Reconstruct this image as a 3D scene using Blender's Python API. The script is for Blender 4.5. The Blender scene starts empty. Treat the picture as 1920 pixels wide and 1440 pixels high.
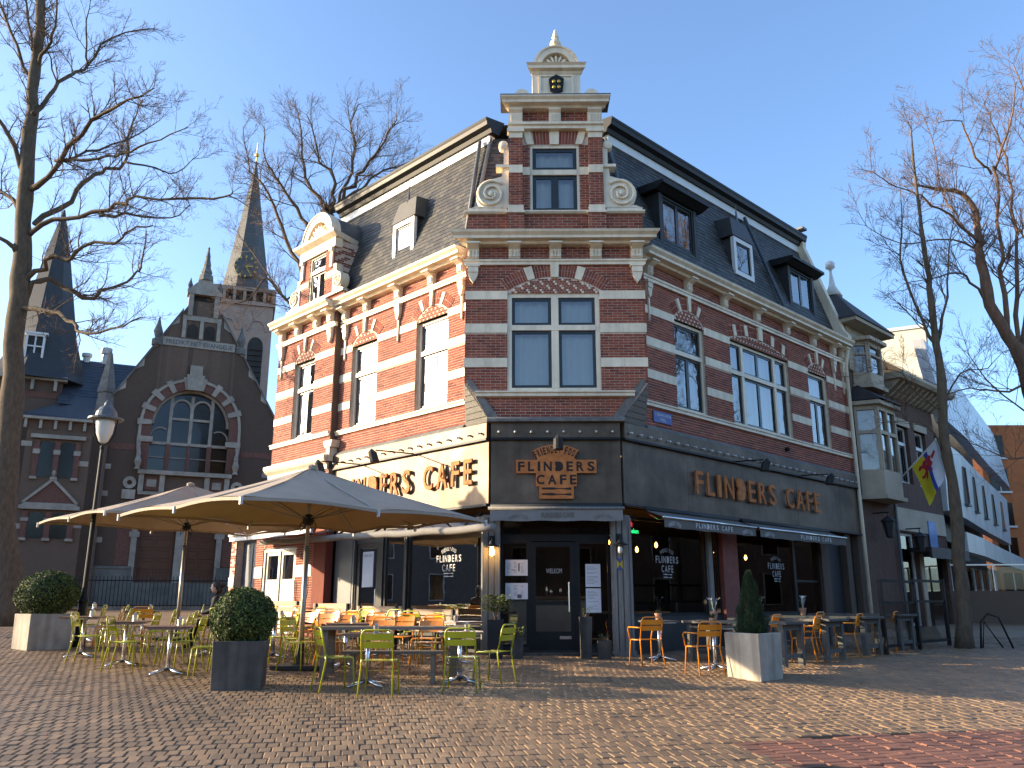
import bpy, math, random
import numpy as np
from mathutils import Vector, Matrix

random.seed(11)
rng = np.random.default_rng(5)
scene = bpy.context.scene
R_ = math.radians

# ------------------------------------------------------------------ camera, sky, sun, exposure
EYE = 1.62
cam_data = bpy.data.cameras.new("camera")
cam_data.sensor_width = 36.0
cam_data.lens = 36.0 * 1585.0 / 1920.0
cam_data.clip_start = 0.1
cam_data.clip_end = 3000.0
cam = bpy.data.objects.new("camera", cam_data)
scene.collection.objects.link(cam)
cam.location = (0, 0, EYE)
cam.rotation_euler = (R_(90) + math.atan(411 / 1585.0), 0, R_(0.6))
scene.camera = cam

SUN_EL, SUN_BACK = R_(13.5), R_(4.0)          # low sun from the left, a little behind the facade
world = bpy.data.worlds.new("World")
scene.world = world
world.use_nodes = True
wn = world.node_tree
bg = wn.nodes["Background"]
sky = wn.nodes.new("ShaderNodeTexSky")
sky.sky_type = 'NISHITA'
sky.sun_disc = False
sky.sun_elevation = SUN_EL
sky.sun_rotation = -(R_(90) - SUN_BACK)
sky.air_density = 0.8
sky.dust_density = 1.5
sky.ozone_density = 2.8
wn.links.new(sky.outputs[0], bg.inputs[0])
bg.inputs[1].default_value = 0.15

sun_data = bpy.data.lights.new("sun", 'SUN')
sun_data.energy = 3.8
sun_data.angle = R_(0.55)
sun_data.color = (1.0, 0.79, 0.52)
sun = bpy.data.objects.new("sun", sun_data)
scene.collection.objects.link(sun)
to_sun = Vector((-math.cos(SUN_BACK) * math.cos(SUN_EL), math.sin(SUN_BACK) * math.cos(SUN_EL), math.sin(SUN_EL)))
sun.rotation_euler = to_sun.to_track_quat('Z', 'Y').to_euler()
sun.location = (-40, 10, 30)

vs = scene.view_settings
vs.view_transform = 'Standard'
vs.look = 'None'
vs.exposure = 1.72
vs.gamma = 1.0
vs.use_curve_mapping = False
cy = scene.cycles
cy.use_denoising = True
try:
    cy.denoiser = 'OPENIMAGEDENOISE'
except Exception:
    pass
cy.max_bounces = 7
cy.diffuse_bounces = 3
cy.glossy_bounces = 3
cy.transmission_bounces = 4
cy.transparent_max_bounces = 12
cy.caustics_reflective = False
cy.caustics_refractive = False
cy.sample_clamp_indirect = 6.0
scene.render.film_transparent = False

# ------------------------------------------------------------------ helpers
q = math.sqrt(0.5)
GA, GB = -0.009, 0.034
def gz(x, y):
    """height of the gently rising square"""
    return GA * x + GB * min(y, 48.0) if y > 0 else GA * x + GB * y

class Fr:
    """a frame on a wall: s along it, d out of it, z up"""
    def __init__(self, o, u, n):
        self.o = Vector(o); self.u = Vector(u).normalized(); self.n = Vector(n).normalized()
    def __call__(self, s, d, z):
        p = self.o + self.u * s + self.n * d
        return (p.x, p.y, p.z + z)

LOC = Fr((0, 0, 0), (1, 0, 0), (0, 1, 0))
FL = Fr((-0.649, 17.9, 0), (-q, q, 0), (-q, -q, 0))
FR = Fr((2.139, 17.9, 0), (q, q, 0), (q, -q, 0))
FC = Fr((0, 17.78, 0), (1, 0, 0), (0, -1, 0))
FG = Fr((0, 17.9, 0), (1, 0, 0), (0, -1, 0))

class MB:
    def __init__(self):
        self.v = []; self.f = []
    def add(self, vs, fs):
        b = len(self.v)
        self.v.extend(vs)
        self.f.extend([tuple(i + b for i in f) for f in fs])
        return self
    def box(self, F, s0, s1, d0, d1, z0, z1):
        vs = [F(s, d, z) for z in (z0, z1) for d in (d0, d1) for s in (s0, s1)]
        return self.add(vs, [(0, 1, 3, 2), (4, 6, 7, 5), (0, 4, 5, 1), (2, 3, 7, 6), (0, 2, 6, 4), (1, 5, 7, 3)])
    def prism(self, F, pts, d0, d1):
        """polygon in (s,z) pulled from d0 to d1"""
        n = len(pts)
        vs = [F(s, d0, z) for s, z in pts] + [F(s, d1, z) for s, z in pts]
        fs = [tuple(range(n)), tuple(range(2 * n - 1, n - 1, -1))]
        fs += [(i, n + i, n + (i + 1) % n, (i + 1) % n) for i in range(n)]
        return self.add(vs, fs)
    def mould(self, F, prof, s0, s1, k0=0.0, k1=0.0):
        """profile in (d,z) run along s; k mitres the ends by k*d"""
        n = len(prof)
        vs = [F(s0 - k0 * d, d, z) for d, z in prof] + [F(s1 + k1 * d, d, z) for d, z in prof]
        fs = [tuple(range(n)), tuple(range(2 * n - 1, n - 1, -1))]
        fs += [(i, n + i, n + (i + 1) % n, (i + 1) % n) for i in range(n)]
        return self.add(vs, fs)
    def quad(self, a, b, c, d):
        return self.add([a, b, c, d], [(0, 1, 2, 3)])
    def plan(self, pts, z0, z1):
        n = len(pts)
        vs = [(x, y, z0) for x, y in pts] + [(x, y, z1) for x, y in pts]
        fs = [tuple(range(n)), tuple(range(2 * n - 1, n - 1, -1))]
        fs += [(i, n + i, n + (i + 1) % n, (i + 1) % n) for i in range(n)]
        return self.add(vs, fs)
    def tube(self, pts, r, n=6, cap=True):
        pts = [Vector(p) for p in pts]
        m = len(pts)
        rs = r if isinstance(r, (list, tuple)) else [r] * m
        b = len(self.v)
        prev = None
        for i, p in enumerate(pts):
            t = pts[min(i + 1, m - 1)] - pts[max(i - 1, 0)]
            if t.length < 1e-9:
                t = Vector((0, 0, 1))
            t.normalize()
            if prev is None:
                a = t.orthogonal().normalized()
            else:
                a = prev - t * prev.dot(t)
                if a.length < 1e-6:
                    a = t.orthogonal()
                a.normalize()
            prev = a
            c = t.cross(a)
            for k in range(n):
                an = 2 * math.pi * k / n
                w = p + (a * math.cos(an) + c * math.sin(an)) * rs[i]
                self.v.append((w.x, w.y, w.z))
        for i in range(m - 1):
            for k in range(n):
                k2 = (k + 1) % n
                self.f.append((b + i * n + k, b + i * n + k2, b + (i + 1) * n + k2, b + (i + 1) * n + k))
        if cap:
            self.f.append(tuple(b + k for k in range(n - 1, -1, -1)))
            self.f.append(tuple(b + (m - 1) * n + k for k in range(n)))
        return self
    def lathe(self, F, prof, n=12, a0=0.0, a1=2 * math.pi):
        """(r,z) profile turned about the frame's origin; F maps (x,y,z)"""
        b = len(self.v)
        m = len(prof)
        full = abs(a1 - a0 - 2 * math.pi) < 1e-6
        k = n if full else n + 1
        for r, z in prof:
            for i in range(k):
                an = a0 + (a1 - a0) * i / n
                self.v.append(F(r * math.cos(an), r * math.sin(an), z))
        for j in range(m - 1):
            for i in range(n):
                i2 = (i + 1) % k
                self.f.append((b + j * k + i, b + j * k + i2, b + (j + 1) * k + i2, b + (j + 1) * k + i))
        if full:
            self.f.append(tuple(b + i for i in range(k - 1, -1, -1)))
            self.f.append(tuple(b + (m - 1) * k + i for i in range(k)))
        return self
    def ball(self, F, c, r, nu=10, nv=6, sx=1, sy=1, sz=1):
        prof = [(max(1e-4, r * math.sin(math.pi * j / nv)), -r * math.cos(math.pi * j / nv)) for j in range(nv + 1)]
        return self.lathe(lambda x, y, z: F(c[0] + x * sx, c[1] + y * sy, c[2] + z * sz), prof, nu)
    def mesh(self, name, smooth=False):
        me = bpy.data.meshes.new(name)
        me.from_pydata([tuple(v) for v in self.v], [], self.f)
        if smooth:
            me.polygons.foreach_set("use_smooth", [True] * len(me.polygons))
        me.update()
        return me

def at(x, y, z=None):
    z = gz(x, y) if z is None else z
    return lambda a, b, c: (x + a, y + b, z + c)

def tag(o, label=None, cat=None, group=None, kind=None):
    if label: o["label"] = label
    if cat: o["category"] = cat
    if group: o["group"] = group
    if kind: o["kind"] = kind
    return o

def link(o, parent=None):
    scene.collection.objects.link(o)
    if parent is not None:
        o.parent = parent
        o.matrix_parent_inverse = Matrix.Translation(-parent.location) if parent.type == 'EMPTY' else Matrix()
    return o

def obj(name, mb, mat, parent=None, smooth=False, kind=None):
    me = mb.mesh(name, smooth) if isinstance(mb, MB) else mb
    if mat is not None and len(me.materials) == 0:
        me.materials.append(mat)
    o = bpy.data.objects.new(name, me)
    link(o, parent)
    if kind: o["kind"] = kind
    return o

def root(name, loc, label, cat, group=None):
    e = bpy.data.objects.new(name, None)
    e.empty_display_size = 0.2
    e.location = loc
    scene.collection.objects.link(e)
    return tag(e, label, cat, group)

def kids(o):
    return [c for c in bpy.data.objects if c.parent == o]

def dup(src, loc, rz=0.0, label=None, tree=None):
    """copy of a thing and of its parts"""
    tree = tree or src_tree(src)
    r = src.copy(); scene.collection.objects.link(r)
    r.location = loc; r.rotation_euler = (0, 0, rz)
    if label: r["label"] = label
    for c, subs in tree:
        cc = c.copy(); scene.collection.objects.link(cc); cc.parent = r
        for g in subs:
            gg = g.copy(); scene.collection.objects.link(gg); gg.parent = cc
    return r

def src_tree(src):
    return [(c, list(c.children)) for c in src.children]

# ------------------------------------------------------------------ materials
def mat(name, col, rough=0.7, metal=0.0, var=0.18, scale=3.0, bump=0.0, bscale=60.0, island=0.0, spec=0.5,
        cols=None, detail=4.0, emit=0.0, stain=0.0, stretch=None, coat=0.0, streak=0.0):
    m = bpy.data.materials.new(name)
    m.use_nodes = True
    nt = m.node_tree
    N = nt.nodes; Lk = nt.links
    b = N["Principled BSDF"]
    b.inputs["Roughness"].default_value = rough
    b.inputs["Metallic"].default_value = metal
    b.inputs["Specular IOR Level"].default_value = spec
    if coat:
        b.inputs["Coat Weight"].default_value = coat
    tc = N.new("ShaderNodeTexCoord")
    vec = tc.outputs["Object"]
    if stretch:
        mp = N.new("ShaderNodeMapping")
        mp.inputs["Scale"].default_value = stretch
        Lk.new(vec, mp.inputs[0]); vec = mp.outputs[0]
    nz = N.new("ShaderNodeTexNoise")
    nz.inputs["Scale"].default_value = scale
    nz.inputs["Detail"].default_value = detail
    nz.inputs["Roughness"].default_value = 0.62
    Lk.new(vec, nz.inputs["Vector"])
    fac = nz.outputs["Fac"]
    if island:
        ge = N.new("ShaderNodeNewGeometry")
        oi = N.new("ShaderNodeObjectInfo")
        ad = N.new("ShaderNodeMath"); ad.operation = 'ADD'
        Lk.new(ge.outputs["Random Per Island"], ad.inputs[0]); Lk.new(oi.outputs["Random"], ad.inputs[1])
        fr = N.new("ShaderNodeMath"); fr.operation = 'FRACT'
        Lk.new(ad.outputs[0], fr.inputs[0])
        mx = N.new("ShaderNodeMix"); mx.data_type = 'FLOAT'
        mx.inputs[0].default_value = island
        Lk.new(fac, mx.inputs[2]); Lk.new(fr.outputs[0], mx.inputs[3])
        fac = mx.outputs[0]
    rp = N.new("ShaderNodeValToRGB")
    Lk.new(fac, rp.inputs[0])
    if cols is None:
        lo = [max(0, c * (1 - var)) for c in col]; hi = [min(1, c * (1 + var)) for c in col]
        cols = [(0.28, lo), (0.72, hi)]
    el = rp.color_ramp.elements
    el[0].position = cols[0][0]; el[0].color = (*cols[0][1], 1)
    el[1].position = cols[-1][0]; el[1].color = (*cols[-1][1], 1)
    for p, c in cols[1:-1]:
        e = el.new(p); e.color = (*c, 1)
    out = rp.outputs[0]
    if stain:
        n2 = N.new("ShaderNodeTexNoise")
        n2.inputs["Scale"].default_value = 0.9
        n2.inputs["Detail"].default_value = 6.0
        Lk.new(tc.outputs["Object"], n2.inputs["Vector"])
        r2 = N.new("ShaderNodeValToRGB")
        r2.color_ramp.elements[0].position = 0.35; r2.color_ramp.elements[0].color = (1 - stain, 1 - stain, 1 - stain, 1)
        r2.color_ramp.elements[1].position = 0.62; r2.color_ramp.elements[1].color = (1, 1, 1, 1)
        Lk.new(n2.outputs["Fac"], r2.inputs[0])
        mm = N.new("ShaderNodeMix"); mm.data_type = 'RGBA'; mm.blend_type = 'MULTIPLY'
        mm.inputs[0].default_value = 1.0
        Lk.new(out, mm.inputs[6]); Lk.new(r2.outputs[0], mm.inputs[7])
        out = mm.outputs[2]
    if streak:
        # runs of dirt down the face
        mp2 = N.new("ShaderNodeMapping"); mp2.inputs["Scale"].default_value = (7, 7, 0.35)
        Lk.new(tc.outputs["Object"], mp2.inputs[0])
        n4 = N.new("ShaderNodeTexNoise"); n4.inputs["Scale"].default_value = 1.0; n4.inputs["Detail"].default_value = 5.0
        Lk.new(mp2.outputs[0], n4.inputs["Vector"])
        r4 = N.new("ShaderNodeValToRGB")
        r4.color_ramp.elements[0].position = 0.36; r4.color_ramp.elements[0].color = (1 - streak, 1 - streak, 1 - streak, 1)
        r4.color_ramp.elements[1].position = 0.58; r4.color_ramp.elements[1].color = (1, 1, 1, 1)
        Lk.new(n4.outputs["Fac"], r4.inputs[0])
        m4 = N.new("ShaderNodeMix"); m4.data_type = 'RGBA'; m4.blend_type = 'MULTIPLY'; m4.inputs[0].default_value = 1.0
        Lk.new(out, m4.inputs[6]); Lk.new(r4.outputs[0], m4.inputs[7])
        out = m4.outputs[2]
    Lk.new(out, b.inputs["Base Color"])
    if emit:
        Lk.new(out, b.inputs["Emission Color"])
        b.inputs["Emission Strength"].default_value = emit
    if bump:
        n3 = N.new("ShaderNodeTexNoise")
        n3.inputs["Scale"].default_value = bscale
        n3.inputs["Detail"].default_value = 3.0
        Lk.new(vec, n3.inputs["Vector"])
        bp = N.new("ShaderNodeBump")
        bp.inputs["Strength"].default_value = bump
        bp.inputs["Distance"].default_value = 0.02
        Lk.new(n3.outputs["Fac"], bp.inputs["Height"])
        Lk.new(bp.outputs[0], b.inputs["Normal"])
    return m

def glass_mat(name, tint=(0.9, 0.95, 0.95), refl=1.0, rough=0.0, boost=0.0, wob=0.0):
    """window pane: clear, mirroring more at a slant"""
    m = bpy.data.materials.new(name)
    m.use_nodes = True
    nt = m.node_tree; N = nt.nodes; Lk = nt.links
    N.remove(N["Principled BSDF"])
    o = N["Material Output"]
    tr = N.new("ShaderNodeBsdfTransparent"); tr.inputs[0].default_value = (*tint, 1)
    gl = N.new("ShaderNodeBsdfGlossy"); gl.inputs["Roughness"].default_value = rough
    gl.inputs["Color"].default_value = (refl, refl, refl, 1)
    fr = N.new("ShaderNodeFresnel"); fr.inputs[0].default_value = 1.55
    ad = N.new("ShaderNodeMath"); ad.operation = 'ADD'; ad.use_clamp = True
    ad.inputs[1].default_value = boost
    Lk.new(fr.outputs[0], ad.inputs[0])
    if wob:
        tc = N.new("ShaderNodeTexCoord")
        nz = N.new("ShaderNodeTexNoise"); nz.inputs["Scale"].default_value = 1.6
        Lk.new(tc.outputs["Object"], nz.inputs["Vector"])
        bp = N.new("ShaderNodeBump"); bp.inputs["Strength"].default_value = wob; bp.inputs["Distance"].default_value = 0.05
        Lk.new(nz.outputs["Fac"], bp.inputs["Height"])
        Lk.new(bp.outputs[0], gl.inputs["Normal"])
    mx = N.new("ShaderNodeMixShader")
    Lk.new(ad.outputs[0], mx.inputs[0]); Lk.new(tr.outputs[0], mx.inputs[1]); Lk.new(gl.outputs[0], mx.inputs[2])
    Lk.new(mx.outputs[0], o.inputs[0])
    return m

def emit_mat(name, col, k):
    m = bpy.data.materials.new(name)
    m.use_nodes = True
    b = m.node_tree.nodes["Principled BSDF"]
    b.inputs["Base Color"].default_value = (*col, 1)
    b.inputs["Emission Color"].default_value = (*col, 1)
    b.inputs["Emission Strength"].default_value = k
    return m

BR = [(0.0, (0.125, 0.030, 0.018)), (0.3, (0.225, 0.050, 0.027)), (0.65, (0.300, 0.072, 0.036)), (1.0, (0.39, 0.105, 0.050))]
m_brick = mat("red_brick", None, 0.85, cols=BR, island=0.7, scale=9, bump=0.25, bscale=90, stain=0.2, streak=0.12)
m_brick_dark = mat("dark_brown_brick", None, 0.9, cols=[(0.2, (0.090, 0.060, 0.042)), (0.8, (0.150, 0.100, 0.070))], island=0.6, scale=6, bump=0.2)  # dark brown brick, tone varied at random
m_mortar = mat("pale_mortar", (0.58, 0.46, 0.36), 0.95, var=0.2, scale=8)
m_mortar_dark = mat("grey_mortar", (0.12, 0.10, 0.09), 0.95, var=0.2, scale=8)
m_stone = mat("cream_stone", (0.86, 0.73, 0.53), 0.75, var=0.09, scale=5, bump=0.12, bscale=40, stain=0.18, streak=0.14)
m_stone_dark = mat("weathered_stone", (0.17, 0.16, 0.145), 0.85, var=0.3, scale=6, bump=0.3, bscale=30, stain=0.3)
m_cream = mat("cream_paint", (0.84, 0.71, 0.52), 0.5, var=0.06, scale=4, stain=0.16, streak=0.14)
m_white = mat("white_paint", (0.70, 0.69, 0.65), 0.45, var=0.05, scale=4, stain=0.08)
m_sash = mat("dark_green_paint", (0.012, 0.016, 0.018), 0.35, var=0.2, scale=6)
m_slate = mat("roof_slate", None, 0.55, cols=[(0.1, (0.024, 0.024, 0.024)), (0.5, (0.048, 0.046, 0.042)), (0.9, (0.098, 0.088, 0.070))], island=0.6, scale=2.2, bump=0.2, bscale=50)
m_slate_blue = mat("blue_slate", None, 0.5, cols=[(0.1, (0.030, 0.036, 0.046)), (0.9, (0.065, 0.075, 0.092))], island=0.4, scale=3)
m_lead = mat("lead", (0.10, 0.11, 0.12), 0.5, metal=0.3, var=0.25, scale=4)
m_black = mat("black_paint", (0.012, 0.012, 0.012), 0.5, var=0.25, scale=5, spec=0.25)
m_char = mat("charcoal_paint", (0.028, 0.028, 0.028), 0.55, var=0.2, scale=4, spec=0.3)
m_zinc = mat("patinated_steel", None, 0.5, metal=0.45, cols=[(0.28, (0.062, 0.044, 0.030)), (0.45, (0.108, 0.077, 0.052)), (0.58, (0.150, 0.108, 0.074)), (0.75, (0.21, 0.16, 0.118))], scale=0.9, detail=4, bump=0.05, bscale=3, streak=0.16, spec=0.3)
m_rust = mat("rusted_steel", None, 0.8, cols=[(0.25, (0.32, 0.090, 0.022)), (0.55, (0.50, 0.165, 0.040)), (0.8, (0.62, 0.24, 0.065))], scale=7, detail=7, bump=0.2, bscale=60)
m_rust_side = mat("dark_rust", (0.02, 0.012, 0.009), 0.8, var=0.3, scale=7)
m_post = mat("weathered_wood", (0.20, 0.185, 0.16), 0.8, var=0.25, scale=5, stretch=(6, 6, 0.6), bump=0.2, bscale=20)
m_wood = mat("grey_timber", None, 0.75, cols=[(0.25, (0.12, 0.092, 0.066)), (0.75, (0.24, 0.19, 0.14))], scale=6, stretch=(1, 8, 8), bump=0.15, bscale=30, island=0.3)
m_plank = mat("teak_slat", None, 0.6, cols=[(0.25, (0.24, 0.145, 0.085)), (0.75, (0.40, 0.27, 0.17))], scale=5, stretch=(1, 9, 9), island=0.3)
m_trestle = mat("dark_trestle_wood", None, 0.7, cols=[(0.25, (0.055, 0.052, 0.045)), (0.75, (0.12, 0.115, 0.10))], scale=6, stretch=(1, 7, 7), bump=0.15, bscale=30)
m_tabletop = mat("brown_table_top", None, 0.45, cols=[(0.25, (0.14, 0.075, 0.045)), (0.75, (0.23, 0.13, 0.08))], scale=5, stretch=(1, 8, 1))
m_alu = mat("brushed_aluminium", (0.62, 0.62, 0.62), 0.25, metal=1.0, var=0.08, scale=10)
m_green = mat("green_lacquer", (0.40, 0.40, 0.022), 0.25, var=0.08, scale=5, coat=0.3)
m_orange = mat("orange_lacquer", (0.72, 0.24, 0.010), 0.28, var=0.08, scale=5, coat=0.3)
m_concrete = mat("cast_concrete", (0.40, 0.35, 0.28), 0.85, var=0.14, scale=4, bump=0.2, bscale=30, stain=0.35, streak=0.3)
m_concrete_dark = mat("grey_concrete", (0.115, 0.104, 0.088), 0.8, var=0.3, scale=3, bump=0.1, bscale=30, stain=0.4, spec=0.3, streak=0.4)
m_soil = mat("potting_soil", (0.03, 0.022, 0.016), 0.95, var=0.4, scale=20)
m_terra = mat("terracotta", (0.36, 0.19, 0.115), 0.8, var=0.15, scale=8)
m_canvas = mat("taupe_canvas", (0.40, 0.32, 0.24), 0.9, var=0.08, scale=1.5, bump=0.12, bscale=5, stain=0.15)
m_awning = mat("taupe_awning", (0.135, 0.118, 0.10), 0.9, var=0.1, scale=2)
m_awning_light = mat("faded_awning", (0.20, 0.19, 0.175), 0.9, var=0.12, scale=3)
m_print = mat("white_print", (0.62, 0.60, 0.56), 0.8, var=0.1, scale=10)
m_print_dim = mat("window_print", (0.42, 0.42, 0.41), 0.7, var=0.1, scale=10)
m_paper = mat("menu_paper", (0.66, 0.67, 0.70), 0.8, var=0.04, scale=4)
m_ink = mat("menu_ink", (0.12, 0.12, 0.13), 0.8, var=0.3, scale=30)
m_blind = mat("pale_roller_blind", (0.62, 0.58, 0.50), 0.9, var=0.06, scale=2)
m_curtain = mat("net_curtain", (0.52, 0.50, 0.46), 0.9, var=0.1, scale=2, stretch=(14, 14, 0.3))
_nt = m_curtain.node_tree
_mx = _nt.nodes.new("ShaderNodeMixShader"); _mx.inputs[0].default_value = 0.5
_tr = _nt.nodes.new("ShaderNodeBsdfTransparent")
_nt.links.new(_tr.outputs[0], _mx.inputs[2]); _nt.links.new(_nt.nodes["Principled BSDF"].outputs[0], _mx.inputs[1])
_nt.links.new(_mx.outputs[0], _nt.nodes["Material Output"].inputs[0])
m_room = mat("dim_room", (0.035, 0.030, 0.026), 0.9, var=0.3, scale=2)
m_room_wood = mat("counter_wood", (0.16, 0.10, 0.06), 0.6, var=0.2, scale=3)
m_glass = glass_mat("window_glass", (0.86, 0.9, 0.9), 1.0, boost=0.10, wob=0.05)
m_glass_shop = glass_mat("shop_glass", (0.62, 0.66, 0.66), 1.0, boost=0.02, wob=0.01)
m_glass_church = glass_mat("leaded_glass", (0.10, 0.11, 0.12), 0.45, rough=0.15, boost=0.02, wob=0.05)
m_bulb = emit_mat("glowing_filament", (1.0, 0.36, 0.06), 9.0)
m_lampwarm = emit_mat("lamp_glow", (1.0, 0.55, 0.15), 14.0)
m_neon_g = emit_mat("green_neon", (0.02, 0.8, 0.2), 1.1)
m_neon_r = emit_mat("red_neon", (0.8, 0.02, 0.03), 0.6)
m_blue_sign = mat("blue_enamel", (0.012, 0.030, 0.22), 0.3, var=0.05, scale=4)
m_bark = mat("lime_bark", None, 0.95, cols=[(0.25, (0.055, 0.042, 0.029)), (0.6, (0.125, 0.090, 0.056)), (0.85, (0.145, 0.125, 0.066))], scale=4, bump=0.6, bscale=25, stretch=(3, 3, 1))
m_bark_red = mat("warm_bark", None, 0.95, cols=[(0.25, (0.10, 0.060, 0.038)), (0.85, (0.24, 0.14, 0.085))], scale=4, bump=0.5, bscale=25, stretch=(3, 3, 1))
m_twig = mat("twig_bark", (0.13, 0.082, 0.055), 0.95, var=0.25, scale=3)
m_leaf = mat("box_leaf", None, 0.6, cols=[(0.05, (0.05, 0.035, 0.015)), (0.15, (0.020, 0.038, 0.010)), (0.5, (0.070, 0.105, 0.020)), (0.95, (0.17, 0.20, 0.045))], island=0.9, scale=4, spec=0.3)
m_leaf_dark = mat("conifer_leaf", None, 0.6, cols=[(0.1, (0.012, 0.030, 0.012)), (0.9, (0.05, 0.085, 0.03))], island=0.9, scale=4)
m_leaf_olive = mat("olive_leaf", None, 0.5, cols=[(0.1, (0.03, 0.06, 0.015)), (0.9, (0.15, 0.19, 0.06))], island=0.9, scale=4)
m_petal = mat("white_petal", (0.75, 0.75, 0.74), 0.6, var=0.05)

GLY = {}
def glyph(s, bold):
    """outline of a word in the built-in typeface"""
    k = (s, bold)
    if k not in GLY:
        cu = bpy.data.curves.new("word", 'FONT')
        cu.body = s; cu.size = 1.0; cu.offset = bold; cu.resolution_u = 3
        o = bpy.data.objects.new("word", cu); scene.collection.objects.link(o)
        dg = bpy.context.evaluated_depsgraph_get(); dg.update()
        me = bpy.data.meshes.new_from_object(o.evaluated_get(dg))
        bpy.data.objects.remove(o); bpy.data.curves.remove(cu)
        co = np.empty(len(me.vertices) * 3); me.vertices.foreach_get("co", co)
        GLY[k] = (co.reshape(-1, 3), [list(p.vertices) for p in me.polygons])
        bpy.data.meshes.remove(me)
    return GLY[k]
for _b in (0.0, 0.01, 0.012, 0.02, 0.028, 0.03):
    for _c in "FRIENDLYOSCA":
        glyph(_c, _b)

# ------------------------------------------------------------------ ground
m_joint = mat("joint_sand", None, 0.95, cols=[(0.3, (0.045, 0.036, 0.030)), (0.55, (0.075, 0.060, 0.048)), (0.72, (0.062, 0.075, 0.022))], scale=0.8, detail=8)
PV = [(0.0, (0.122, 0.083, 0.050)), (0.35, (0.205, 0.134, 0.076)), (0.7, (0.275, 0.174, 0.094)), (1.0, (0.36, 0.205, 0.105))]
m_paver = mat("brown_clinker", None, 0.62, cols=PV, island=0.5, scale=1.3, detail=5, bump=0.2, bscale=120, stain=0.22)
m_paver_red = mat("red_clinker", None, 0.7, cols=[(0.0, (0.155, 0.066, 0.040)), (1.0, (0.29, 0.125, 0.072))], island=0.5, scale=2, bump=0.2, bscale=120, stain=0.2)

def ground_sheet():
    xs = [-400, -150, -60, -30, -20, -10, -5, 0, 5, 10, 20, 30, 60, 150, 400]
    ys = [-200, -80, -30, 0, 6, 12, 18, 24, 32, 40, 48, 60, 120, 300, 900]
    m = MB()
    for y in ys:
        for x in xs:
            m.v.append((x, y, gz(max(-40, min(40, x)), max(-40, y)) - 0.03))
    n = len(xs)
    for j in range(len(ys) - 1):
        for i in range(n - 1):
            m.f.append((j * n + i, j * n + i + 1, (j + 1) * n + i + 1, (j + 1) * n + i))
    return m
g = obj("ground", ground_sheet(), m_joint)
tag(g, kind="structure")

def in_cafe(x, y):
    if y < 17.75: return False
    l = (x + 0.649) * -q + (y - 17.9) * -q
    r = (x - 2.139) * q + (y - 17.9) * -q
    return l < -0.1 and r < -0.1
def red_zone(x, y):
    # the red lane in the lower right corner of the square
    return y < 8.9 + (x - 1.57) * 0.28 and x > 2.1 + (9.0 - y) * 0.22
MAN = (2.62, 7.70)          # iron cover set in the paving
def paver_arrays():
    ang = R_(12)
    ux = np.array([math.cos(ang), math.sin(ang)]); uy = np.array([-math.sin(ang), math.cos(ang)])
    W, Ln = 0.115, 0.235
    brown, red = [], []
    for i in range(-190, 190):
        for j in range(0, 130):
            a = (i + 0.5 * (j & 1)) * W; b = 4.0 + j * Ln
            x = a * ux[0] + b * uy[0]; y = a * ux[1] + b * uy[1]
            if y < 6.2 or y > 24.5 or abs(x) > 0.66 * y + 0.4 or in_cafe(x, y):
                continue
            if red_zone(x, y):
                continue
            if math.hypot(x - MAN[0], y - MAN[1]) < 0.33:
                continue
            brown.append((x, y, ang))
    a2 = R_(100)
    vx = np.array([math.cos(a2), math.sin(a2)]); vy = np.array([-math.sin(a2), math.cos(a2)])
    for i in range(-80, 80):
        for j in range(-60, 60):
            a = (i + 0.5 * (j & 1)) * W; b = j * Ln
            x = 4.5 + a * vx[0] + b * vy[0]; y = 8.0 + a * vx[1] + b * vy[1]
            if y < 6.2 or abs(x) > 0.66 * y + 0.4 or not red_zone(x, y) or math.hypot(x - MAN[0], y - MAN[1]) < 0.33:
                continue
            red.append((x, y, a2))
    return brown, red

def paver_unit(W=0.109, Ln=0.229):
    vs = []
    for (h, z) in ((0.010, 0.0), (0.0, -0.009), (0.0, -0.045)):
        for sx, sy in ((-1, -1), (1, -1), (1, 1), (-1, 1)):
            vs.append((sx * (W / 2 - h), sy * (Ln / 2 - h), z))
    fs = [(0, 1, 2, 3)] + [(4 + k, 4 + (k + 1) % 4, (k + 1) % 4, k) for k in range(4)] + [(8 + k, 8 + (k + 1) % 4, 4 + (k + 1) % 4, 4 + k) for k in range(4)]
    return np.array(vs), fs

def lay(name, items, material, singles):
    U, fs = paver_unit()
    items = sorted(items, key=lambda p: p[1])
    near = []
    far = []
    for p in items:
        (near if len(near) < singles and abs(p[0]) < 0.60 * p[1] and p[1] > 6.9 else far).append(p)
    V = []; F = []
    tl = np.random.default_rng(3)
    for k, (x, y, a) in enumerate(far):
        c, s = math.cos(a), math.sin(a)
        P = U.copy()
        X = P[:, 0] * c - P[:, 1] * s; Y = P[:, 0] * s + P[:, 1] * c
        tx, ty = tl.normal(0, 0.022, 2)
        Z = P[:, 2] + tl.normal(0, 0.0022) + X * (GA + tx) + Y * (GB + ty) + GA * x + GB * y
        V.append(np.stack([X + x, Y + y, Z], 1))
        b = k * 12
        F.extend([tuple(b + i for i in f) for f in fs])
    V = np.concatenate(V)
    me = bpy.data.meshes.new(name)
    me.from_pydata(V.tolist(), [], F)
    me.materials.append(material)
    rest = obj(name, me, None, g, kind="stuff")
    unit = bpy.data.meshes.new("paver")
    unit.from_pydata(U.tolist(), [], fs)
    unit.materials.append(material)
    for (x, y, a) in near:
        o = bpy.data.objects.new("paver", unit)
        scene.collection.objects.link(o); o.parent = g
        o.location = (x, y, gz(x, y) + tl.normal(0, 0.002))
        o.rotation_euler = (GB + tl.normal(0, 0.02), -GA + tl.normal(0, 0.02), a)
    return rest
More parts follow.
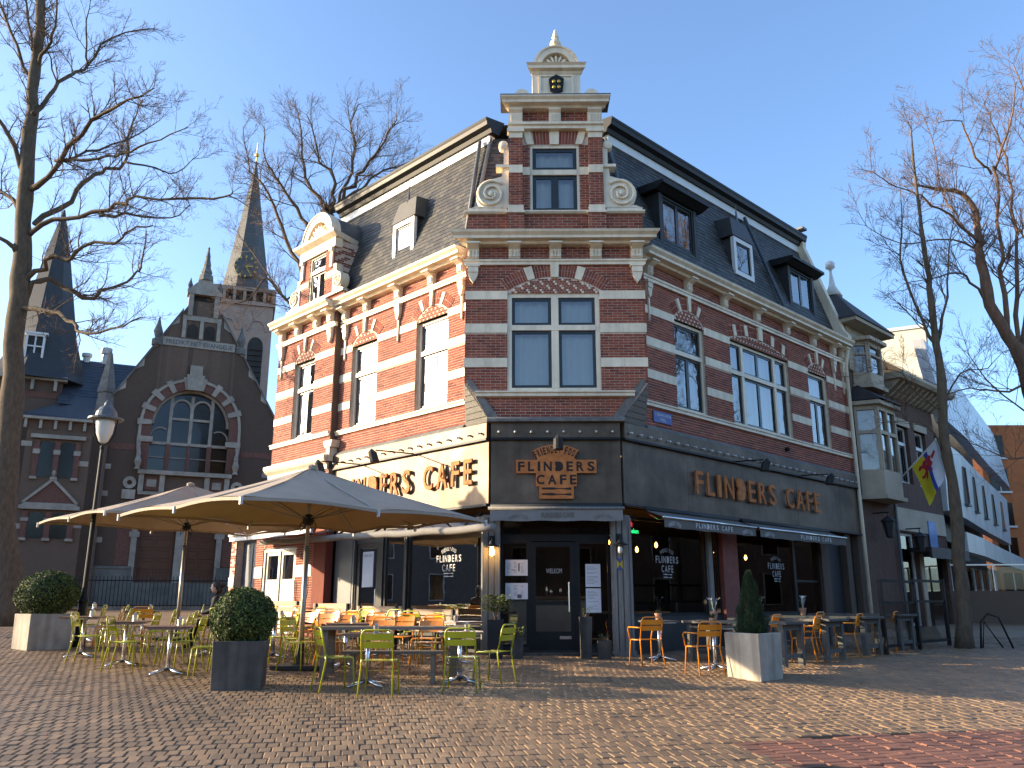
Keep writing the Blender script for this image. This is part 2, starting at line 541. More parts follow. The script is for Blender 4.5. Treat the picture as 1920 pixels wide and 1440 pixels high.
brown, red = paver_arrays()
lay("brown_paving", brown, m_paver, 230)
lay("red_paving", red, m_paver_red, 70)
# far paving, beyond the pieces one can tell apart
mb = MB()
for (x0, x1, y0, y1) in ((-60, 60, 24.4, 48.0), (-60, -15.8, 5, 24.4), (15.8, 60, 5, 24.4)):
    mb.quad((x0, y0, GA * x0 + GB * y0 - 0.004), (x1, y0, GA * x1 + GB * y0 - 0.004), (x1, y1, GA * x1 + GB * y1 - 0.004), (x0, y1, GA * x0 + GB * y1 - 0.004))
tag(obj("street", mb, m_paver), kind="structure")

mh = root("manhole_cover", (MAN[0], MAN[1], gz(*MAN)), "round cast iron manhole cover at the bottom edge of the paving", "manhole cover")
m_iron = mat("cast_iron", (0.045, 0.040, 0.036), 0.55, metal=0.5, var=0.3, scale=12)
Fm_ = lambda x, y, z: (MAN[0] + x, MAN[1] + y, gz(MAN[0] + x, MAN[1] + y) + z)
m = MB(); m.lathe(Fm_, [(0.32, -0.03), (0.32, 0.0), (0.27, 0.001), (0.265, -0.01), (0.26, -0.002), (0.01, -0.002)], 28); obj("plate", m, m_iron, mh)
for k in range(5):
    m = MB(); a = 0.05 + k * 0.045; m.lathe(Fm_, [(a, -0.003), (a, 0.004), (a + 0.02, 0.004), (a + 0.02, -0.003)], 24); obj("raised_ring", m, m_iron, mh)
# a few dry leaves blown over the square
m_dry = mat("dry_leaf", None, 0.8, cols=[(0.1, (0.10, 0.05, 0.02)), (0.9, (0.28, 0.17, 0.07))], island=0.9)
lv = MB(); rl = random.Random(21)
for _ in range(260):
    y = rl.uniform(7.5, 17); x = rl.uniform(-0.6, 0.6) * y
    if rl.random() < 0.5: x, y = rl.uniform(-5, 5), rl.uniform(12.0, 13.2)
    a = rl.uniform(0, 6.28); s_ = rl.uniform(0.012, 0.028); z = gz(x, y) + 0.006
    c_, n_ = math.cos(a), math.sin(a)
    lv.add([(x - c_ * s_, y - n_ * s_, z), (x + n_ * s_ * .6, y - c_ * s_ * .6, z + 0.006), (x + c_ * s_, y + n_ * s_, z + 0.003), (x - n_ * s_ * .6, y + c_ * s_ * .6, z + 0.008)], [(0, 1, 2, 3)])
tag(obj("fallen_leaves", lv, m_dry), "scattered dry brown leaves on the brick paving", "leaves", kind="stuff")

# ------------------------------------------------------------------ the corner cafe
cafe = root("corner_building", (0.75, 20.0, 0.65), "striped red brick corner building with stepped gable, slate mansard and dark shopfront", "building")

def corner(t, z=None):
    """the three street sides set back by t"""
    return (-0.649 + 0.414 * t, 17.9 + t), (2.139 - 0.414 * t, 17.9 + t)
def foot(t, eL=9.1, eR=11.6, back=-9.0):
    a, b = corner(t)
    P = [FL(eL, -t, 0)[:2], a, b, FR(eR, -t, 0)[:2], FR(eR, back, 0)[:2], FL(eL, back, 0)[:2]]
    return [(p[0], p[1]) for p in P]

# dark rooms behind the windows
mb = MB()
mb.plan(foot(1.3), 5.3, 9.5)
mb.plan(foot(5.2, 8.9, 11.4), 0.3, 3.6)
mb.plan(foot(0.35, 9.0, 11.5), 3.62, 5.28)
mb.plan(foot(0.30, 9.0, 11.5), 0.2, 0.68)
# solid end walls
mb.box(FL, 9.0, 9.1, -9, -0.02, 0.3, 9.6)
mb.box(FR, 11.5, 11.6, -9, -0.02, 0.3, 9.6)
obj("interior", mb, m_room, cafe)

BANDS = [(6.61, 6.82), (7.40, 7.60), (8.18, 8.38)]
COURSE = 0.062
BL, BH = 0.205, 0.051
singles = []          # (frame, s0, s1, z) of bricks that stand alone

def minus(iv, cuts):
    out = [iv]
    for a, b in cuts:
        nx = []
        for s0, s1 in out:
            if b <= s0 or a >= s1:
                nx.append((s0, s1)); continue
            if a > s0: nx.append((s0, a))
            if b < s1: nx.append((b, s1))
        out = nx
    return out

def laid(F, mb, s0, s1, z0, z1, openings=(), bands=(), skip=None, edge=None, d=0.0, single=None):
    """courses of brick between s0..s1, z0..z1, leaving openings, stone bands and arches"""
    n = int((z1 - z0) / COURSE)
    h = (z1 - z0) / max(1, n)
    for r in range(n):
        za = z0 + r * h; zb = za + h - 0.011
        zm = (za + zb) / 2
        if any(a - 0.01 < zm < b + 0.01 for a, b in bands):
            continue
        e0, e1 = (s0, s1) if edge is None else edge(zm)
        cut = [(a, b) for a, b, c, e in openings if c - 0.02 < zm < e] + ([x for x in skip(zm) if x] if skip else [])
        iv = minus((e0, e1), cut)
        off = 0.108 * (r & 1)
        for a, b in iv:
            k = math.floor((a - off) / 0.216)
            while True:
                p0 = off + k * 0.216; p1 = p0 + BL
                k += 1
                if p0 >= b: break
                c0, c1 = max(p0, a), min(p1, b)
                if c1 - c0 < 0.012: continue
                if single is not None and c1 - c0 > 0.2 and len(singles) < 300 and single((c0 + c1) / 2, zm):
                    singles.append((F, (c0 + c1) / 2, zm, d)); continue
                j = random.uniform(-0.002, 0.002)
                mb.box(F, c0, c1, d - 0.03, d + j, za, zb)

def backing(F, mb, s0, s1, z0, z1, openings=(), d=-0.006, deep=-0.26):
    cuts = sorted({s0, s1} | {x for o in openings for x in o[:2] if s0 < x < s1})
    for a, b in zip(cuts, cuts[1:]):
        m = (a + b) / 2
        for c, e in minus((z0, z1), [(o[2], o[3]) for o in openings if o[0] < m < o[1]]):
            mb.box(F, a, b, deep, d, c, e)

def arch_geo(sc, half, zs, rise):
    Rr = (half * half + rise * rise) / (2 * rise)
    zc = zs + rise - Rr
    return Rr, zc, math.asin(half / Rr)

def seg_arch(F, sc, half, zs, rise, thick, stones, name_parent, d=0.012, key=0.11, zt=9.06, pattern=0):
    Rr, zc, th = arch_geo(sc, half, zs, rise)
    mbk = MB(); mst = []
    n = max(7, int(2 * th * (Rr + thick / 2) / 0.066))
    ext = th * 1.0
    def wedge(mb, a0, a1, r0, r1, dd, back=-0.03):
        pts = [(sc + r * math.sin(a), zc + r * math.cos(a)) for r, a in ((r0, a0), (r1, a0), (r1, a1), (r0, a1))]
        mb.prism(F, pts, back, dd)
    holes = [(a - w, a + w) for a, w in stones]
    step = 2 * ext / n
    for i in range(n):
        a0 = -ext + i * step; a1 = a0 + step
        am = (a0 + a1) / 2
        if any(h0 < am < h1 for h0, h1 in holes): continue
        g = 0.006 / Rr
        wedge(mbk, a0 + g, a1 - g, Rr, Rr + thick * 0.48, d + random.uniform(-0.001, 0.002))
        wedge(mbk, a0 + g, a1 - g, Rr + thick * 0.52, Rr + thick, d + random.uniform(-0.001, 0.002))
    arch = obj("arch", mbk, m_brick, name_parent)
    arch["kind"] = "stuff"
    back = MB()
    pts = [(sc + (Rr + thick) * math.sin(a), zc + (Rr + thick) * math.cos(a)) for a in np.linspace(-ext, ext, 24)]
    pts += [(sc + Rr * math.sin(a), zc + Rr * math.cos(a)) for a in np.linspace(ext, -ext, 24)]
    for i in range(23):
        quad = [pts[i], pts[i + 1], pts[46 - i], pts[47 - i]]
        back.prism(F, quad, -0.05, d - 0.008)
    obj("arch_bed", back, m_mortar, name_parent)
    for a, w in stones:
        ms = MB()
        r1 = Rr + thick + (0.02 if a else 0.06)
        wedge(ms, a - w, a + w, Rr - (0.03 if a == 0 else 0), r1, d + (0.05 if a == 0 else 0.02))
        obj("keystone", ms, m_stone, name_parent)
    # patterned filling under the arch
    tb = MB(); tw = MB(); tm = MB()
    top = lambda s: zc + math.sqrt(max(0, Rr * Rr - (s - sc) ** 2))
    z0 = zs - 0.06
    ss = np.linspace(sc - half, sc + half, 22)
    tm.prism(F, [(sc - half, z0)] + [(s, top(s)) for s in ss] + [(sc + half, z0)], -0.12, 0.0)
    hh = 0.05; ww = 0.075
    r = 0
    z = z0 + 0.005
    while z < zs + rise:
        k = -int(half / ww) - 1
        while k * ww < half:
            s = sc + (k + 0.5 * (r & 1)) * ww
            z1 = z + hh - 0.01
            if abs(s - sc) < half - 0.05 and z1 < top(s) - 0.01 and z1 < top(s + ww) - 0.01 and s + ww < sc + half:
                if pattern == 0:
                    w = (k + r // 2 * 2 + (r & 1)) % 4 == 0
                elif pattern == 1:
                    w = (k * 2 + r) % 4 == 0 and True
                else:
                    w = r in (1, 4) and k % 2 == 0
                (tw if w else tb).box(F, s + 0.005, s + ww * (0.62 if w else 0.93), -0.04, 0.010 if w else 0.006, z, z1)
                if w:
                    tb.box(F, s + ww * 0.70, s + ww * 0.93, -0.04, 0.006, z, z1)
            k += 1
        z += hh; r += 1
    t = obj("tympanum", tm, m_mortar, name_parent)
    if tb.v: obj("pattern_brick", tb, m_brick, t, kind="stuff")
    if tw.v: obj("pattern_stone", tw, m_stone, t, kind="stuff")
    def cut(zz):
        if zz < zs - 0.05 or zz > zc + Rr + thick: return None
        h = min(math.sqrt(max(0, (Rr + thick) ** 2 - (zz - zc) ** 2)), max(half, (zz - zc) * math.tan(ext)))
        return (sc - h - 0.005, sc + h + 0.005)
    return lambda zz: [cut(zz)]

def ring4(mb, F, s0, s1, z0, z1, w, d0, d1):
    mb.box(F, s0, s0 + w, d0, d1, z0, z1); mb.box(F, s1 - w, s1, d0, d1, z0, z1)
    mb.box(F, s0 + w, s1 - w, d0, d1, z0, z0 + w); mb.box(F, s0 + w, s1 - w, d0, d1, z1 - w, z1)

def window(F, s0, s1, z0, z1, d=-0.06, posts=(), transom=None, tw=0.11, pw=0.12, fw=0.09, sash=0.055, parent=None, outer=None,
           casements=True, curtain=True, pane=None, name="window", sash_mat=None, blind=1.0, tops=None):
    parent = parent or cafe
    outer = outer or m_white
    mb = MB()
    ring4(mb, F, s0, s1, z0, z1, fw, d - 0.10, d)
    xs = [s0 + fw] + [x for p in posts for x in (p - pw / 2, p + pw / 2)] + [s1 - fw]
    for p in posts:
        mb.box(F, p - pw / 2, p + pw / 2, d - 0.10, d + 0.012, z0 + fw, z1 - fw)
    zs = [z0 + fw, z1 - fw]
    if transom is not None:
        mb.box(F, s0 + fw, s1 - fw, d - 0.10, d + 0.02, transom - tw / 2, transom + tw / 2)
        zs = [z0 + fw, transom - tw / 2, transom + tw / 2, z1 - fw]
    w = obj(name, mb, outer, parent)
    for a, b in zip(xs[::2], xs[1::2]):
        for j, (c, e) in enumerate(zip(zs[::2], zs[1::2])):
            parts = [(a, b)]
            if casements and (j == 0 or tops == 2) and b - a > 0.6:
                m = (a + b) / 2; parts = [(a, m), (m, b)]
            for (p0, p1) in parts:
                sb = MB(); ring4(sb, F, p0, p1, c, e, sash, d - 0.075, d - 0.035)
                obj("sash", sb, sash_mat or m_sash, w)
                pb = MB(); pb.quad(F(p0 + sash * .9, d - 0.055, c + sash * .9), F(p1 - sash * .9, d - 0.055, c + sash * .9), F(p1 - sash * .9, d - 0.055, e - sash * .9), F(p0 + sash * .9, d - 0.055, e - sash * .9))
                obj("pane", pb, pane or m_glass, w)
    if curtain:
        cb = MB()
        n = int((s1 - s0) / 0.045)
        zt = z1 - 0.05; zb = z1 - (z1 - z0) * blind + 0.05
        vs = []
        for i in range(n + 1):
            s = s0 + 0.05 + (s1 - s0 - 0.1) * i / n
            dd = d - 0.22 + 0.025 * math.sin(i * 1.3) + 0.012 * math.sin(i * 0.47 + s0)
            vs += [F(s, dd, zb), F(s, dd, zt)]
        cb.add(vs, [(2 * i, 2 * i + 2, 2 * i + 3, 2 * i + 1) for i in range(n)])
        obj("curtain", cb, m_blind if F is FC else m_curtain, w, smooth=True)
    return w

# ---- chamfered corner front, first floor
C_OPEN = [(-0.29, 1.76, 6.05, 8.33)]
def c_edge(z):
    if z >= 6.25: return (-1.22, 2.77)
    t = (6.25 - z) / 0.85
    return (-1.22 + 0.57 * t + 0.05, 2.77 - 0.63 * t - 0.05)
wall_c = obj("brick_wall", (lambda m: (backing(FC, m, -1.22, 2.77, 6.25, 9.46, C_OPEN, deep=-0.5), backing(FC, m, -0.29, 1.76, 5.42, 6.06), m.prism(FC, [(-1.22, 6.25), (-0.65, 5.4), (-0.29, 5.4), (-0.29, 6.25)], -0.26, -0.006), m.prism(FC, [(2.77, 6.25), (2.14, 5.4), (1.76, 5.4), (1.76, 6.25)], -0.26, -0.006), m.box(FC, -1.22, -1.19, -0.72, -0.02, 6.25, 9.46), m.box(FC, 2.74, 2.77, -0.78, -0.02, 6.25, 9.46), m)[-1])(MB()), m_mortar, cafe)
skipC = seg_arch(FC, 0.77, 1.06, 8.38, 0.34, 0.29, [(0, 0.045), (-0.29, 0.045), (0.29, 0.045)], cafe, pattern=0)
mb = MB()
laid(FC, mb, -1.22, 2.77, 5.50, 9.44, C_OPEN, BANDS, skipC, c_edge, single=lambda s, z: 6.05 < z < 8.4)
# brick on the two narrow flanks of the oriel
FS1 = Fr((-1.22, 17.78, 0), (0, 1, 0), (-1, 0, 0)); FS2 = Fr((2.77, 17.78, 0), (0, 1, 0), (1, 0, 0))
laid(FS1, mb, 0.0, 0.69, 6.3, 9.44, (), BANDS); laid(FS2, mb, 0.0, 0.75, 6.3, 9.44, (), BANDS)
obj("brickwork", mb, m_brick, wall_c, kind="stuff")
bm_unit = MB(); bm_unit.box(Fr((0, 0, 0), (1, 0, 0), (0, -1, 0)), -BL / 2, BL / 2, -0.015, 0.015, -BH / 2, BH / 2)
bu = bm_unit.mesh("brick"); bu.materials.append(m_brick)
for F, s, z, d in singles:
    o = bpy.data.objects.new("brick", bu); scene.collection.objects.link(o); o.parent = wall_c
    o.location = F(s, d - 0.015 + random.uniform(-0.002, 0.002), z)
def bandstones(F, s0, s1, openings, d=0.014, parent=cafe, bands=BANDS, long=0.95):
    for a, b in bands:
        zm = (a + b) / 2
        for p0, p1 in minus((s0, s1), [(o[0], o[1]) for o in openings if o[2] < zm < o[3]]):
            n = max(1, round((p1 - p0) / long))
            for i in range(n):
                m = MB(); m.box(F, p0 + (p1 - p0) * i / n + (0.003 if i else 0), p0 + (p1 - p0) * (i + 1) / n, -0.05, d, a, b)
                obj("stone_band", m, m_stone, parent)
bandstones(FC, -1.234, 2.784, C_OPEN, long=0.62)
bandstones(FS1, 0.0, 0.69, ()); bandstones(FS2, 0.0, 0.75, ())
wC = window(FC, -0.29, 1.76, 6.05, 8.33, d=-0.03, posts=(0.765,), transom=7.52, tw=0.12, pw=0.16, fw=0.10, sash=0.07, outer=m_cream, casements=False)
mb = MB(); mb.mould(FC, [(0, 5.92), (0.10, 5.94), (0.10, 6.0), (0.14, 6.02), (0.14, 6.05), (0, 6.05)], -0.97, 2.46); obj("sill", mb, m_cream, cafe)
mb = MB(); mb.mould(FC, [(-0.1, 5.38), (0.13, 5.38), (0.13, 5.44), (0.02, 5.50), (-0.1, 5.50)], -0.72, 2.22); obj("ledge", mb, m_stone_dark, cafe)
# boarded corbels under the overhanging corners
for sg, xc, A3, xo in ((-1, -1.22, (-0.649, 17.9), -0.66), (1, 2.77, (2.139, 17.9), 2.15)):
    top = Vector((xc, 17.78, 6.25))
    b0 = Vector((A3[0] , A3[1] - 0.08, 5.4)); b1 = Vector((xc, 18.47 if sg < 0 else 18.53, 5.4))
    c = obj("corbel", MB().add([tuple(top), tuple(b0), tuple(b1), (xc + sg * -0.5, 18.4, 5.8)], [(0, 1, 2), (0, 1, 3), (0, 3, 2), (1, 2, 3)]), m_stone_dark, cafe)
    out = (b0 - top).cross(b1 - top).normalized()
    if out.x * sg < 0: out = -out
    for i in range(7):
        t0 = 0.03 + i / 7 * 0.97; t1 = 0.03 + (i + 1) / 7 * 0.97 - 0.02
        e = out * 0.014
        P = [top.lerp(b0, t0) + e, top.lerp(b1, t0) + e, top.lerp(b1, t1) + e, top.lerp(b0, t1) + e]
        Q = [p - out * 0.03 for p in P]
        m = MB(); m.add([tuple(p) for p in P + Q], [(0, 1, 2, 3), (0, 4, 5, 1), (1, 5, 6, 2), (2, 6, 7, 3), (3, 7, 4, 0)])
        obj("plank", m, m_post, c)
    # stone edge of the corbel
    m = MB()
    x0, x1 = xc, A3[0]
    m.prism(FC, [(x0 - 0.03 * -sg * -1, 6.32), (x0 + sg * -0.16, 6.32), (x1 + sg * -0.16, 5.5), (x1 + sg * -0.16, 5.39), (x1 + sg * 0.02, 5.39)], -0.05, 0.035)
    obj("corbel_edge", m, m_stone_dark, cafe)

# ---- left street front (main part 0.81..6.05, bay 6.05..9.1 stands forward)
FB = Fr(FL(0, 0.2, 0), FL.u, FL.n)
L_OPEN = [(1.50, 2.70, 6.05, 8.30), (4.33, 5.48, 6.05, 8.30)]
B_OPEN = [(7.02, 8.10, 6.05, 8.30)]
R_OPEN = [(2.22, 3.52, 6.05, 8.30), (4.72, 7.84, 6.05, 8.34), (9.0, 10.22, 6.05, 8.30)]
def front(F, s0, s1, openings, arches, z0=5.50):
    m = MB(); backing(F, m, s0, s1, z0 - 0.08, 9.46, openings)
    w = obj("brick_wall", m, m_mortar, cafe)
    skips = [seg_arch(F, *a, cafe, **k) for a, k in arches]
    b = MB(); laid(F, b, s0, s1, z0, 9.44, openings, BANDS, lambda z: [x for f in skips for x in f(z)])
    obj("brickwork", b, m_brick, w, kind="stuff")
    bandstones(F, s0, s1, openings)
    return w
K3 = [(0, 0.055), (-0.42, 0.05), (0.42, 0.05)]
front(FL, 0.80, 6.05, L_OPEN, [((2.10, 0.62, 8.36, 0.28, 0.28, K3), dict(pattern=1)), ((4.905, 0.60, 8.36, 0.28, 0.28, K3), dict(pattern=2))])
front(FB, 6.05, 9.1, B_OPEN, [((7.56, 0.56, 8.36, 0.27, 0.28, K3), dict(pattern=1))])
front(FR, 0.88, 11.6, R_OPEN, [((2.87, 0.66, 8.36, 0.29, 0.28, K3), dict(pattern=1)), ((6.28, 1.58, 8.40, 0.24, 0.28, [(0, 0.02), (-0.13, 0.014), (0.13, 0.014), (-0.24, 0.014), (0.24, 0.014)]), dict(pattern=2)), ((9.61, 0.62, 8.36, 0.28, 0.28, K3), dict(pattern=1))])
# return of the bay
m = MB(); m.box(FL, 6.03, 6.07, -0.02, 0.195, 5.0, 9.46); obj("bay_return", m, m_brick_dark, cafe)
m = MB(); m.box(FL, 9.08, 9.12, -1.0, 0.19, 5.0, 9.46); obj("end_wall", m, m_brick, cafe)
for F, (a, b, c, e), ps, tp in ((FL, L_OPEN[0], (), 1), (FL, L_OPEN[1], (), 1), (FB, B_OPEN[0], (), 1), (FR, R_OPEN[0], (), 1), (FR, R_OPEN[1], (5.42, 7.12), 2), (FR, R_OPEN[2], (), 1)):
    window(F, a, b, c + 0.02, e, d=-0.10 if F is not FR else -0.08, posts=ps, transom=7.50, outer=m_cream, fw=0.075, tops=tp, blind=(0.72 if F is FR and a > 8 else 1.0))
for F, s0, s1, kk in ((FL, 0.80, 6.04, 0), (FB, 6.05, 9.14, 0), (FR, 0.88, 11.62, 0)):
    mb = MB(); mb.mould(F, [(0, 5.93), (0.06, 5.94), (0.06, 6.0), (0.09, 6.02), (0.09, 6.05), (0, 6.05)], s0, s1); obj("sill_course", mb, m_cream, cafe)
for F, s0, s1 in ((FL, 0.80, 6.04), (FR, 0.88, 11.62)):
    mb = MB(); mb.mould(F, [(-0.1, 5.36), (0.10, 5.36), (0.10, 5.42), (0.02, 5.49), (-0.1, 5.49)], s0, s1); obj("ledge", mb, m_stone_dark, cafe)

# ---- main cornice with consoles
CORN = [(-0.1, 9.45), (0.16, 9.45), (0.19, 9.50), (0.34, 9.52), (0.34, 9.58), (0.41, 9.64), (0.43, 9.69), (-0.1, 9.69)]
ARCH = [(-0.02, 8.99), (0.06, 8.99), (0.06, 9.05), (0.09, 9.07), (0.09, 9.11), (-0.02, 9.11)]
for F, s0, s1, a in ((FC, -1.22, 2.77, 1), (FL, 0.80, 6.0, 0), (FB, 6.0, 9.15, 0), (FR, 0.88, 11.62, 0)):
    k = 0.8 if a else 0
    mb = MB(); mb.mould(F, CORN, s0, s1, k, k)
    if F is FB:
        mb.mould(Fr(F(6.0, 0, 0), -F.n, -F.u), CORN, -0.0, 0.2) if False else None
    obj("cornice", mb, m_cream, cafe)
    mb = MB(); mb.mould(F, ARCH, s0 + (0.0 if a else 0), s1, k, k); obj("architrave", mb, m_cream, cafe)
    mb = MB(); mb.mould(F, [(-0.1, 9.691), (0.42, 9.691), (0.42, 9.70), (-0.1, 9.74)], s0, s1, k, k); obj("gutter_lead", mb, m_lead, cafe)
BRK = [(0, 9.10), (0.10, 9.12), (0.13, 9.17), (0.11, 9.24), (0.14, 9.33), (0.24, 9.38), (0.30, 9.42), (0.30, 9.46), (0, 9.46)]
def bracket(F, s, w=0.22, drop=0.0):
    m = MB(); m.mould(F, BRK, s - w / 2, s + w / 2)
    m.box(F, s - w / 2 - 0.03, s + w / 2 + 0.03, -0.02, 0.31, 9.415, 9.452)
    for k in (-1, 0, 1):
        m.box(F, s + k * w * 0.28 - 0.014, s + k * w * 0.28 + 0.014, 0.05, 0.145, 9.15, 9.33)
    b = obj("bracket", m, m_cream, cafe)
    if drop:
        m = MB()
        m.box(F, s - w * 0.6, s + w * 0.6, 0, 0.13, 8.93, 8.99); m.box(F, s - w * 0.45, s + w * 0.45, 0, 0.11, 8.80, 8.93)
        m.prism(F, [(s - w * 0.45, 8.80), (s + w * 0.45, 8.80), (s + w * 0.30, 8.66), (s + 0.05, 8.62), (s, 8.55), (s - 0.05, 8.62), (s - w * 0.30, 8.66)], 0, 0.09)
        if drop > 1:
            m.prism(F, [(s - 0.03, 8.6), (s + 0.03, 8.6), (s + 0.012, 8.05), (s, 7.98), (s - 0.012, 8.05)], 0, 0.05)
        obj("pendant", m, m_cream, b)
for s, dr in ((-1.06, 1), (-0.13, 0), (0.79, 0), (1.70, 0), (2.62, 1)): bracket(FC, s, 0.26, dr)
for s, dr in ((0.98, 2), (2.08, 0), (3.42, 2), (4.80, 0), (5.80, 2)): bracket(FL, s, 0.2, dr)
for s, dr in ((6.25, 1), (6.95, 0), (7.95, 0), (8.85, 2)): bracket(FB, s, 0.2, dr)
for s, dr in ((1.20, 2), (2.83, 0), (4.48, 0), (6.14, 0), (7.8, 0), (9.42, 0), (10.73, 2), (11.35, 2)): bracket(FR, s, 0.2, dr)

# ---- mansard roof
ZB, ZT, IN = 9.70, 13.30, 1.18
def roof_pts(t, z, eL=8.85, eR=11.55):
    yb = 18.5 + t
    sL = (yb - 17.9) / q - t
    a = FL(sL, -t, z); b = FR(sL, -t, z)
    return [FL(eL, -t, z), a, b, FR(eR, -t, z)]
P0, P1 = roof_pts(0.02, ZB), roof_pts(IN, ZT)
m = MB()
m.quad(P0[0], P0[1], P1[1], P1[0]); m.quad(P0[1], P0[2], P1[2], P1[1]); m.quad(P0[2], P0[3], P1[3], P1[2])
e0, e1 = FL(8.85, -9, ZB), FL(8.0, -9, ZT); f0, f1 = FR(11.55, -9, ZB), FR(11.55, -9, ZT)
m.quad(P0[0], P1[0], e1, e0); m.quad(P0[3], P1[3], f1, f0)
m.add([P1[0], P1[1], P1[2], P1[3], f1, e1], [(0, 1, 2, 3, 4, 5)])
roof = obj("roof", m, m_slate, cafe)
def slates(a0, a1, b0, b1, mb, w=0.17, h=0.135):
    """overlapping slates between lower edge a0-a1 and upper edge b0-b1"""
    a0, a1, b0, b1 = map(Vector, (a0, a1, b0, b1))
    up = (b0 - a0); up_n = (a1 - a0).cross(b1 - a0).normalized()
    if up_n.z < 0: up_n = -up_n
    H = ((b0 + b1) / 2 - (a0 + a1) / 2).length
    rows = int(H / h)
    for r in range(rows):
        t0 = r / rows; t1 = min(1, (r + 1.18) / rows)
        l0, l1 = a0.lerp(b0, t0), a1.lerp(b1, t0)
        k0, k1 = a0.lerp(b0, t1), a1.lerp(b1, t1)
        n = max(1, int((l1 - l0).length / w))
        for i in range(n + 1):
            u0 = (i - 0.5 * (r & 1)) / n; u1 = u0 + 1 / n
            u0, u1 = max(0, u0), min(1, u1)
            if u1 - u0 < 0.004: continue
            g = 0.004 / (n * w)
            lift = 0.016 + random.uniform(-0.002, 0.003)
            p = [l0.lerp(l1, u0 + g) + up_n * lift, l0.lerp(l1, u1 - g) + up_n * lift, k0.lerp(k1, u1 - g) + up_n * 0.004, k0.lerp(k1, u0 + g) + up_n * 0.004]
            pb = [l0.lerp(l1, u0 + g) + up_n * 0.003, l0.lerp(l1, u1 - g) + up_n * 0.003]
            mb.add([tuple(x) for x in p + pb], [(0, 1, 2, 3), (0, 4, 5, 1)])
ms = MB()
slates(P0[0], P0[1], P1[0], P1[1], ms); slates(P0[1], P0[2], P1[1], P1[2], ms); slates(P0[2], P0[3], P1[2], P1[3], ms)
obj("slate", ms, m_slate, roof, kind="stuff")
# white frieze and dark gutter round the top
for F, s0, s1 in ((FL, 1.28, 8.15), (FR, 1.28, 11.6)):
    mb = MB(); mb.mould(F, [(-IN - 0.1, 13.12), (-IN + 0.10, 13.12), (-IN + 0.10, 13.36), (-IN - 0.1, 13.36)], s0, s1); obj("frieze", mb, m_white, roof)
    mb = MB(); mb.mould(F, [(-IN - 0.1, 13.36), (-IN + 0.16, 13.36), (-IN + 0.20, 13.46), (-IN + 0.32, 13.52), (-IN + 0.34, 13.62), (-IN + 0.36, 13.66), (-IN + 0.36, 13.72), (-IN - 0.3, 13.80)], s0 - 0.15, s1); obj("top_gutter", mb, m_black, roof)
top = roof_pts(IN + 0.02, 13.4); 
mb = MB(); mb.add([FL(8.2, -IN - .05, 13.72), FL(1.3, -IN - .05, 13.72), FR(1.3, -IN - .05, 13.72), FR(11.6, -IN - .05, 13.72), FR(11.6, -9, 13.72), FL(8.2, -9, 13.72)], [(0, 1, 2, 3, 4, 5)]); obj("flat_roof", mb, m_lead, roof)
# hip flashing
for a, b in ((P0[1], P1[1]), (P0[2], P1[2]), (P0[0], P1[0])):
    mb = MB(); mb.tube([Vector(a) + Vector((0, -0.02, 0.0)), Vector(b) + Vector((0, -0.02, 0.0))], 0.05, 6); obj("hip_flashing", mb, m_lead, roof)
# drain down the right slope
mb = MB(); mb.tube([FR(7.75, -0.98, 13.15), FR(8.02, -0.02, 10.0), FR(8.04, 0.1, 9.75)], 0.055, 8); obj("downpipe", mb, m_lead, roof, smooth=True)
mb = MB(); mb.tube([FL(1.55, -1.0, 13.25), FL(1.05, -0.1, 10.0)], 0.05, 8); obj("downpipe", mb, m_lead, roof, smooth=True)
# chimney cowl behind the left ridge
cw = FL(7.0, -3.4, 13.7)
mb = MB(); mb.lathe(lambda x, y, z: (cw[0] + x, cw[1] + y, cw[2] + z), [(0.3, 0), (0.3, 1.0), (0.24, 1.02), (0.24, 1.25), (0.15, 1.35), (0.13, 1.7), (0.2, 1.72), (0.2, 1.82), (0.05, 1.9)], 12); obj("chimney_cowl", mb, m_lead, roof, smooth=False)
# parapet gable at the right end
mb = MB()
mb.prism(Fr(FR(11.5, 0, 0), FR.n, FR.u), [(0.30, 9.62), (0.30, 9.9), (0.14, 10.1), (-0.15, 11.0), (-0.72, 12.7), (-0.92, 13.3), (-0.90, 13.75), (-1.05, 13.95), (-1.7, 13.95), (-1.7, 9.62)], -0.08, 0.16)
obj("parapet", mb, m_stone, cafe)
mb = MB(); mb.box(Fr(FR(11.5, 0, 0), FR.n, FR.u), -1.75, -0.85, -0.12, 0.2, 13.951, 14.03); obj("parapet_cap", mb, m_lead, cafe)

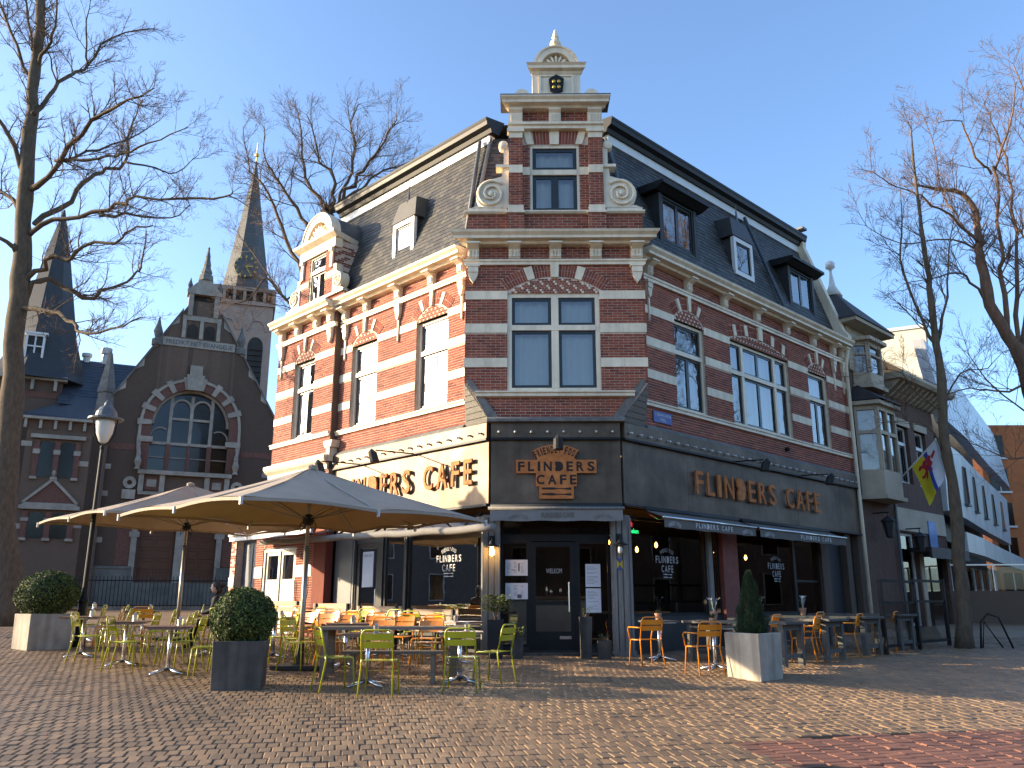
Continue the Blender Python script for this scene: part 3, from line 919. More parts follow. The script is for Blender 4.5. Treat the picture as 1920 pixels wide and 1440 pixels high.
# ---- stepped gable over the corner
def shell(F, sc, zc, r, d, parent, n=9):
    mb = MB()
    k = 20
    o = [(sc + r * math.cos(math.pi * i / k), zc + r * math.sin(math.pi * i / k)) for i in range(k + 1)]
    i2 = [(sc + r * 0.70 * math.cos(math.pi * i / k), zc + r * 0.70 * math.sin(math.pi * i / k)) for i in range(k + 1)]
    for i in range(k):
        mb.prism(F, [o[i], o[i + 1], i2[i + 1], i2[i]], d - 0.25, d)
    rim = MB()
    for i in range(k):
        a = [(sc + (r + 0.04) * math.cos(math.pi * j / k), zc + (r + 0.04) * math.sin(math.pi * j / k)) for j in (i, i + 1)]
        rim.prism(F, [a[0], a[1], o[i + 1], o[i]], d - 0.28, d + 0.03)
    p = obj("pediment", mb, m_cream, parent)
    obj("rim", rim, m_cream, p)
    f = MB(); f.prism(F, [(sc + r * 0.71 * math.cos(math.pi * i / k), zc + r * 0.71 * math.sin(math.pi * i / k)) for i in range(k + 1)], d - 0.24, d - 0.16)
    obj("niche", f, m_stone, p)
    for i in range(n):
        a = math.pi * (i + 0.5) / n
        f = MB()
        pts = [(sc + rr * math.cos(a + da), zc + rr * math.sin(a + da)) for rr, da in ((r * 0.12, -0.10), (r * 0.50, -0.11), (r * 0.60, 0), (r * 0.50, 0.11), (r * 0.12, 0.10))]
        f.prism(F, pts, d - 0.165, d - 0.03)
        obj("flute", f, m_cream, p)
    return p
def volute(F, sc, zc, r, side, parent, ztop, sin, d=0.03, base=None):
    """scroll that sweeps from the pilaster (s=sin) outwards"""
    sg = side
    mb = MB()
    pts = []
    for i in range(15):
        a = math.pi * (0.42 - 1.32 * i / 14)
        pts.append((sc + sg * r * math.cos(a) , zc + r * math.sin(a)))
    b = base
    outl = [(sin, b), (sin, ztop), (sin + sg * 0.14, ztop), (sin + sg * 0.16, zc + r * 1.25)] + pts[:9] + [(sc + sg * r * 0.9, b + 0.06), (sc + sg * (r + 0.12), b)]
    mb.prism(F, outl, -0.2, d)
    v = obj("volute", mb, m_cream, parent)
    sp = []
    for i in range(40):
        t = i / 39
        a = math.pi * (0.75 - 3.9 * t); rr = r * (0.97 - 0.75 * t)
        sp.append(F(sc + sg * rr * math.cos(a), d + 0.012 + 0.03 * t, zc + rr * math.sin(a)))
    s = MB(); s.tube(sp, [0.045 * (r / 0.4) * (1 - 0.3 * i / 39) for i in range(40)], 6)
    s.lathe(lambda x, y, z: F(sc + x, d + z, zc + y), [(r * 0.22, 0), (r * 0.2, 0.05), (0.01, 0.07)], 10)
    obj("spiral", s, m_cream, v, smooth=True)
    return v
G_OPEN = [(0.23, 1.38, 10.28, 12.0)]
m = MB(); backing(FC, m, -0.24, 1.91, 10.24, 13.0, G_OPEN, deep=-0.3); m.box(FC, -1.19, 2.80, -0.5, -0.006, 9.66, 10.26)
m.box(FC, -0.24, -0.20, -2.2, -0.3, 9.7, 13.0); m.box(FC, 1.87, 1.91, -2.2, -0.3, 9.7, 13.0); m.box(FC, -0.20, 1.87, -2.2, -0.31, 12.9, 13.0)
gable = obj("gable", m, m_mortar, cafe)
m = MB()
laid(FC, m, -1.19, 2.80, 9.70, 10.24)
laid(FC, m, -0.24, 1.91, 10.30, 12.02, G_OPEN + [(-0.24, 0.06, 10, 13), (1.60, 1.91, 10, 13)], [(11.24, 11.44)])
laid(FC, m, -0.24, 1.91, 12.53, 12.88)
# soldier course over the window
for i in range(20):
    s = 0.12 + i * 0.072
    if abs(s + 0.03 - 0.805) < 0.12 or 0.1 < s < 0.3 or 1.3 < s < 1.5: continue
    m.prism(FC, [(s, 12.03), (s + 0.06, 12.03), (s + 0.06 + (s - 0.8) * 0.08, 12.36), (s + (s - 0.8) * 0.08, 12.36)], -0.03, 0.004)
FG1 = Fr((-0.24, 17.78, 0), (0, 1, 0), (-1, 0, 0)); FG2 = Fr((1.91, 17.78, 0), (0, 1, 0), (1, 0, 0))
laid(FG1, m, 0, 1.6, 9.8, 12.88); laid(FG2, m, 0, 1.6, 9.8, 12.88)
obj("brickwork", m, m_brick, gable, kind="stuff")
m = MB()
for a, b in ((-0.26, 0.06), (1.59, 1.92)):
    laid(FC, m, a, b, 10.42, 12.14, (), [(11.24, 11.44)], d=0.11); m.box(FC, a, b, 0.0, 0.08, 9.70, 12.14) if False else None
    laid(FC, m, a - 0.03, b + 0.03, 9.72, 10.22, d=0.14)
obj("pilaster_brick", m, m_brick, gable, kind="stuff")
for a, b in ((-0.26, 0.06), (1.59, 1.92)):
    m = MB(); m.box(FC, a + 0.003, b - 0.003, -0.02, 0.104, 10.2, 12.16); m.box(FC, a - 0.027, b + 0.027, -0.02, 0.134, 9.7, 10.22)
    p = obj("pilaster", m, m_mortar, gable)
    m = MB(); m.box(FC, a - 0.05, b + 0.05, -0.02, 0.17, 10.22, 10.27); m.box(FC, a - 0.02, b + 0.02, -0.02, 0.14, 10.27, 10.42); obj("pilaster_base", m, m_cream, p)
    m = MB(); m.box(FC, a, b, -0.02, 0.125, 11.24, 11.44); obj("stone_band", m, m_stone, p)
    m = MB(); m.box(FC, a, b, -0.02, 0.13, 12.14, 12.28); m.box(FC, a - 0.04, b + 0.04, -0.02, 0.17, 12.28, 12.37); obj("capital", m, m_cream, p)
for a, b in ((0.06, 0.23), (1.38, 1.59)):
    m = MB(); m.box(FC, a, b, -0.05, 0.012, 11.24, 11.44); obj("stone_band", m, m_stone, gable)
for a, b, t in ((0.70, 0.91, 0.0), (0.16, 0.32, -0.09), (1.30, 1.46, 0.09)):
    m = MB(); m.prism(FC, [(a - t * 0.1, 12.02), (b - t * 0.1, 12.02), (b + t + 0.01, 12.37), (a + t - 0.01, 12.37)], -0.04, 0.03); obj("keystone", m, m_stone, gable)
m = MB(); m.mould(FC, [(0, 12.37), (0.14, 12.37), (0.14, 12.44), (0.19, 12.46), (0.19, 12.52), (0, 12.52)], -0.28, 1.95); obj("architrave", m, m_cream, gable)
for a, b in ((-0.26, 0.06), (0.68, 0.96), (1.59, 1.92)):
    m = MB(); m.mould(FC, [(0, 12.52), (0.14, 12.52), (0.14, 12.78), (0.2, 12.84), (0.2, 12.89), (0, 12.89)], a, b)
    for k in range(4):
        m.box(FC, a + 0.05 + k * (b - a - 0.1) / 3.2, a + 0.075 + k * (b - a - 0.1) / 3.2, 0.14, 0.155, 12.56, 12.74)
    obj("bracket", m, m_cream, gable)
m = MB(); m.mould(FC, [(-0.4, 12.89), (0.16, 12.89), (0.20, 12.93), (0.32, 12.96), (0.32, 13.02), (0.38, 13.08), (0.38, 13.11), (-0.4, 13.11)], -0.26, 1.92, 0.5, 0.5); obj("cornice", m, m_cream, gable)
m = MB(); m.box(FC, -0.46, 2.12, -0.4, 0.385, 13.112, 13.135); obj("flashing", m, m_lead, gable)
m = MB(); m.mould(FC, [(-0.1, 10.24), (0.05, 10.24), (0.09, 10.28), (0.09, 10.31), (-0.1, 10.31)], -1.24, 2.85); m.box(FC, -1.2, -0.3, -0.2, 0.03, 10.31, 10.40); m.box(FC, 1.98, 2.8, -0.2, 0.03, 10.31, 10.40); obj("coping", m, m_cream, gable)
wG = window(FC, 0.23, 1.38, 10.28, 12.0, d=-0.02, transom=11.31, tw=0.13, fw=0.06, sash=0.085, parent=cafe, outer=m_cream)
volute(FC, -0.66, 10.74, 0.36, -1, cafe, 11.40, -0.26, base=10.39)
volute(FC, 2.32, 10.74, 0.36, 1, cafe, 11.40, 1.92, base=10.39)
for sg, s0 in ((-1, -0.26), (1, 1.92)):
    m = MB(); m.box(FC, min(s0, s0 + sg * 0.30), max(s0, s0 + sg * 0.30), -0.2, 0.09, 11.40, 11.47)
    a, b = sorted((s0, s0 + sg * 0.12))
    m.box(FC, a, b, -0.2, 0.02, 11.47, 11.95)
    cx = s0 + sg * 0.13
    m.lathe(lambda x, y, z: FC(cx + x, z, 12.0 + y), [(0.11, -0.15), (0.11, 0.04), (0.06, 0.06), (0.01, 0.07)], 12)
    obj("side_scroll", m, m_cream, gable)
    cx2 = 0.87 + sg * 0.78
    m = MB(); m.prism(FC, [(cx2 - sg * 0.2, 13.13), (cx2 + sg * 0.22, 13.13)][::sg] + [(cx2 + 0.20 * math.cos(a) + sg * 0.04, 13.14 + 0.27 * math.sin(a)) for a in np.linspace(0.05, math.pi - 0.05, 10)], -0.1, 0.16)
    obj("ear_scroll", m, m_cream, gable)
# attic block, shell and finial
m = MB(); m.box(FC, 0.30, 1.44, -0.5, 0.06, 13.13, 13.9); m.box(FC, 0.24, 1.50, -0.5, 0.10, 13.13, 13.25)
attic = obj("attic", m, m_cream, gable)
m = MB(); ring4(m, FC, 0.46, 1.28, 13.32, 13.84, 0.05, 0.05, 0.09); obj("panel_moulding", m, m_cream, attic)
m = MB(); m.mould(FC, [(-0.5, 13.86), (0.08, 13.86), (0.11, 13.92), (0.20, 13.95), (0.20, 14.02), (0.25, 14.07), (-0.5, 14.07)], 0.30, 1.44, 0.6, 0.6); obj("attic_cornice", m, m_cream, attic)
shell(FC, 0.87, 14.07, 0.50, 0.12, cafe, 7)
m = MB(); m.lathe(lambda x, y, z: FC(0.87 + x, -0.05 + y, 14.55 + z), [(0.10, 0), (0.12, 0.06), (0.07, 0.10), (0.14, 0.20), (0.13, 0.27), (0.07, 0.33), (0.09, 0.40), (0.06, 0.50), (0.035, 0.60), (0.01, 0.63)], 10); obj("finial", m, m_stone, cafe, smooth=False)
# coat of arms
m = MB(); m.prism(FC, [(0.72, 13.38), (0.87, 13.28), (1.02, 13.38), (1.05, 13.68), (0.98, 13.74), (0.87, 13.80), (0.76, 13.74), (0.69, 13.68)], 0.08, 0.15); sh = obj("shield", m, m_black, gable)
m_gold = mat("gilding", (0.62, 0.40, 0.08), 0.35, metal=0.8, var=0.1)
for dx in (-0.06, 0.06):
    for dz in (0.0, 0.15):
        m = MB(); m.ball(FC, (0.87 + dx, 0.155, 13.46 + dz), 0.045, 8, 6, sy=0.5); obj("charge", m, m_gold, sh, smooth=True)

# ---- dormers
def dormer_plain(F, s0, s1, z0, z1, d, label=None, black=True):
    """flat-topped dormer with wide hood"""
    m = MB(); m.box(F, s0 - 0.14, s0 - 0.003, -1.6, d, z0 - 0.2, z1 + 0.02); m.box(F, s1 + 0.003, s1 + 0.14, -1.6, d, z0 - 0.2, z1 + 0.02); m.box(F, s0 - 0.14, s1 + 0.14, -1.6, d, z0 - 0.2, z0); m.box(F, s0 - 0.003, s1 + 0.003, -1.6, -0.9, z0, z1)
    o = obj("dormer", m, m_char, cafe)
    m = MB(); m.mould(F, [(-1.7, z1 + 0.02), (d + 0.05, z1 + 0.02), (d + 0.22, z1 + 0.10), (d + 0.30, z1 + 0.12), (d + 0.30, z1 + 0.20), (-1.7, z1 + 0.30)], s0 - 0.34, s1 + 0.34); obj("hood", m, m_black, o)
    window(F, s0, s1, z0, z1, d=d - 0.02, fw=0.05, sash=0.06, outer=m_char, parent=cafe, curtain=True, name="dormer_window", blind=1.0)
    return o
def dormer_small(F, s0, s1, z0, z1, d):
    m = MB(); m.box(F, s0 + 0.1, s1 - 0.1, -1.5, d - 0.06, z0, z1)
    o = obj("dormer", m, m_slate, cafe)
    c = (s0 + s1) / 2
    h0 = z1 + 0.02
    hood = MB()
    b = [F(s0 - 0.02, -1.5, h0), F(s1 + 0.02, -1.5, h0), F(s1 + 0.02, d + 0.02, h0 + 0.0), F(s0 - 0.02, d + 0.02, h0)]
    t = [F(s0 + 0.08, -1.5, h0 + 0.7), F(s1 - 0.08, -1.5, h0 + 0.7), F(s1 - 0.12, d - 0.12, h0 + 0.62), F(s0 + 0.12, d - 0.12, h0 + 0.62)]
    ap = F(c, -0.8, h0 + 0.85)
    hood.add(b + t, [(0, 1, 2, 3), (3, 2, 6, 7), (1, 5, 6, 2), (0, 3, 7, 4), (4, 5, 6, 7)])
    obj("hood", hood, m_slate, o)
    sp = MB(); sp.tube([F(c, d - 0.15, h0 + 0.55), F(c, d - 0.15, h0 + 0.75), F(c, d - 0.15, h0 + 1.15)], [0.06, 0.035, 0.005], 6); obj("spike", sp, m_lead, o)
    window(F, s0 + 0.04, s1 - 0.04, z0, z1, d=d, fw=0.13, sash=0.05, outer=m_white, parent=cafe, curtain=False, name="dormer_window", casements=False)
    return o
dormer_plain(FR, 2.30, 3.70, 10.36, 11.72, -0.22)
dormer_small(FR, 5.70, 6.80, 10.54, 11.68, -0.25)
dormer_plain(FR, 8.92, 10.30, 10.36, 11.66, -0.22)
dormer_small(FL, 3.30, 4.30, 10.38, 11.54, -0.30)
# ornate dormer on the bay
FD = Fr(FL(0, 0.12, 0), FL.u, FL.n)
m = MB(); D_OPEN = [(6.90, 7.76, 10.08, 11.50)]
backing(FD, m, 6.45, 8.22, 9.72, 11.75, D_OPEN, deep=-0.25); m.box(FD, 6.45, 6.5, -1.9, -0.25, 9.72, 11.75); m.box(FD, 8.17, 8.22, -1.9, -0.25, 9.72, 11.75); m.box(FD, 5.85, 8.82, -0.3, -0.006, 9.72, 10.0)
dorm = obj("ornate_dormer", m, m_mortar, cafe)
m = MB(); laid(FD, m, 6.45, 8.22, 10.02, 11.5, D_OPEN, [(10.62, 10.8)]); laid(FD, m, 5.85, 8.82, 9.74, 10.0)
FD2 = Fr(FD(6.45, 0, 0), -FD.n, -FD.u); laid(FD2, m, 0.0, 1.2, 9.8, 11.6)
obj("brickwork", m, m_brick, dorm, kind="stuff")
m = MB(); m.box(FD, 6.43, 6.89, -0.05, 0.02, 10.62, 10.8); m.box(FD, 7.77, 8.24, -0.05, 0.02, 10.62, 10.8); obj("stone_band", m, m_stone, dorm)
m = MB(); m.box(FD, 6.38, 8.29, -0.2, 0.05, 11.5, 11.78); obj("frieze", m, m_cream, dorm)
m = MB(); m.mould(FD, [(-1.9, 11.78), (0.06, 11.78), (0.16, 11.84), (0.22, 11.88), (0.24, 11.95), (-1.9, 11.95)], 6.30, 8.37, 0.3, 0.3); obj("cornice", m, m_cream, dorm)
m = MB(); m.mould(FD, [(-0.1, 10.0), (0.08, 10.0), (0.08, 10.07), (-0.1, 10.07)], 5.82, 8.85); obj("coping", m, m_cream, dorm)
shell(FD, 7.335, 11.95, 0.80, 0.08, cafe, 9)
m = MB(); k = 14
for i in range(k):
    a = [(7.335 + 0.8 * math.cos(math.pi * j / k), 11.95 + 0.8 * math.sin(math.pi * j / k)) for j in (i, i + 1)]
    m.quad(FD(a[0][0], -0.17, a[0][1]), FD(a[1][0], -0.17, a[1][1]), FD(a[1][0], -1.9, a[1][1]), FD(a[0][0], -1.9, a[0][1]))
obj("barrel_roof", m, m_lead, dorm)
window(FD, 6.90, 7.76, 10.08, 11.50, d=-0.03, transom=11.0, fw=0.05, parent=cafe, outer=m_cream, name="dormer_window")
volute(FD, 6.18, 10.40, 0.25, -1, cafe, 10.95, 6.44, base=10.07)
volute(FD, 8.50, 10.40, 0.25, 1, cafe, 10.95, 8.23, base=10.07)
for s in (6.55, 8.12):
    m = MB(); m.box(FD, s - 0.06, s + 0.06, 0, 0.06, 10.9, 11.5); m.box(FD, s - 0.08, s + 0.08, 0, 0.1, 11.38, 11.5); obj("console", m, m_cream, dorm)

# ------------------------------------------------------------------ shopfront
def text_mesh(name, s, F, s0, s1, z0, z1, d, thick=0.0, bold=0.0, material=None, flip=False, chars=False):
    """lettering laid on a wall frame, filling s0..s1 by z0..z1; returns one mesh, or one per letter"""
    co, polys = glyph(s, bold)
    if len(co) == 0: return None
    x0, x1 = co[:, 0].min(), co[:, 0].max(); y0, y1 = co[:, 1].min(), co[:, 1].max()
    a, b = (s1, s0) if flip else (s0, s1)
    edges = {}
    for p in polys:
        for i in range(len(p)):
            e = (p[i], p[(i + 1) % len(p)]); k = tuple(sorted(e)); edges.setdefault(k, []).append(e)
    V = [(a + (b - a) * (v[0] - x0) / (x1 - x0), z0 + (z1 - z0) * (v[1] - y0) / (y1 - y0)) for v in co]
    n = len(V)
    m = MB()
    m.v = [F(p[0], d, p[1]) for p in V]
    m.f = [tuple(p) for p in polys]
    if thick:
        m.v += [F(p[0], d - thick, p[1]) for p in V]
        for k, es in edges.items():
            if len(es) == 1:
                i, j = es[0]; m.f.append((i, j, n + j, n + i))
    return m

WID = dict(F=0.8, L=0.78, I=0.30, N=1.0, D=0.95, E=0.8, R=0.92, S=0.88, C=0.98, A=1.05)
def spaced(F, s, s0, s1, z0, z1, d, bold=0.0, flip=False, gap=0.42):
    """narrow letters set wide apart"""
    m = MB()
    tot = sum(WID.get(c, 0.55) for c in s) + gap * (len(s) - 1)
    k = (s1 - s0) / tot; x = 0.0
    for c in s:
        w = WID.get(c, 0.55); a, b = x, x + w; x = b + gap
        if c == " ": continue
        A, B_ = (s1 - a * k, s1 - b * k) if flip else (s0 + a * k, s0 + b * k)
        if c == "D":
            pts = [(0, 0), (0.62, 0), (0.88, 0.14), (1, 0.36), (1, 0.64), (0.88, 0.86), (0.62, 1), (0, 1), (0, 0.62), (0.12, 0.5), (0, 0.38)]
            m.add([F(A + (B_ - A) * p[0], d, z0 + (z1 - z0) * p[1]) for p in pts], [tuple(range(len(pts)))])
        else:
            t = text_mesh("l", c, F, min(A, B_), max(A, B_), z0, z1, d, bold=bold, flip=flip)
            if t: m.add(t.v, t.f)
    return m

def arc_text(F, s, sc, zc, r, a0, a1, h, d, flip=1, bold=0.0, w=None):
    m = MB()
    n = len(s)
    ws = [0.35 if ch == "I" else 0.45 if ch == " " else 0.8 for ch in s]
    tot = sum(ws) + 0.28 * (n - 1)
    x_ = 0.0
    for i, ch in enumerate(s):
        a = a0 + (a1 - a0) * (x_ + ws[i] / 2) / tot
        w = abs(a1 - a0) * r * ws[i] / tot
        x_ += ws[i] + 0.28
        if ch == " ": continue
        base = lambda x, dd, z, a=a: F(sc + flip * ((r + z) * math.sin(a) + x * math.cos(a)), dd, zc + (r + z) * math.cos(a) - x * math.sin(a))
        t = text_mesh("t", ch, base, -w / 2, w / 2, 0, h, d, bold=bold)
        if t: m.add(t.v, t.f)
    return m

# corner posts and door front under the chamfer
def fluted(F, s0, s1, z0, z1, d, n=3):
    m = MB(); m.box(F, s0, s1, -0.15, d - 0.035, z0, z1)
    w = (s1 - s0) / n
    for i in range(n):
        m.box(F, s0 + i * w + 0.012, s0 + (i + 1) * w - 0.012, d - 0.04, d, z0 + 0.08, z1 - 0.05)
    m.box(F, s0 - 0.02, s1 + 0.02, -0.15, d + 0.02, z0, z0 + 0.1)
    return m
zg = 0.60
for s0, s1 in ((-0.80, -0.43), (1.87, 2.22)):
    obj("corner_post", fluted(FG, s0, s1, zg - 0.02, 3.42, 0.02), m_post, cafe)
obj("corner_post", fluted(FL, 0.02, 0.24, zg, 3.42, 0.03, 2), m_post, cafe)
obj("corner_post", fluted(FR, 0.02, 0.24, zg - 0.02, 3.42, 0.03, 2), m_post, cafe)

def shop_window(F, s0, s1, z0, z1, d=-0.1, fw=0.07, frame=None, plinth=None, parent=cafe, name="shop_window", bars=()):
    m = MB(); ring4(m, F, s0, s1, z0, z1, fw, d - 0.08, d)
    for b in bars: m.box(F, s0 + fw, s1 - fw, d - 0.07, d - 0.01, b - 0.03, b + 0.03)
    w = obj(name, m, frame or m_black, parent)
    m = MB(); m.quad(F(s0 + fw * .8, d - 0.04, z0 + fw * .8), F(s1 - fw * .8, d - 0.04, z0 + fw * .8), F(s1 - fw * .8, d - 0.04, z1 - fw * .8), F(s0 + fw * .8, d - 0.04, z1 - fw * .8))
    obj("pane", m, m_glass_shop, w)
    if plinth is not None:
        m = MB(); m.box(F, s0, s1, -0.2, d + 0.03, plinth, z0); obj("plinth", m, m_char, w)
    return w
# entrance, a little recessed between the posts
ED = -0.35
m = MB(); m.box(FG, -0.43, 1.87, ED - 0.1, ED + 0.02, 2.90, 2.98); m.box(FG, 0.16, 0.21, ED - 0.1, ED, 0.6, 2.9); m.box(FG, 1.14, 1.19, ED - 0.1, ED, 0.6, 2.9); obj("door_frame", m, m_black, cafe)
shop_window(FG, -0.43, 1.87, 2.98, 3.42, ED, 0.06)
shop_window(FG, -0.43, 0.16, 0.75, 2.90, ED, 0.05, plinth=0.55)
shop_window(FG, 1.19, 1.87, 0.75, 2.90, ED, 0.05, plinth=0.55)
m = MB(); ring4(m, FG, 0.21, 1.14, 0.62, 2.88, 0.10, ED - 0.06, ED - 0.01); m.box(FG, 0.31, 1.04, ED - 0.06, ED - 0.01, 1.58, 1.66); m.box(FG, 0.31, 1.04, ED - 0.055, ED - 0.015, 0.72, 1.05)
door = obj("door", m, m_black, cafe)
m = MB(); m.quad(FG(0.31, ED - 0.04, 1.05), FG(1.04, ED - 0.04, 1.05), FG(1.04, ED - 0.04, 2.78), FG(0.31, ED - 0.04, 2.78)); obj("pane", m, m_glass_shop, door)
m = MB(); m.tube([FG(1.0, ED + 0.05, 1.45), FG(1.0, ED + 0.05, 2.05)], 0.015, 8); m.tube([FG(1.0, ED - 0.01, 1.5), FG(1.0, ED + 0.05, 1.5)], 0.01, 6); m.tube([FG(1.0, ED - 0.01, 2.0), FG(1.0, ED + 0.05, 2.0)], 0.01, 6); obj("handle", m, m_alu, door)
m = MB(); m.box(FG, 0.80, 1.04, ED - 0.01, ED + 0.005, 0.90, 0.96); obj("letter_slot", m, m_alu, door)
m = text_mesh("welkom", "WELKOM", FG, 0.53, 0.86, 2.23, 2.33, ED - 0.02); obj("lettering", m, m_print_dim, door)
m = MB(); m.box(FG, -0.43, 1.87, -0.5, 0.05, 0.50, 0.64); obj("threshold", m, m_concrete_dark, cafe)
m = MB(); m.box(FG, -0.43, 1.87, -0.5, 0.0, 3.42, 3.66); obj("soffit", m, m_char, cafe)

# left shopfront
zl = 0.70
shop_window(FL, 0.24, 2.90, 1.25, 3.42, -0.10, 0.06, plinth=0.55)
shop_window(FL, 2.98, 3.84, 0.85, 3.42, -0.10, 0.08, frame=m_char, plinth=0.55)
m = MB(); ring4(m, FL, 4.0, 4.95, 0.75, 3.05, 0.12, -0.16, -0.09); m.box(FL, 3.84, 4.0, -0.2, -0.06, 0.6, 3.42); m.box(FL, 3.84, 5.0, -0.2, -0.07, 3.05, 3.42); m.box(FL, 4.95, 5.0, -0.2, -0.06, 0.6, 3.05); m.box(FL, 2.90, 2.98, -0.2, -0.05, 0.6, 3.42)
d2 = obj("side_door", m, m_char, cafe)
m = MB(); m.quad(FL(4.1, -0.13, 0.85), FL(4.85, -0.13, 0.85), FL(4.85, -0.13, 2.95), FL(4.1, -0.13, 2.95)); obj("pane", m, m_glass_shop, d2)
m = MB(); m.box(FL, 4.3, 4.75, -0.128, -0.12, 2.0, 2.85); obj("notice", m, m_paper, d2)
m = text_mesh("n", "OPEN 10:00", FL, 4.36, 4.7, 2.72, 2.78, -0.117, flip=True); obj("lettering", m, m_ink, d2)
m = MB(); m.tube([FL(4.06, -0.03, 1.55), FL(4.06, -0.03, 1.95)], 0.014, 6); obj("handle", m, m_alu, d2)
m = MB(); m.box(FL, 5.0, 5.85, -0.2, -0.03, 0.6, 3.42); m.box(FL, 5.07, 5.78, -0.03, -0.018, 0.9, 3.3); obj("grey_panel", m, mat("grey_board", (0.11, 0.115, 0.115), 0.5, var=0.12), cafe)
m = MB(); m.box(FL, 5.85, 6.03, -0.2, -0.08, 0.6, 3.66); obj("reveal", m, m_black, cafe)
m = MB(); backing(FB, m, 6.03, 7.40, 0.6, 5.05); backing(FB, m, 9.18, 9.62, 0.6, 3.4); m.box(FB, 7.40, 9.18, -0.26, -0.006, 3.1, 5.05); m.box(FB, 9.0, 9.18, -0.26, -0.006, 3.1, 3.4); m.box(FB, 10.82, 11.12, -0.3, 0, 0.6, 3.4); m.box(FB, 11.06, 11.12, -4.0, -0.3, 0.6, 3.4); m.box(FB, 9.1, 11.12, -4.0, -0.3, 3.3, 3.4); m.box(FB, 6.03, 6.06, -0.26, -0.007, 0.6, 5.05)
gw = obj("brick_wall", m, m_mortar, cafe)
m = MB(); laid(FB, m, 6.03, 7.40, 0.62, 5.03, (), [(2.30, 2.60), (1.1, 1.36)]); laid(FB, m, 9.18, 9.62, 0.62, 3.38, (), [(2.30, 2.60), (1.1, 1.36)]); laid(FB, m, 7.40, 9.1, 3.12, 5.03); laid(FB, m, 10.82, 11.12, 0.62, 3.38, (), [(2.1, 2.35)])
obj("brickwork", m, m_brick, gw, kind="stuff")
for s0, s1, a, b in ((6.6, 7.40, 2.30, 2.60), (6.6, 7.40, 1.1, 1.36), (9.18, 9.62, 2.30, 2.60), (9.18, 9.62, 1.1, 1.36), (10.82, 11.14, 2.1, 2.35), (6.03, 6.6, 2.30, 2.60)):
    m = MB(); m.box(FB, s0, s1, -0.05, 0.014, a, b); obj("stone_block", m, m_white if s0 > 6.1 else m_brick, cafe)
m = MB(); m.box(FB, 5.93, 6.5, -0.2, 0.02, 0.6, 3.4); obj("brick_pier", m, m_brick, cafe)
m = MB(); m.mould(FB, [(-0.1, 3.4), (0.08, 3.4), (0.08, 3.5), (0.13, 3.55), (0.13, 3.62), (-0.1, 3.62)], 6.6, 11.15); obj("string_course", m, m_white, cafe)
m = MB(); m.mould(FB, [(-0.1, 5.05), (0.05, 5.05), (0.06, 5.15), (0.16, 5.24), (0.20, 5.32), (0.20, 5.40), (-0.1, 5.46)], 6.05, 9.12, 0.3, 0.3); obj("base_cornice", m, m_cream, cafe)
m = MB(); m.box(FL, 5.98, 6.14, 0.0, 0.24, 5.25, 5.62); m.prism(FL, [(5.9, 5.62), (6.2, 5.62), (6.28, 5.8), (5.85, 5.8)], 0, 0.26); obj("rainwater_head", m, m_stone, cafe)
# pale double door and blue door
m = MB(); ring4(m, FB, 7.42, 9.16, 0.75, 3.08, 0.08, -0.22, -0.02); m.box(FB, 8.26, 8.32, -0.2, -0.03, 0.8, 3.0)
dd = obj("double_door", m, mat("pale_grey_paint", (0.42, 0.42, 0.38), 0.4, var=0.06), cafe)
m_pale = mat("cream_door_leaf", (0.60, 0.59, 0.53), 0.35, var=0.05)
for a, b in ((7.50, 8.26), (8.32, 9.08)):
    m = MB(); m.box(FB, a + 0.004, b - 0.004, -0.16, -0.06, 0.80, 2.25); m.box(FB, a + 0.004, a + 0.1, -0.16, -0.06, 2.25, 3.0); m.box(FB, b - 0.1, b - 0.004, -0.16, -0.06, 2.25, 3.0); m.box(FB, a + 0.1, b - 0.1, -0.16, -0.06, 2.9, 3.0)
    lf = obj("leaf", m, m_pale, dd)
    m = MB(); m.quad(FB(a + 0.1, -0.1, 2.25), FB(b - 0.1, -0.1, 2.25), FB(b - 0.1, -0.1, 2.9), FB(a + 0.1, -0.1, 2.9)); obj("pane", m, m_glass_shop, lf)
m = MB(); m.box(FB, 9.64, 10.80, -0.35, -0.22, 0.7, 3.38); m.box(FB, 10.18, 10.22, -0.22, -0.20, 0.7, 3.3)
bd = obj("blue_door", m, mat("slate_blue_paint", (0.055, 0.070, 0.095), 0.4, var=0.1), cafe)
m = MB(); m.tube([FB(10.08, -0.2, 1.55), FB(10.08, -0.14, 1.6), FB(10.08, -0.14, 1.8), FB(10.08, -0.2, 1.85)], 0.014, 6); obj("handle", m, m_alu, bd)
m = MB(); m.tube([FB(6.75, 0.02, 2.9), FB(6.75, 0.03, 1.9), FB(6.9, 0.03, 1.45), FB(7.2, 0.03, 1.5), FB(7.35, 0.03, 2.2)], 0.012, 5); obj("hanging_cable", m, m_black, cafe)

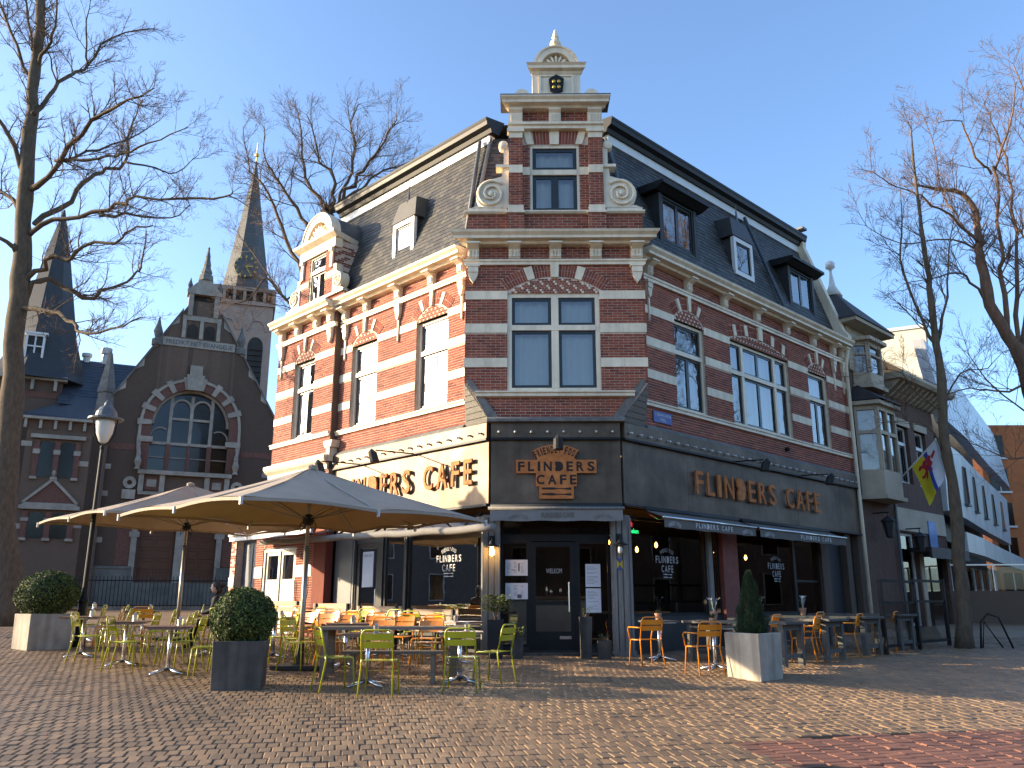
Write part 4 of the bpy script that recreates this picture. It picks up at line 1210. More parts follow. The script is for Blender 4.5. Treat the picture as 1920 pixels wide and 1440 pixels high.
# right shopfront
shop_window(FR, 0.24, 3.20, 1.35, 3.42, -0.10, 0.06, plinth=0.45)
m = MB(); m.box(FR, 3.20, 3.36, -0.2, -0.02, 0.5, 3.42); obj("mullion_post", m, m_post, cafe)
shop_window(FR, 3.36, 3.78, 1.35, 3.42, -0.12, 0.05, plinth=0.45)
m = MB(); m.box(FR, 3.78, 4.44, -0.25, 0.0, 0.5, 3.42); obj("brick_pier", m, mat("red_painted_brick", (0.20, 0.055, 0.035), 0.7, var=0.2, scale=6), cafe)
shop_window(FR, 4.44, 7.45, 1.35, 3.42, -0.10, 0.06, plinth=0.45)
shop_window(FR, 7.45, 8.85, 0.9, 3.42, -0.10, 0.06, plinth=0.45, bars=(2.2,))
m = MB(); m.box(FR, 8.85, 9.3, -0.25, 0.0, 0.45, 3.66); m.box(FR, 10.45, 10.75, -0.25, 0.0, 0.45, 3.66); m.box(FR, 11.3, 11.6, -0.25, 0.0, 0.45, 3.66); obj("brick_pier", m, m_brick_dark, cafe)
m = MB(); m.box(FR, 9.3, 10.45, -0.3, -0.2, 0.45, 3.4); m.box(FR, 10.75, 11.3, -0.3, -0.2, 0.45, 3.4); m.box(FR, 9.4, 10.35, -0.2, -0.18, 0.7, 2.9); obj("closed_door", m, m_char, cafe)
m = MB(); m.tube([FR(11.45, 0.12, 0.8), FR(11.45, 0.12, 5.6), FR(11.45, 0.12, 8.9), FR(11.4, 0.25, 9.4)], 0.06, 8); obj("drainpipe", m, m_stone, cafe, smooth=True)

# steel fascia round the corner
def fascia(F, s0, s1, z0=3.66, zm=5.05, z1=5.38, d=0.05, seams=()):
    cut = [s0] + list(seams) + [s1]
    for a, b in zip(cut, cut[1:]):
        m = MB(); m.box(F, a + 0.004, b - 0.004, d - 0.06, d, z0, zm); m.box(F, a + 0.004, b - 0.004, d - 0.02, d + 0.07, zm, z1)
        obj("fascia_panel", m, m_zinc, cafe)
    m = MB(); m.mould(F, [(d - 0.1, z0 - 0.06), (d + 0.08, z0 - 0.06), (d + 0.08, z0 - 0.02), (d, z0), (d - 0.1, z0)], s0, s1); obj("fascia_rail", m, m_char, cafe)
    m = MB(); m.mould(F, [(d, zm - 0.05), (d + 0.09, zm - 0.05), (d + 0.09, zm - 0.002), (d, zm - 0.002)], s0, s1); obj("light_rail", m, m_black, cafe)
    n = int((s1 - s0) / 0.34)
    for i in range(n):
        s = s0 + (i + 0.5) * (s1 - s0) / n
        m = MB(); m.tube([F(s, d + 0.07, zm + 0.12), F(s, d + 0.11, zm + 0.12)], 0.022, 6); m.ball(F, (s, d + 0.14, zm + 0.11), 0.028, 6, 5)
        obj("bulb", m, m_pearl, cafe, smooth=True)
m_pearl = mat("unlit_bulb", (0.55, 0.55, 0.52), 0.15, var=0.05)
fascia(FG, -0.64, 2.13, d=0.06, seams=())
fascia(FL, 0.0, 6.0, seams=(2.05, 4.0))
fascia(FR, 0.0, 11.45, seams=(2.4, 5.0, 7.6, 10.2))

# lettering signs
def letter_sign(F, s0, s1, z0, z1, d, flip, label):
    txt = "FLINDERS CAFE"
    r = root("cafe_sign", F((s0 + s1) / 2, d, z0), label, "sign")
    wid = dict(F=0.8, L=0.78, I=0.36, N=1.05, D=1.0, E=0.82, R=0.95, S=0.9, C=1.0, A=1.08)
    wid[" "] = 0.62
    gap = 0.44
    tot = sum(wid[c] for c in txt) + gap * (len(txt) - 1)
    k = (s1 - s0) / tot
    x = 0
    for c in txt:
        a = x; b = x + wid[c]; x = b + gap
        if c == " ": continue
        A, B_ = (s1 - a * k, s1 - b * k) if flip else (s0 + a * k, s0 + b * k)
        if c == "D":
            # solid letter with a bite taken out of its back
            pts = [(0, 0), (0.62, 0), (0.86, 0.12), (1, 0.34), (1, 0.66), (0.86, 0.88), (0.62, 1), (0, 1), (0, 0.62), (0.10, 0.58), (0.13, 0.5), (0.10, 0.42), (0, 0.38)]
            m = MB(); m.prism(F, [(A + (B_ - A) * p[0], z0 + (z1 - z0) * p[1]) for p in pts], d, d + 0.045)
            sd = MB(); sd.prism(F, [(A + (B_ - A) * p[0], z0 + (z1 - z0) * p[1]) for p in pts], d - 0.04, d - 0.001)
        else:
            m = text_mesh("l", c, F, min(A, B_), max(A, B_), z0, z1, d + 0.045, thick=0.045, bold=0.012, flip=flip)
            sd = None
        o = obj("letter", m, m_rust, r)
    return r
letter_sign(FL, 0.44, 5.85, 4.10, 4.66, 0.10, True, "rusted steel letters spelling the cafe name on the sunlit left fascia")
letter_sign(FR, 2.60, 8.78, 4.08, 4.62, 0.10, False, "rusted steel letters spelling the cafe name on the shaded right fascia")
lg = root("logo_sign", FG(0.75, 0.1, 3.75), "rusted cut-out logo sign above the corner entrance", "sign")
m = MB()
c0, zc0 = 0.75, 3.72
top = [(c0 + 1.02 * math.sin(a), 3.87 + 1.02 * math.cos(a)) for a in np.linspace(-0.50, 0.50, 11)]
pts = [(0.75 - 0.36, 3.74), (0.75 + 0.36, 3.74), (1.11, 4.00), (1.18, 4.00), (1.18, 4.28), (1.60, 4.28), (1.60, 4.56), (1.16, 4.56), (1.14, 4.60)] + top[::-1] + [(0.36, 4.60), (0.34, 4.56), (-0.10, 4.56), (-0.10, 4.28), (0.32, 4.28), (0.32, 4.00), (0.39, 4.00)]
m.prism(FG, pts, 0.11, 0.15)
obj("plate", m, m_rust, lg)
def logo(F, sc, w, z_fl, h_fl, z_cf, h_cf, d, flip, parent, material, bold=0.02, knife=True):
    f = -1 if flip else 1
    obj("lettering", spaced(F, "FLINDERS", sc - w / 2, sc + w / 2, z_fl, z_fl + h_fl, d, bold=bold, flip=flip), material, parent)
    obj("lettering", spaced(F, "CAFE", sc - w * 0.26, sc + w * 0.26, z_cf, z_cf + h_cf, d, bold=bold, flip=flip), material, parent)
    k = w / 1.62
    obj("lettering", arc_text(F, "FRIENDLY FOOD", sc, z_fl + h_fl - 0.62 * k, 0.80 * k, -0.56, 0.56, 0.16 * k, d, flip=f, bold=bold), material, parent)
    if knife:
        zk = z_cf - 0.09 * k
        m = MB()
        for dz, prongs in ((0, False), (-0.12 * k, True)):
            z = zk + dz; a = w * 0.19
            pts = [(-a, -0.012), (-a * 0.3, -0.025), (0.1 * a, -0.008), (a * 0.5, -0.012), (a, -0.03), (a, 0.03), (a * 0.5, 0.012), (0.1 * a, 0.008), (-a * 0.3, 0.03), (-a, 0.022)]
            m.add([F(sc + f * p[0], d, z + p[1] * k) for p in pts], [tuple(range(len(pts)))])
        obj("cutlery_mark", m, material, parent)
logo(FG, 0.75, 1.62, 4.32, 0.205, 4.04, 0.205, 0.154, False, lg, m_rust_side, bold=0.03)

# printed logos on the panes
for F, sc, fl, z in ((FL, 1.48, True, 2.50), (FR, 1.70, False, 2.48), (FR, 6.52, False, 2.48)):
    w = root("window_logo", F(sc, -0.13, z), {True: "pale printed logo on the left shop window", False: "pale printed logo on the window beside the entrance" if sc < 3 else "pale printed logo on the far right shop window"}[fl], "logo")
    logo(F, sc, 0.84, z, 0.15, z - 0.20, 0.15, -0.136, fl, w, m_print_dim, bold=0.012)

# menus
for i, (a, b, c, e, lab) in enumerate(((-0.33, 0.14, 2.18, 2.51, "upper landscape menu sheet left of the door"), (-0.33, 0.14, 1.70, 2.03, "lower landscape menu sheet left of the door, with a dark picture"), (1.355, 1.67, 1.95, 2.42, "upper portrait menu sheet right of the door"), (1.355, 1.67, 1.43, 1.92, "lower portrait menu sheet right of the door"))):
    r = root("menu_sheet", FG((a + b) / 2, ED + 0.01, c), lab, "menu", "menus on the glass beside the door")
    m = MB(); m.box(FG, a, b, ED + 0.004, ED + 0.010, c, e); obj("sheet", m, m_paper, r)
    m = MB()
    cols = 3 if b - a > 0.4 else 1
    for k in range(cols):
        x0 = a + 0.03 + k * (b - a - 0.03) / cols
        for j in range(9 if cols == 3 else 13):
            zz = e - 0.06 - j * (e - c - 0.1) / (9 if cols == 3 else 13)
            if random.random() < 0.2: continue
            m.box(FG, x0, x0 + random.uniform(0.4, 0.95) * ((b - a) / cols - 0.06), ED + 0.010, ED + 0.0115, zz, zz + 0.006)
    if i == 1: m.box(FG, -0.08, 0.01, ED + 0.010, ED + 0.012, 1.72, 1.80)
    if i == 0: m.box(FG, -0.06, -0.03, ED + 0.010, ED + 0.012, 2.27, 2.44); m.box(FG, -0.2, -0.12, ED + 0.010, ED + 0.012, 2.29, 2.305)
    obj("print", m, m_ink, r, kind="stuff")

# street name plate, bell
sn = root("street_sign", FR(1.55, 0.03, 5.6), "blue enamel street name plate on the brick beside the oriel", "sign")
m = MB(); m.box(FR, 1.20, 1.91, 0.01, 0.03, 5.60, 5.86); obj("plate", m, m_blue_sign, sn)
obj("lettering", text_mesh("l", "'S GRAVELANDSE", FR, 1.25, 1.86, 5.75, 5.82, 0.034), m_white, sn)
obj("lettering", text_mesh("l", "WEG", FR, 1.44, 1.67, 5.64, 5.71, 0.034), m_white, sn)
m = MB(); m.lathe(lambda x, y, z: FR(7.3 + x, z, 5.72 + y), [(0.06, 0), (0.06, 0.08), (0.03, 0.12)], 10); obj("anchor_plate", m, m_black, cafe)

# awnings
def valance(F, s0, s1, d, z0, z1, label, logos, light=False):
    r = root("awning", F((s0 + s1) / 2, d, z0), label, "awning")
    mt = m_awning_light if light else m_awning
    m = MB(); n = int((s1 - s0) / 0.12)
    vs = []
    for i in range(n + 1):
        s = s0 + (s1 - s0) * i / n
        vs += [F(s, d + 0.008 * math.sin(i * 1.1), z0 + 0.008 * math.sin(i * 0.9)), F(s, d, z1)]
    m.add(vs, [(2 * i, 2 * i + 2, 2 * i + 3, 2 * i + 1) for i in range(n)])
    obj("valance", m, mt, r)
    m = MB(); m.quad(F(s0, d, z1), F(s1, d, z1), F(s1, 0.12, 3.56), F(s0, 0.12, 3.56)); obj("cloth", m, mt, r)
    m = MB(); m.tube([F(s0 - 0.04, d, z1), F(s1 + 0.04, d, z1)], 0.032, 8); obj("front_bar", m, m_alu if not light else m_post, r, smooth=True)
    m = MB(); m.tube([F(s0, 0.14, 3.58), F(s1, 0.14, 3.58)], 0.05, 8); obj("roller", m, m_char, r, smooth=True)
    for s in (s0 + 0.15, s1 - 0.15):
        m = MB(); m.tube([F(s, 0.1, 3.5), F(s, d * 0.6, 3.35), F(s, d, z1 - 0.02)], 0.018, 6); obj("arm", m, m_alu, r)
    for (a, b, t, arc) in logos:
        if arc:
            c = (a + b) / 2
            obj("lettering", arc_text(F, t, c, z0 - 0.28, 0.34, -0.6, 0.6, 0.085, d + 0.014, bold=0.01), m_print, r)
        else:
            obj("lettering", spaced(F, t, a, b, z0 + 0.05, z1 - 0.05, d + 0.014, bold=0.02), m_print, r)
    return r
valance(FR, 0.60, 4.28, 0.62, 3.16, 3.37, "taupe awning with white lettering, next to the entrance", [(0.72, 1.2, "FRIENDLY FOOD", 1), (1.75, 3.25, "FLINDERS CAFE", 0), (3.65, 4.15, "FRIENDLY FOOD", 1)])
valance(FR, 4.50, 9.10, 0.62, 3.16, 3.37, "longer taupe awning with white lettering, farther along the right front", [(4.65, 5.2, "FRIENDLY FOOD", 1), (6.5, 8.2, "FLINDERS CAFE", 0)])
aw = valance(FG, -0.64, 2.10, 0.35, 3.26, 3.52, "short faded awning over the corner entrance", [], light=True)
for a, b, t, arc in ((-0.3, 0.2, "FRIENDLY FOOD", 1), (0.42, 1.1, "FLINDERS CAFE", 0), (1.5, 1.9, "FRIENDLY FOOD", 1)):
    m = arc_text(FG, t, (a + b) / 2, 3.08, 0.26, -0.7, 0.7, 0.06, 0.364) if arc else text_mesh("l", t, FG, a, b, 3.33, 3.43, 0.364, bold=0.02)
    obj("lettering", m, m_awning, aw)
la = root("rolled_awning", FL(3.0, 0.3, 3.4), "rolled taupe awning along the left shopfront behind the parasols", "awning")
m = MB(); m.tube([FL(-0.6 + i * 0.45, 0.45 + 0.01 * math.sin(i * 2), 3.09 + 0.008 * i + 0.015 * math.sin(i * 1.7)) for i in range(22)], 0.085, 8); obj("roll", m, m_awning_light, la, smooth=True)
for i in range(6):
    m = MB(); m.tube([FL(0.3 + i * 1.6, -0.05, 3.5), FL(0.3 + i * 1.6, 0.45, 3.2 + 0.02 * i)], 0.025, 6); obj("arm", m, m_char, la)

# lamps
def arm_lamp(F, s, z, label, out=1.2):
    r = root("fascia_lamp", F(s, 0.1, z), label, "lamp", "lamps on arms over the fascia")
    m = MB(); m.tube([F(s, 0.05, z), F(s, out, z - 0.05)], 0.016, 6); m.lathe(lambda x, y, zz: F(s + x, 0.05 + zz, z + y), [(0.05, 0), (0.05, 0.05), (0.02, 0.07)], 8); obj("arm", m, m_black, r)
    m = MB(); m.lathe(lambda x, y, zz: F(s + x, out + y + zz * 0.35, z - 0.33 + zz), [(0.10, 0), (0.11, 0.02), (0.10, 0.22), (0.05, 0.27), (0.02, 0.30)], 12); obj("shade", m, m_char, r, smooth=False)
    return r
arm_lamp(FL, 2.53, 5.02, "spot lamp on an arm over the left fascia, nearer the corner")
arm_lamp(FL, 4.76, 5.03, "spot lamp on an arm over the left fascia, at its far end")
arm_lamp(FG, 0.78, 5.04, "spot lamp on a short arm above the logo sign", out=0.5)
arm_lamp(FR, 4.4, 5.04, "spot lamp on an arm over the right fascia, nearer the entrance", out=0.9)
arm_lamp(FR, 7.8, 5.04, "spot lamp on an arm over the right fascia, at its far end", out=0.9)
def wall_lamp(F, s, z, label, lit):
    r = root("wall_lamp", F(s, 0.05, z), label, "lamp")
    m = MB(); m.box(F, s - 0.05, s + 0.05, 0.03, 0.06, z + 0.1, z + 0.32); m.tube([F(s, 0.05, z + 0.25), F(s, 0.16, z + 0.27), F(s, 0.2, z + 0.18)], 0.016, 6); obj("bracket", m, m_black, r)
    m = MB(); m.lathe(lambda x, y, zz: F(s + x, 0.2 + y, z + zz), [(0.17, 0.08), (0.15, 0.10), (0.06, 0.14), (0.04, 0.20), (0.01, 0.21)], 14); obj("shade", m, m_black, r)
    m = MB(); m.lathe(lambda x, y, zz: F(s + x, 0.2 + y, z + zz), [(0.025, 0.08), (0.05, 0.0), (0.045, -0.07), (0.01, -0.10)], 10); obj("bulb", m, m_lampwarm if lit else m_pearl, r, smooth=True)
    if lit:
        li = bpy.data.lights.new("wall_lamp_light", 'POINT'); li.energy = 3.0; li.color = (1, 0.6, 0.25); li.shadow_soft_size = 0.05
        lo = bpy.data.objects.new("wall_lamp_light", li); scene.collection.objects.link(lo); lo.location = F(s, 0.27, z - 0.02); lo.parent = r; lo.matrix_parent_inverse = Matrix.Translation(-r.location)
wall_lamp(FG, -0.60, 2.66, "lit barn lamp on the post left of the entrance", True)
wall_lamp(FG, 2.04, 2.70, "unlit barn lamp on the post right of the entrance", False)
m = MB(); m.prism(FG, [(1.98, 2.28), (2.10, 2.28), (2.04, 2.36)], 0.02, 0.03); m.prism(FG, [(1.98, 2.52), (2.10, 2.52), (2.04, 2.44)], 0.02, 0.03)
sk = obj("quality_sticker", m, mat("sticker_blue", (0.06, 0.08, 0.30), 0.5), cafe)
m = MB(); m.prism(FG, [(1.98, 2.30), (2.04, 2.40), (1.98, 2.50)], 0.02, 0.031); m.prism(FG, [(2.10, 2.30), (2.04, 2.40), (2.10, 2.50)], 0.02, 0.031); obj("sticker_half", m, mat("sticker_yellow", (0.5, 0.35, 0.03), 0.5), sk)
# neon in the window
ne = root("neon_sign", FR(0.5, -0.3, 3.2), "small green and red neon sign in the window beside the entrance", "sign")
obj("lettering", text_mesh("l", "Heineken", FR, 0.30, 0.78, 3.08, 3.18, -0.20, bold=0.012), m_neon_g, ne)
m = MB(); st = [(0.52 + (0.07 if i % 2 == 0 else 0.03) * math.sin(math.pi * i / 5), 3.27 + (0.07 if i % 2 == 0 else 0.03) * math.cos(math.pi * i / 5)) for i in range(10)]
m.prism(FR, st, -0.21, -0.19); obj("star", m, m_neon_r, ne)
# interior: bar, pendants, tables
m = MB(); m.box(FG, -0.3, 1.6, -3.4, -2.8, 0.68, 1.72); bar = obj("bar_counter", m, mat("pale_counter", (0.30, 0.28, 0.24), 0.6, var=0.12), cafe)
m = MB(); m.box(FG, -0.4, 1.7, -3.45, -2.7, 1.72, 1.78); obj("bar_top", m, m_room_wood, cafe)
for s, h in ((0.62, 0.30), (0.72, 0.22), (0.95, 0.26), (0.3, 0.2), (1.3, 0.25)):
    m = MB(); c = FG(s, -2.95, 1.78); m.lathe(lambda x, y, z: (c[0] + x, c[1] + y, c[2] + z), [(0.035, 0), (0.035, h * 0.6), (0.014, h * 0.75), (0.014, h)], 8); b = obj("bottle", m, m_alu, None, smooth=True); tag(b, {0.62: "tall steel tap on the bar, left of the pale bottle", 0.72: "short steel tap on the bar behind the door", 0.95: "pale bottle on the bar seen through the door", 0.3: "small bottle at the left end of the bar", 1.3: "bottle at the right end of the bar"}[s], "bottle")
bulbs = [(FR, 0.72, -1.0, 2.93, "bulb glowing inside beside the neon sign"), (FR, 1.62, -0.9, 2.80, "bulb glowing just above the logo near the entrance"), (FR, 2.5, -1.0, 2.95, "bulb glowing high inside beside the wooden mullion"), (FR, 0.55, -1.2, 2.35, "low bulb glowing inside right of the corner post"), (FR, 1.75, -1.2, 2.38, "low bulb glowing behind the logo near the entrance"), (FR, 4.55, -0.7, 2.85, "bulb glowing inside right of the red pier"), (FR, 5.6, -1.0, 2.80, "bulb glowing inside, left of the far logo"), (FR, 6.5, -1.0, 2.80, "bulb glowing inside above the far logo"), (FR, 5.15, -0.8, 2.38, "low bulb glowing inside behind the little cypress"),
         (FL, 2.30, -0.6, 3.00, "bulb glowing in the left window, the first from the side door"), (FL, 1.45, -0.6, 3.02, "bulb glowing in the left window, above the logo"), (FL, 0.55, -0.6, 3.06, "bulb glowing in the left window, nearest the corner")]
for F, s, d, z, lab in bulbs:
    r = root("pendant_bulb", F(s, d, z), lab, "lamp", "pendant bulbs in the cafe")
    m = MB(); m.lathe(lambda x, y, zz: F(s + x, d + y, z + zz), [(0.012, 0.07), (0.032, 0.03), (0.038, -0.01), (0.02, -0.05), (0.005, -0.06)], 8); obj("bulb", m, m_bulb, r, smooth=True)
    m = MB(); m.tube([F(s, d, z + 0.07), F(s, d, 3.6)], 0.006, 4); obj("flex", m, m_black, r)
for F, s, d, lab in ((FR, 0.9, -1.1, "dark cafe table inside, beside the corner post"), (FR, 2.3, -1.1, "dark cafe table inside, by the wooden mullion"), (FR, 5.4, -1.1, "dark cafe table inside, right of the red pier"), (FL, 1.0, -1.2, "dark cafe table inside the left window, nearer the corner"), (FL, 2.3, -1.2, "dark cafe table inside the left window, nearer the side door")):
    c = F(s, d, 0.68)
    r = root("inside_table", c, lab, "table", "tables inside the cafe")
    Fl = lambda x, y, z, c=c: (c[0] + x, c[1] + y, c[2] + z)
    m = MB(); m.box(Fl, -0.4, 0.4, -0.4, 0.4, 0.72, 0.76); obj("top", m, m_room_wood, r)
    m = MB(); m.tube([Fl(0, 0, 0), Fl(0, 0, 0.72)], 0.04, 8); m.box(Fl, -0.25, 0.25, -0.25, 0.25, 0, 0.02); obj("leg", m, m_black, r)

# ------------------------------------------------------------------ terrace furniture
def chair_proto(name, m_paint, arms):
    r = root(name, (0, 0, 0), "x", "chair")
    # faces -y; seat 0.45 high
    r0 = 0.0125
    W = 0.21
    for sx in (-1, 1):
        m = MB(); m.tube([(sx * (W + 0.02), -0.22, 0), (sx * W, -0.19, 0.43), (sx * (W - 0.005), -0.15, 0.445), (sx * (W - 0.005), 0.12, 0.445)], r0, 7); obj("leg", m, m_paint, r, smooth=True)
        m = MB(); m.tube([(sx * (W + 0.02), 0.27, 0), (sx * W, 0.19, 0.42), (sx * W, 0.20, 0.50)], r0, 7); obj("leg", m, m_paint, r, smooth=True)
    m = MB(); m.tube([(-W, 0.20, 0.48), (-W, 0.265, 0.78), (-W + 0.02, 0.275, 0.825), (-W + 0.06, 0.28, 0.845), (W - 0.06, 0.28, 0.845), (W - 0.02, 0.275, 0.825), (W, 0.265, 0.78), (W, 0.20, 0.48)], r0, 7)
    bf = obj("back_frame", m, m_paint, r, smooth=True)
    def sheet(a0, a1, lift):
        mm = MB(); n = 6; vs = []
        for i in range(n + 1):
            x = -W + 2 * W * i / n
            bow = 0.018 * (1 - (x / W) ** 2)
            for z in (a0, a1):
                y = 0.20 + (z - 0.48) * 0.217 + bow
                vs += [(x, y - 0.002, z), (x, y + 0.002, z)]
        fs = []
        for i in range(n):
            b = i * 4
            fs += [(b, b + 4, b + 6, b + 2), (b + 1, b + 3, b + 7, b + 5), (b + 2, b + 6, b + 7, b + 3), (b, b + 1, b + 5, b + 4)]
        return mm.add(vs, fs)
    for a0, a1 in ((0.61, 0.695), (0.712, 0.80)):
        obj("back_slat", sheet(a0, a1, 0), m_paint, r, smooth=False)
    for k in range(4):
        y0 = -0.20 + k * 0.103
        mm = MB(); mm.box(LOC, -W + 0.005, W - 0.005, y0, y0 + 0.095, 0.448 - (0.012 if k == 0 else 0), 0.456 - (0.004 if k == 0 else 0))
        obj("seat_slat", mm, m_paint, r)
    if arms:
        for sx in (-1, 1):
            m = MB(); m.tube([(sx * W, 0.245, 0.66), (sx * (W + 0.05), 0.15, 0.665), (sx * (W + 0.05), -0.16, 0.665), (sx * (W + 0.045), -0.20, 0.63), (sx * (W + 0.005), -0.20, 0.44)], r0, 7); obj("arm", m, m_paint, r, smooth=True)
    else:
        m = MB(); m.tube([(-W - .01, -0.20, 0.30), (W + .01, -0.20, 0.30)], 0.004, 4); obj("stretcher", m, m_paint, r)
    return r
protos = {}
def place(proto_key, x, y, deg, label, group):
    if proto_key not in protos:
        mk = {"g": ("green_chair", m_green, False), "o": ("orange_chair", m_orange, False), "a": ("orange_armchair", m_orange, True)}[proto_key]
        p = chair_proto(*mk); protos[proto_key] = (p, src_tree(p), [0])
    p, tr, used = protos[proto_key]
    loc = (x, y, gz(x, y) + 0.004)
    if used[0] == 0:
        used[0] = 1; o = p; o.location = loc; o.rotation_euler = (0, 0, R_(deg))
    else:
        o = dup(p, loc, R_(deg), tree=tr)
    tag(o, label, "chair", group)
    return o
GRP_L = "chairs on the sunny terrace"
chairs = [
 ("g", -1.91, 11.98, 178, "green metal chair seen from behind, directly right of the middle planter table"),
 ("g", -0.83, 12.52, 176, "green metal chair seen from behind, in front of the rightmost small table"),
 ("g", -0.42, 13.42, -118, "sunlit green metal chair turned sideways, nearest the entrance"),
 ("g", -3.72, 14.78, 68, "green metal chair just right of the middle box ball, facing right"),
 ("g", -2.60, 12.38, 118, "dark green metal chair angled away, right behind the middle planter"),
 ("g", -7.45, 16.28, -78, "green metal chair at the leftmost pedestal table"),
 ("g", -6.90, 15.90, -82, "green metal chair between the first and second pedestal tables from the left"),
 ("g", -6.12, 15.42, -78, "green metal chair right of the second pedestal table from the left"),
 ("g", -5.62, 14.74, -84, "green metal chair between the second and third pedestal tables from the left"),
 ("g", -4.88, 13.72, -80, "green metal chair beside the middle planter, nearest the camera on the left side"),
 ("g", -4.92, 14.60, -76, "green metal chair left behind the middle box ball"),
 ("g", -7.05, 17.05, -76, "green metal chair with a glaring back, behind the leftmost table"),
 ("g", -6.45, 16.60, -80, "green metal chair with a glaring back, in the second row left of the pole"),
 ("g", -5.35, 16.25, -75, "green metal chair left of the far parasol pole, second row"),
 ("o", -7.90, 18.55, 172, "orange metal chair seen from behind at the back of the left terrace"),
 ("o", -8.60, 18.15, -60, "orange metal chair behind the leftmost table, turned sideways"),
 ("g", -8.95, 19.15, -70, "sunlit chair at the far left table behind the box ball"),
 ("g", -6.20, 18.30, 170, "green metal chair seen from behind in the back row left of the person"),
 ("g", -5.45, 17.70, -75, "green metal chair in the back row beside the person"),
 ("o", -4.95, 18.20, -62, "orange metal chair behind the middle box ball in the back row"),
 ("o", -3.95, 17.05, -24, "orange metal chair left of the front parasol pole, facing out"),
 ("o", -4.45, 17.45, -30, "orange metal chair half hidden behind the middle box ball"),
 ("o", -3.42, 16.75, -18, "orange metal chair right beside the front parasol pole"),
 ("o", -2.86, 16.45, -20, "second orange metal chair right of the front parasol pole"),
 ("o", -2.28, 16.25, -20, "third orange metal chair right of the front parasol pole"),
 ("g", -3.45, 18.55, -30, "green metal chair in the back row behind the front parasol pole"),
 ("g", -2.80, 18.15, -35, "green metal chair in the back row before the grey panel"),
 ("g", -2.05, 17.60, 150, "green metal chair in the back row before the side door"),
 ("g", -1.35, 16.95, 125, "green metal chair in the back row below the window logo"),
 ("g", -3.95, 15.55, 95, "green metal chair behind the sideways one beside the middle box ball"),
 ("g", -8.05, 17.35, -74, "green metal chair behind the leftmost table, nearer the camera than the orange one"),
 ("g", -7.75, 15.72, 100, "green metal chair on the left side of the second table from the left"),
 ("g", -6.55, 14.55, 98, "green metal chair on the left side of the third table from the left"),
 ("g", -5.75, 16.95, -80, "green metal chair in the middle of the left terrace under the far parasol"),
 ("o", -5.15, 16.95, -40, "orange metal chair just behind the middle box ball, left of the pole"),
 ("g", -4.35, 15.95, -70, "green metal chair half hidden right behind the middle box ball"),
 ("g", -7.35, 19.35, -70, "green metal chair at the far end before the church fence"),
 ("o", -1.70, 15.90, -22, "fourth orange metal chair right of the front parasol pole"),
 ("g", -6.35, 19.55, -72, "green metal chair under the far parasol near the blue door"),
 ("g", -5.70, 19.25, -66, "green metal chair before the pale double door"),
 ("o", -5.25, 19.55, -50, "orange metal chair before the pale double door"),
 ("g", -4.60, 18.95, -50, "green metal chair near the bench before the pale double door"),
 ("g", -9.35, 18.95, -74, "green metal chair right behind the left box ball"),
 ("o", -4.10, 18.10, -35, "orange metal chair left of the pole in the back row"),
 ("g", -3.15, 17.55, 140, "green metal chair seen from behind near the pedestal table by the side door"),
 ("o", -3.20, 14.85, 110, "orange metal chair at the left end of the long plank table"),
 ("o", -2.45, 14.95, -15, "orange metal chair behind the long plank table, left"),
 ("o", -1.60, 14.98, -10, "orange metal chair behind the long plank table, right"),
 ("a", 2.27, 16.12, 200, "orange metal armchair nearest the entrance on the right"),
 ("a", 3.03, 14.78, 198, "orange metal armchair beside the right planter"),
 ("a", 5.45, 16.95, 232, "orange armchair at the second dark trestle table"),
 ("a", 6.75, 18.25, 232, "orange armchair at the third dark trestle table"),
 ("a", 8.05, 19.55, 232, "orange armchair at the last dark trestle table"),
 ("a", 4.85, 17.55, 230, "orange armchair half hidden behind the first dark trestle table"),
 ("a", 6.15, 18.85, 230, "orange armchair half hidden behind the second dark trestle table"),
]
for k, x, y, a, lab in chairs:
    place(k, x, y, a, lab, "metal chairs on the left terrace" if x < 1 else "orange armchairs on the right terrace")

def pedestal_table(x, y, w, l, deg, label, top=None, h=0.74):
    r = root("pedestal_table", (x, y, gz(x, y)), label, "table", "pedestal tables on the terrace")
    r.rotation_euler = (0, 0, 0)
    c, s = math.cos(R_(deg)), math.sin(R_(deg))
    z = gz(x, y)
    F = lambda a, b, e: (x + a * c - b * s, y + a * s + b * c, z + e)
    n = 5
    for i in range(n):
        a0 = -w / 2 + i * w / n
        m = MB(); m.box(F, a0 + 0.003, a0 + w / n - 0.003, -l / 2, l / 2, h - 0.03, h); obj("top_board", m, top or m_tabletop, r)
    m = MB(); m.box(F, -w / 2 + 0.05, w / 2 - 0.05, -l / 2 + 0.05, l / 2 - 0.05, h - 0.05, h - 0.031); obj("frame", m, m_alu, r)
    m = MB(); m.tube([F(0, 0, 0.03), F(0, 0, h - 0.04)], 0.032, 10); obj("column", m, m_alu, r, smooth=True)
    for k in range(4):
        a = math.pi / 4 + k * math.pi / 2
        m = MB(); m.tube([F(0, 0, 0.085), F(0.18 * math.cos(a), 0.18 * math.sin(a), 0.045), F(0.34 * math.cos(a), 0.34 * math.sin(a), 0.018)], [0.032, 0.024, 0.017], 6); obj("foot", m, m_alu, r, smooth=True)
    return r
def holder(x, y, zt, label):
    r = root("cutlery_holder", (x, y, zt), label, "holder", "table holders")
    F = lambda a, b, e: (x + a, y + b, zt + e)
    m = MB(); m.lathe(F, [(0.045, 0.0), (0.05, 0.10), (0.044, 0.10), (0.04, 0.01)], 10); obj("cup", m, m_alu, r)
    m = MB()
    for k in range(4): m.box(F, -0.02 + k * 0.012, -0.014 + k * 0.012, -0.02, 0.02, 0.05, 0.135 - 0.01 * (k % 2))
    obj("card", m, m_paper, r)
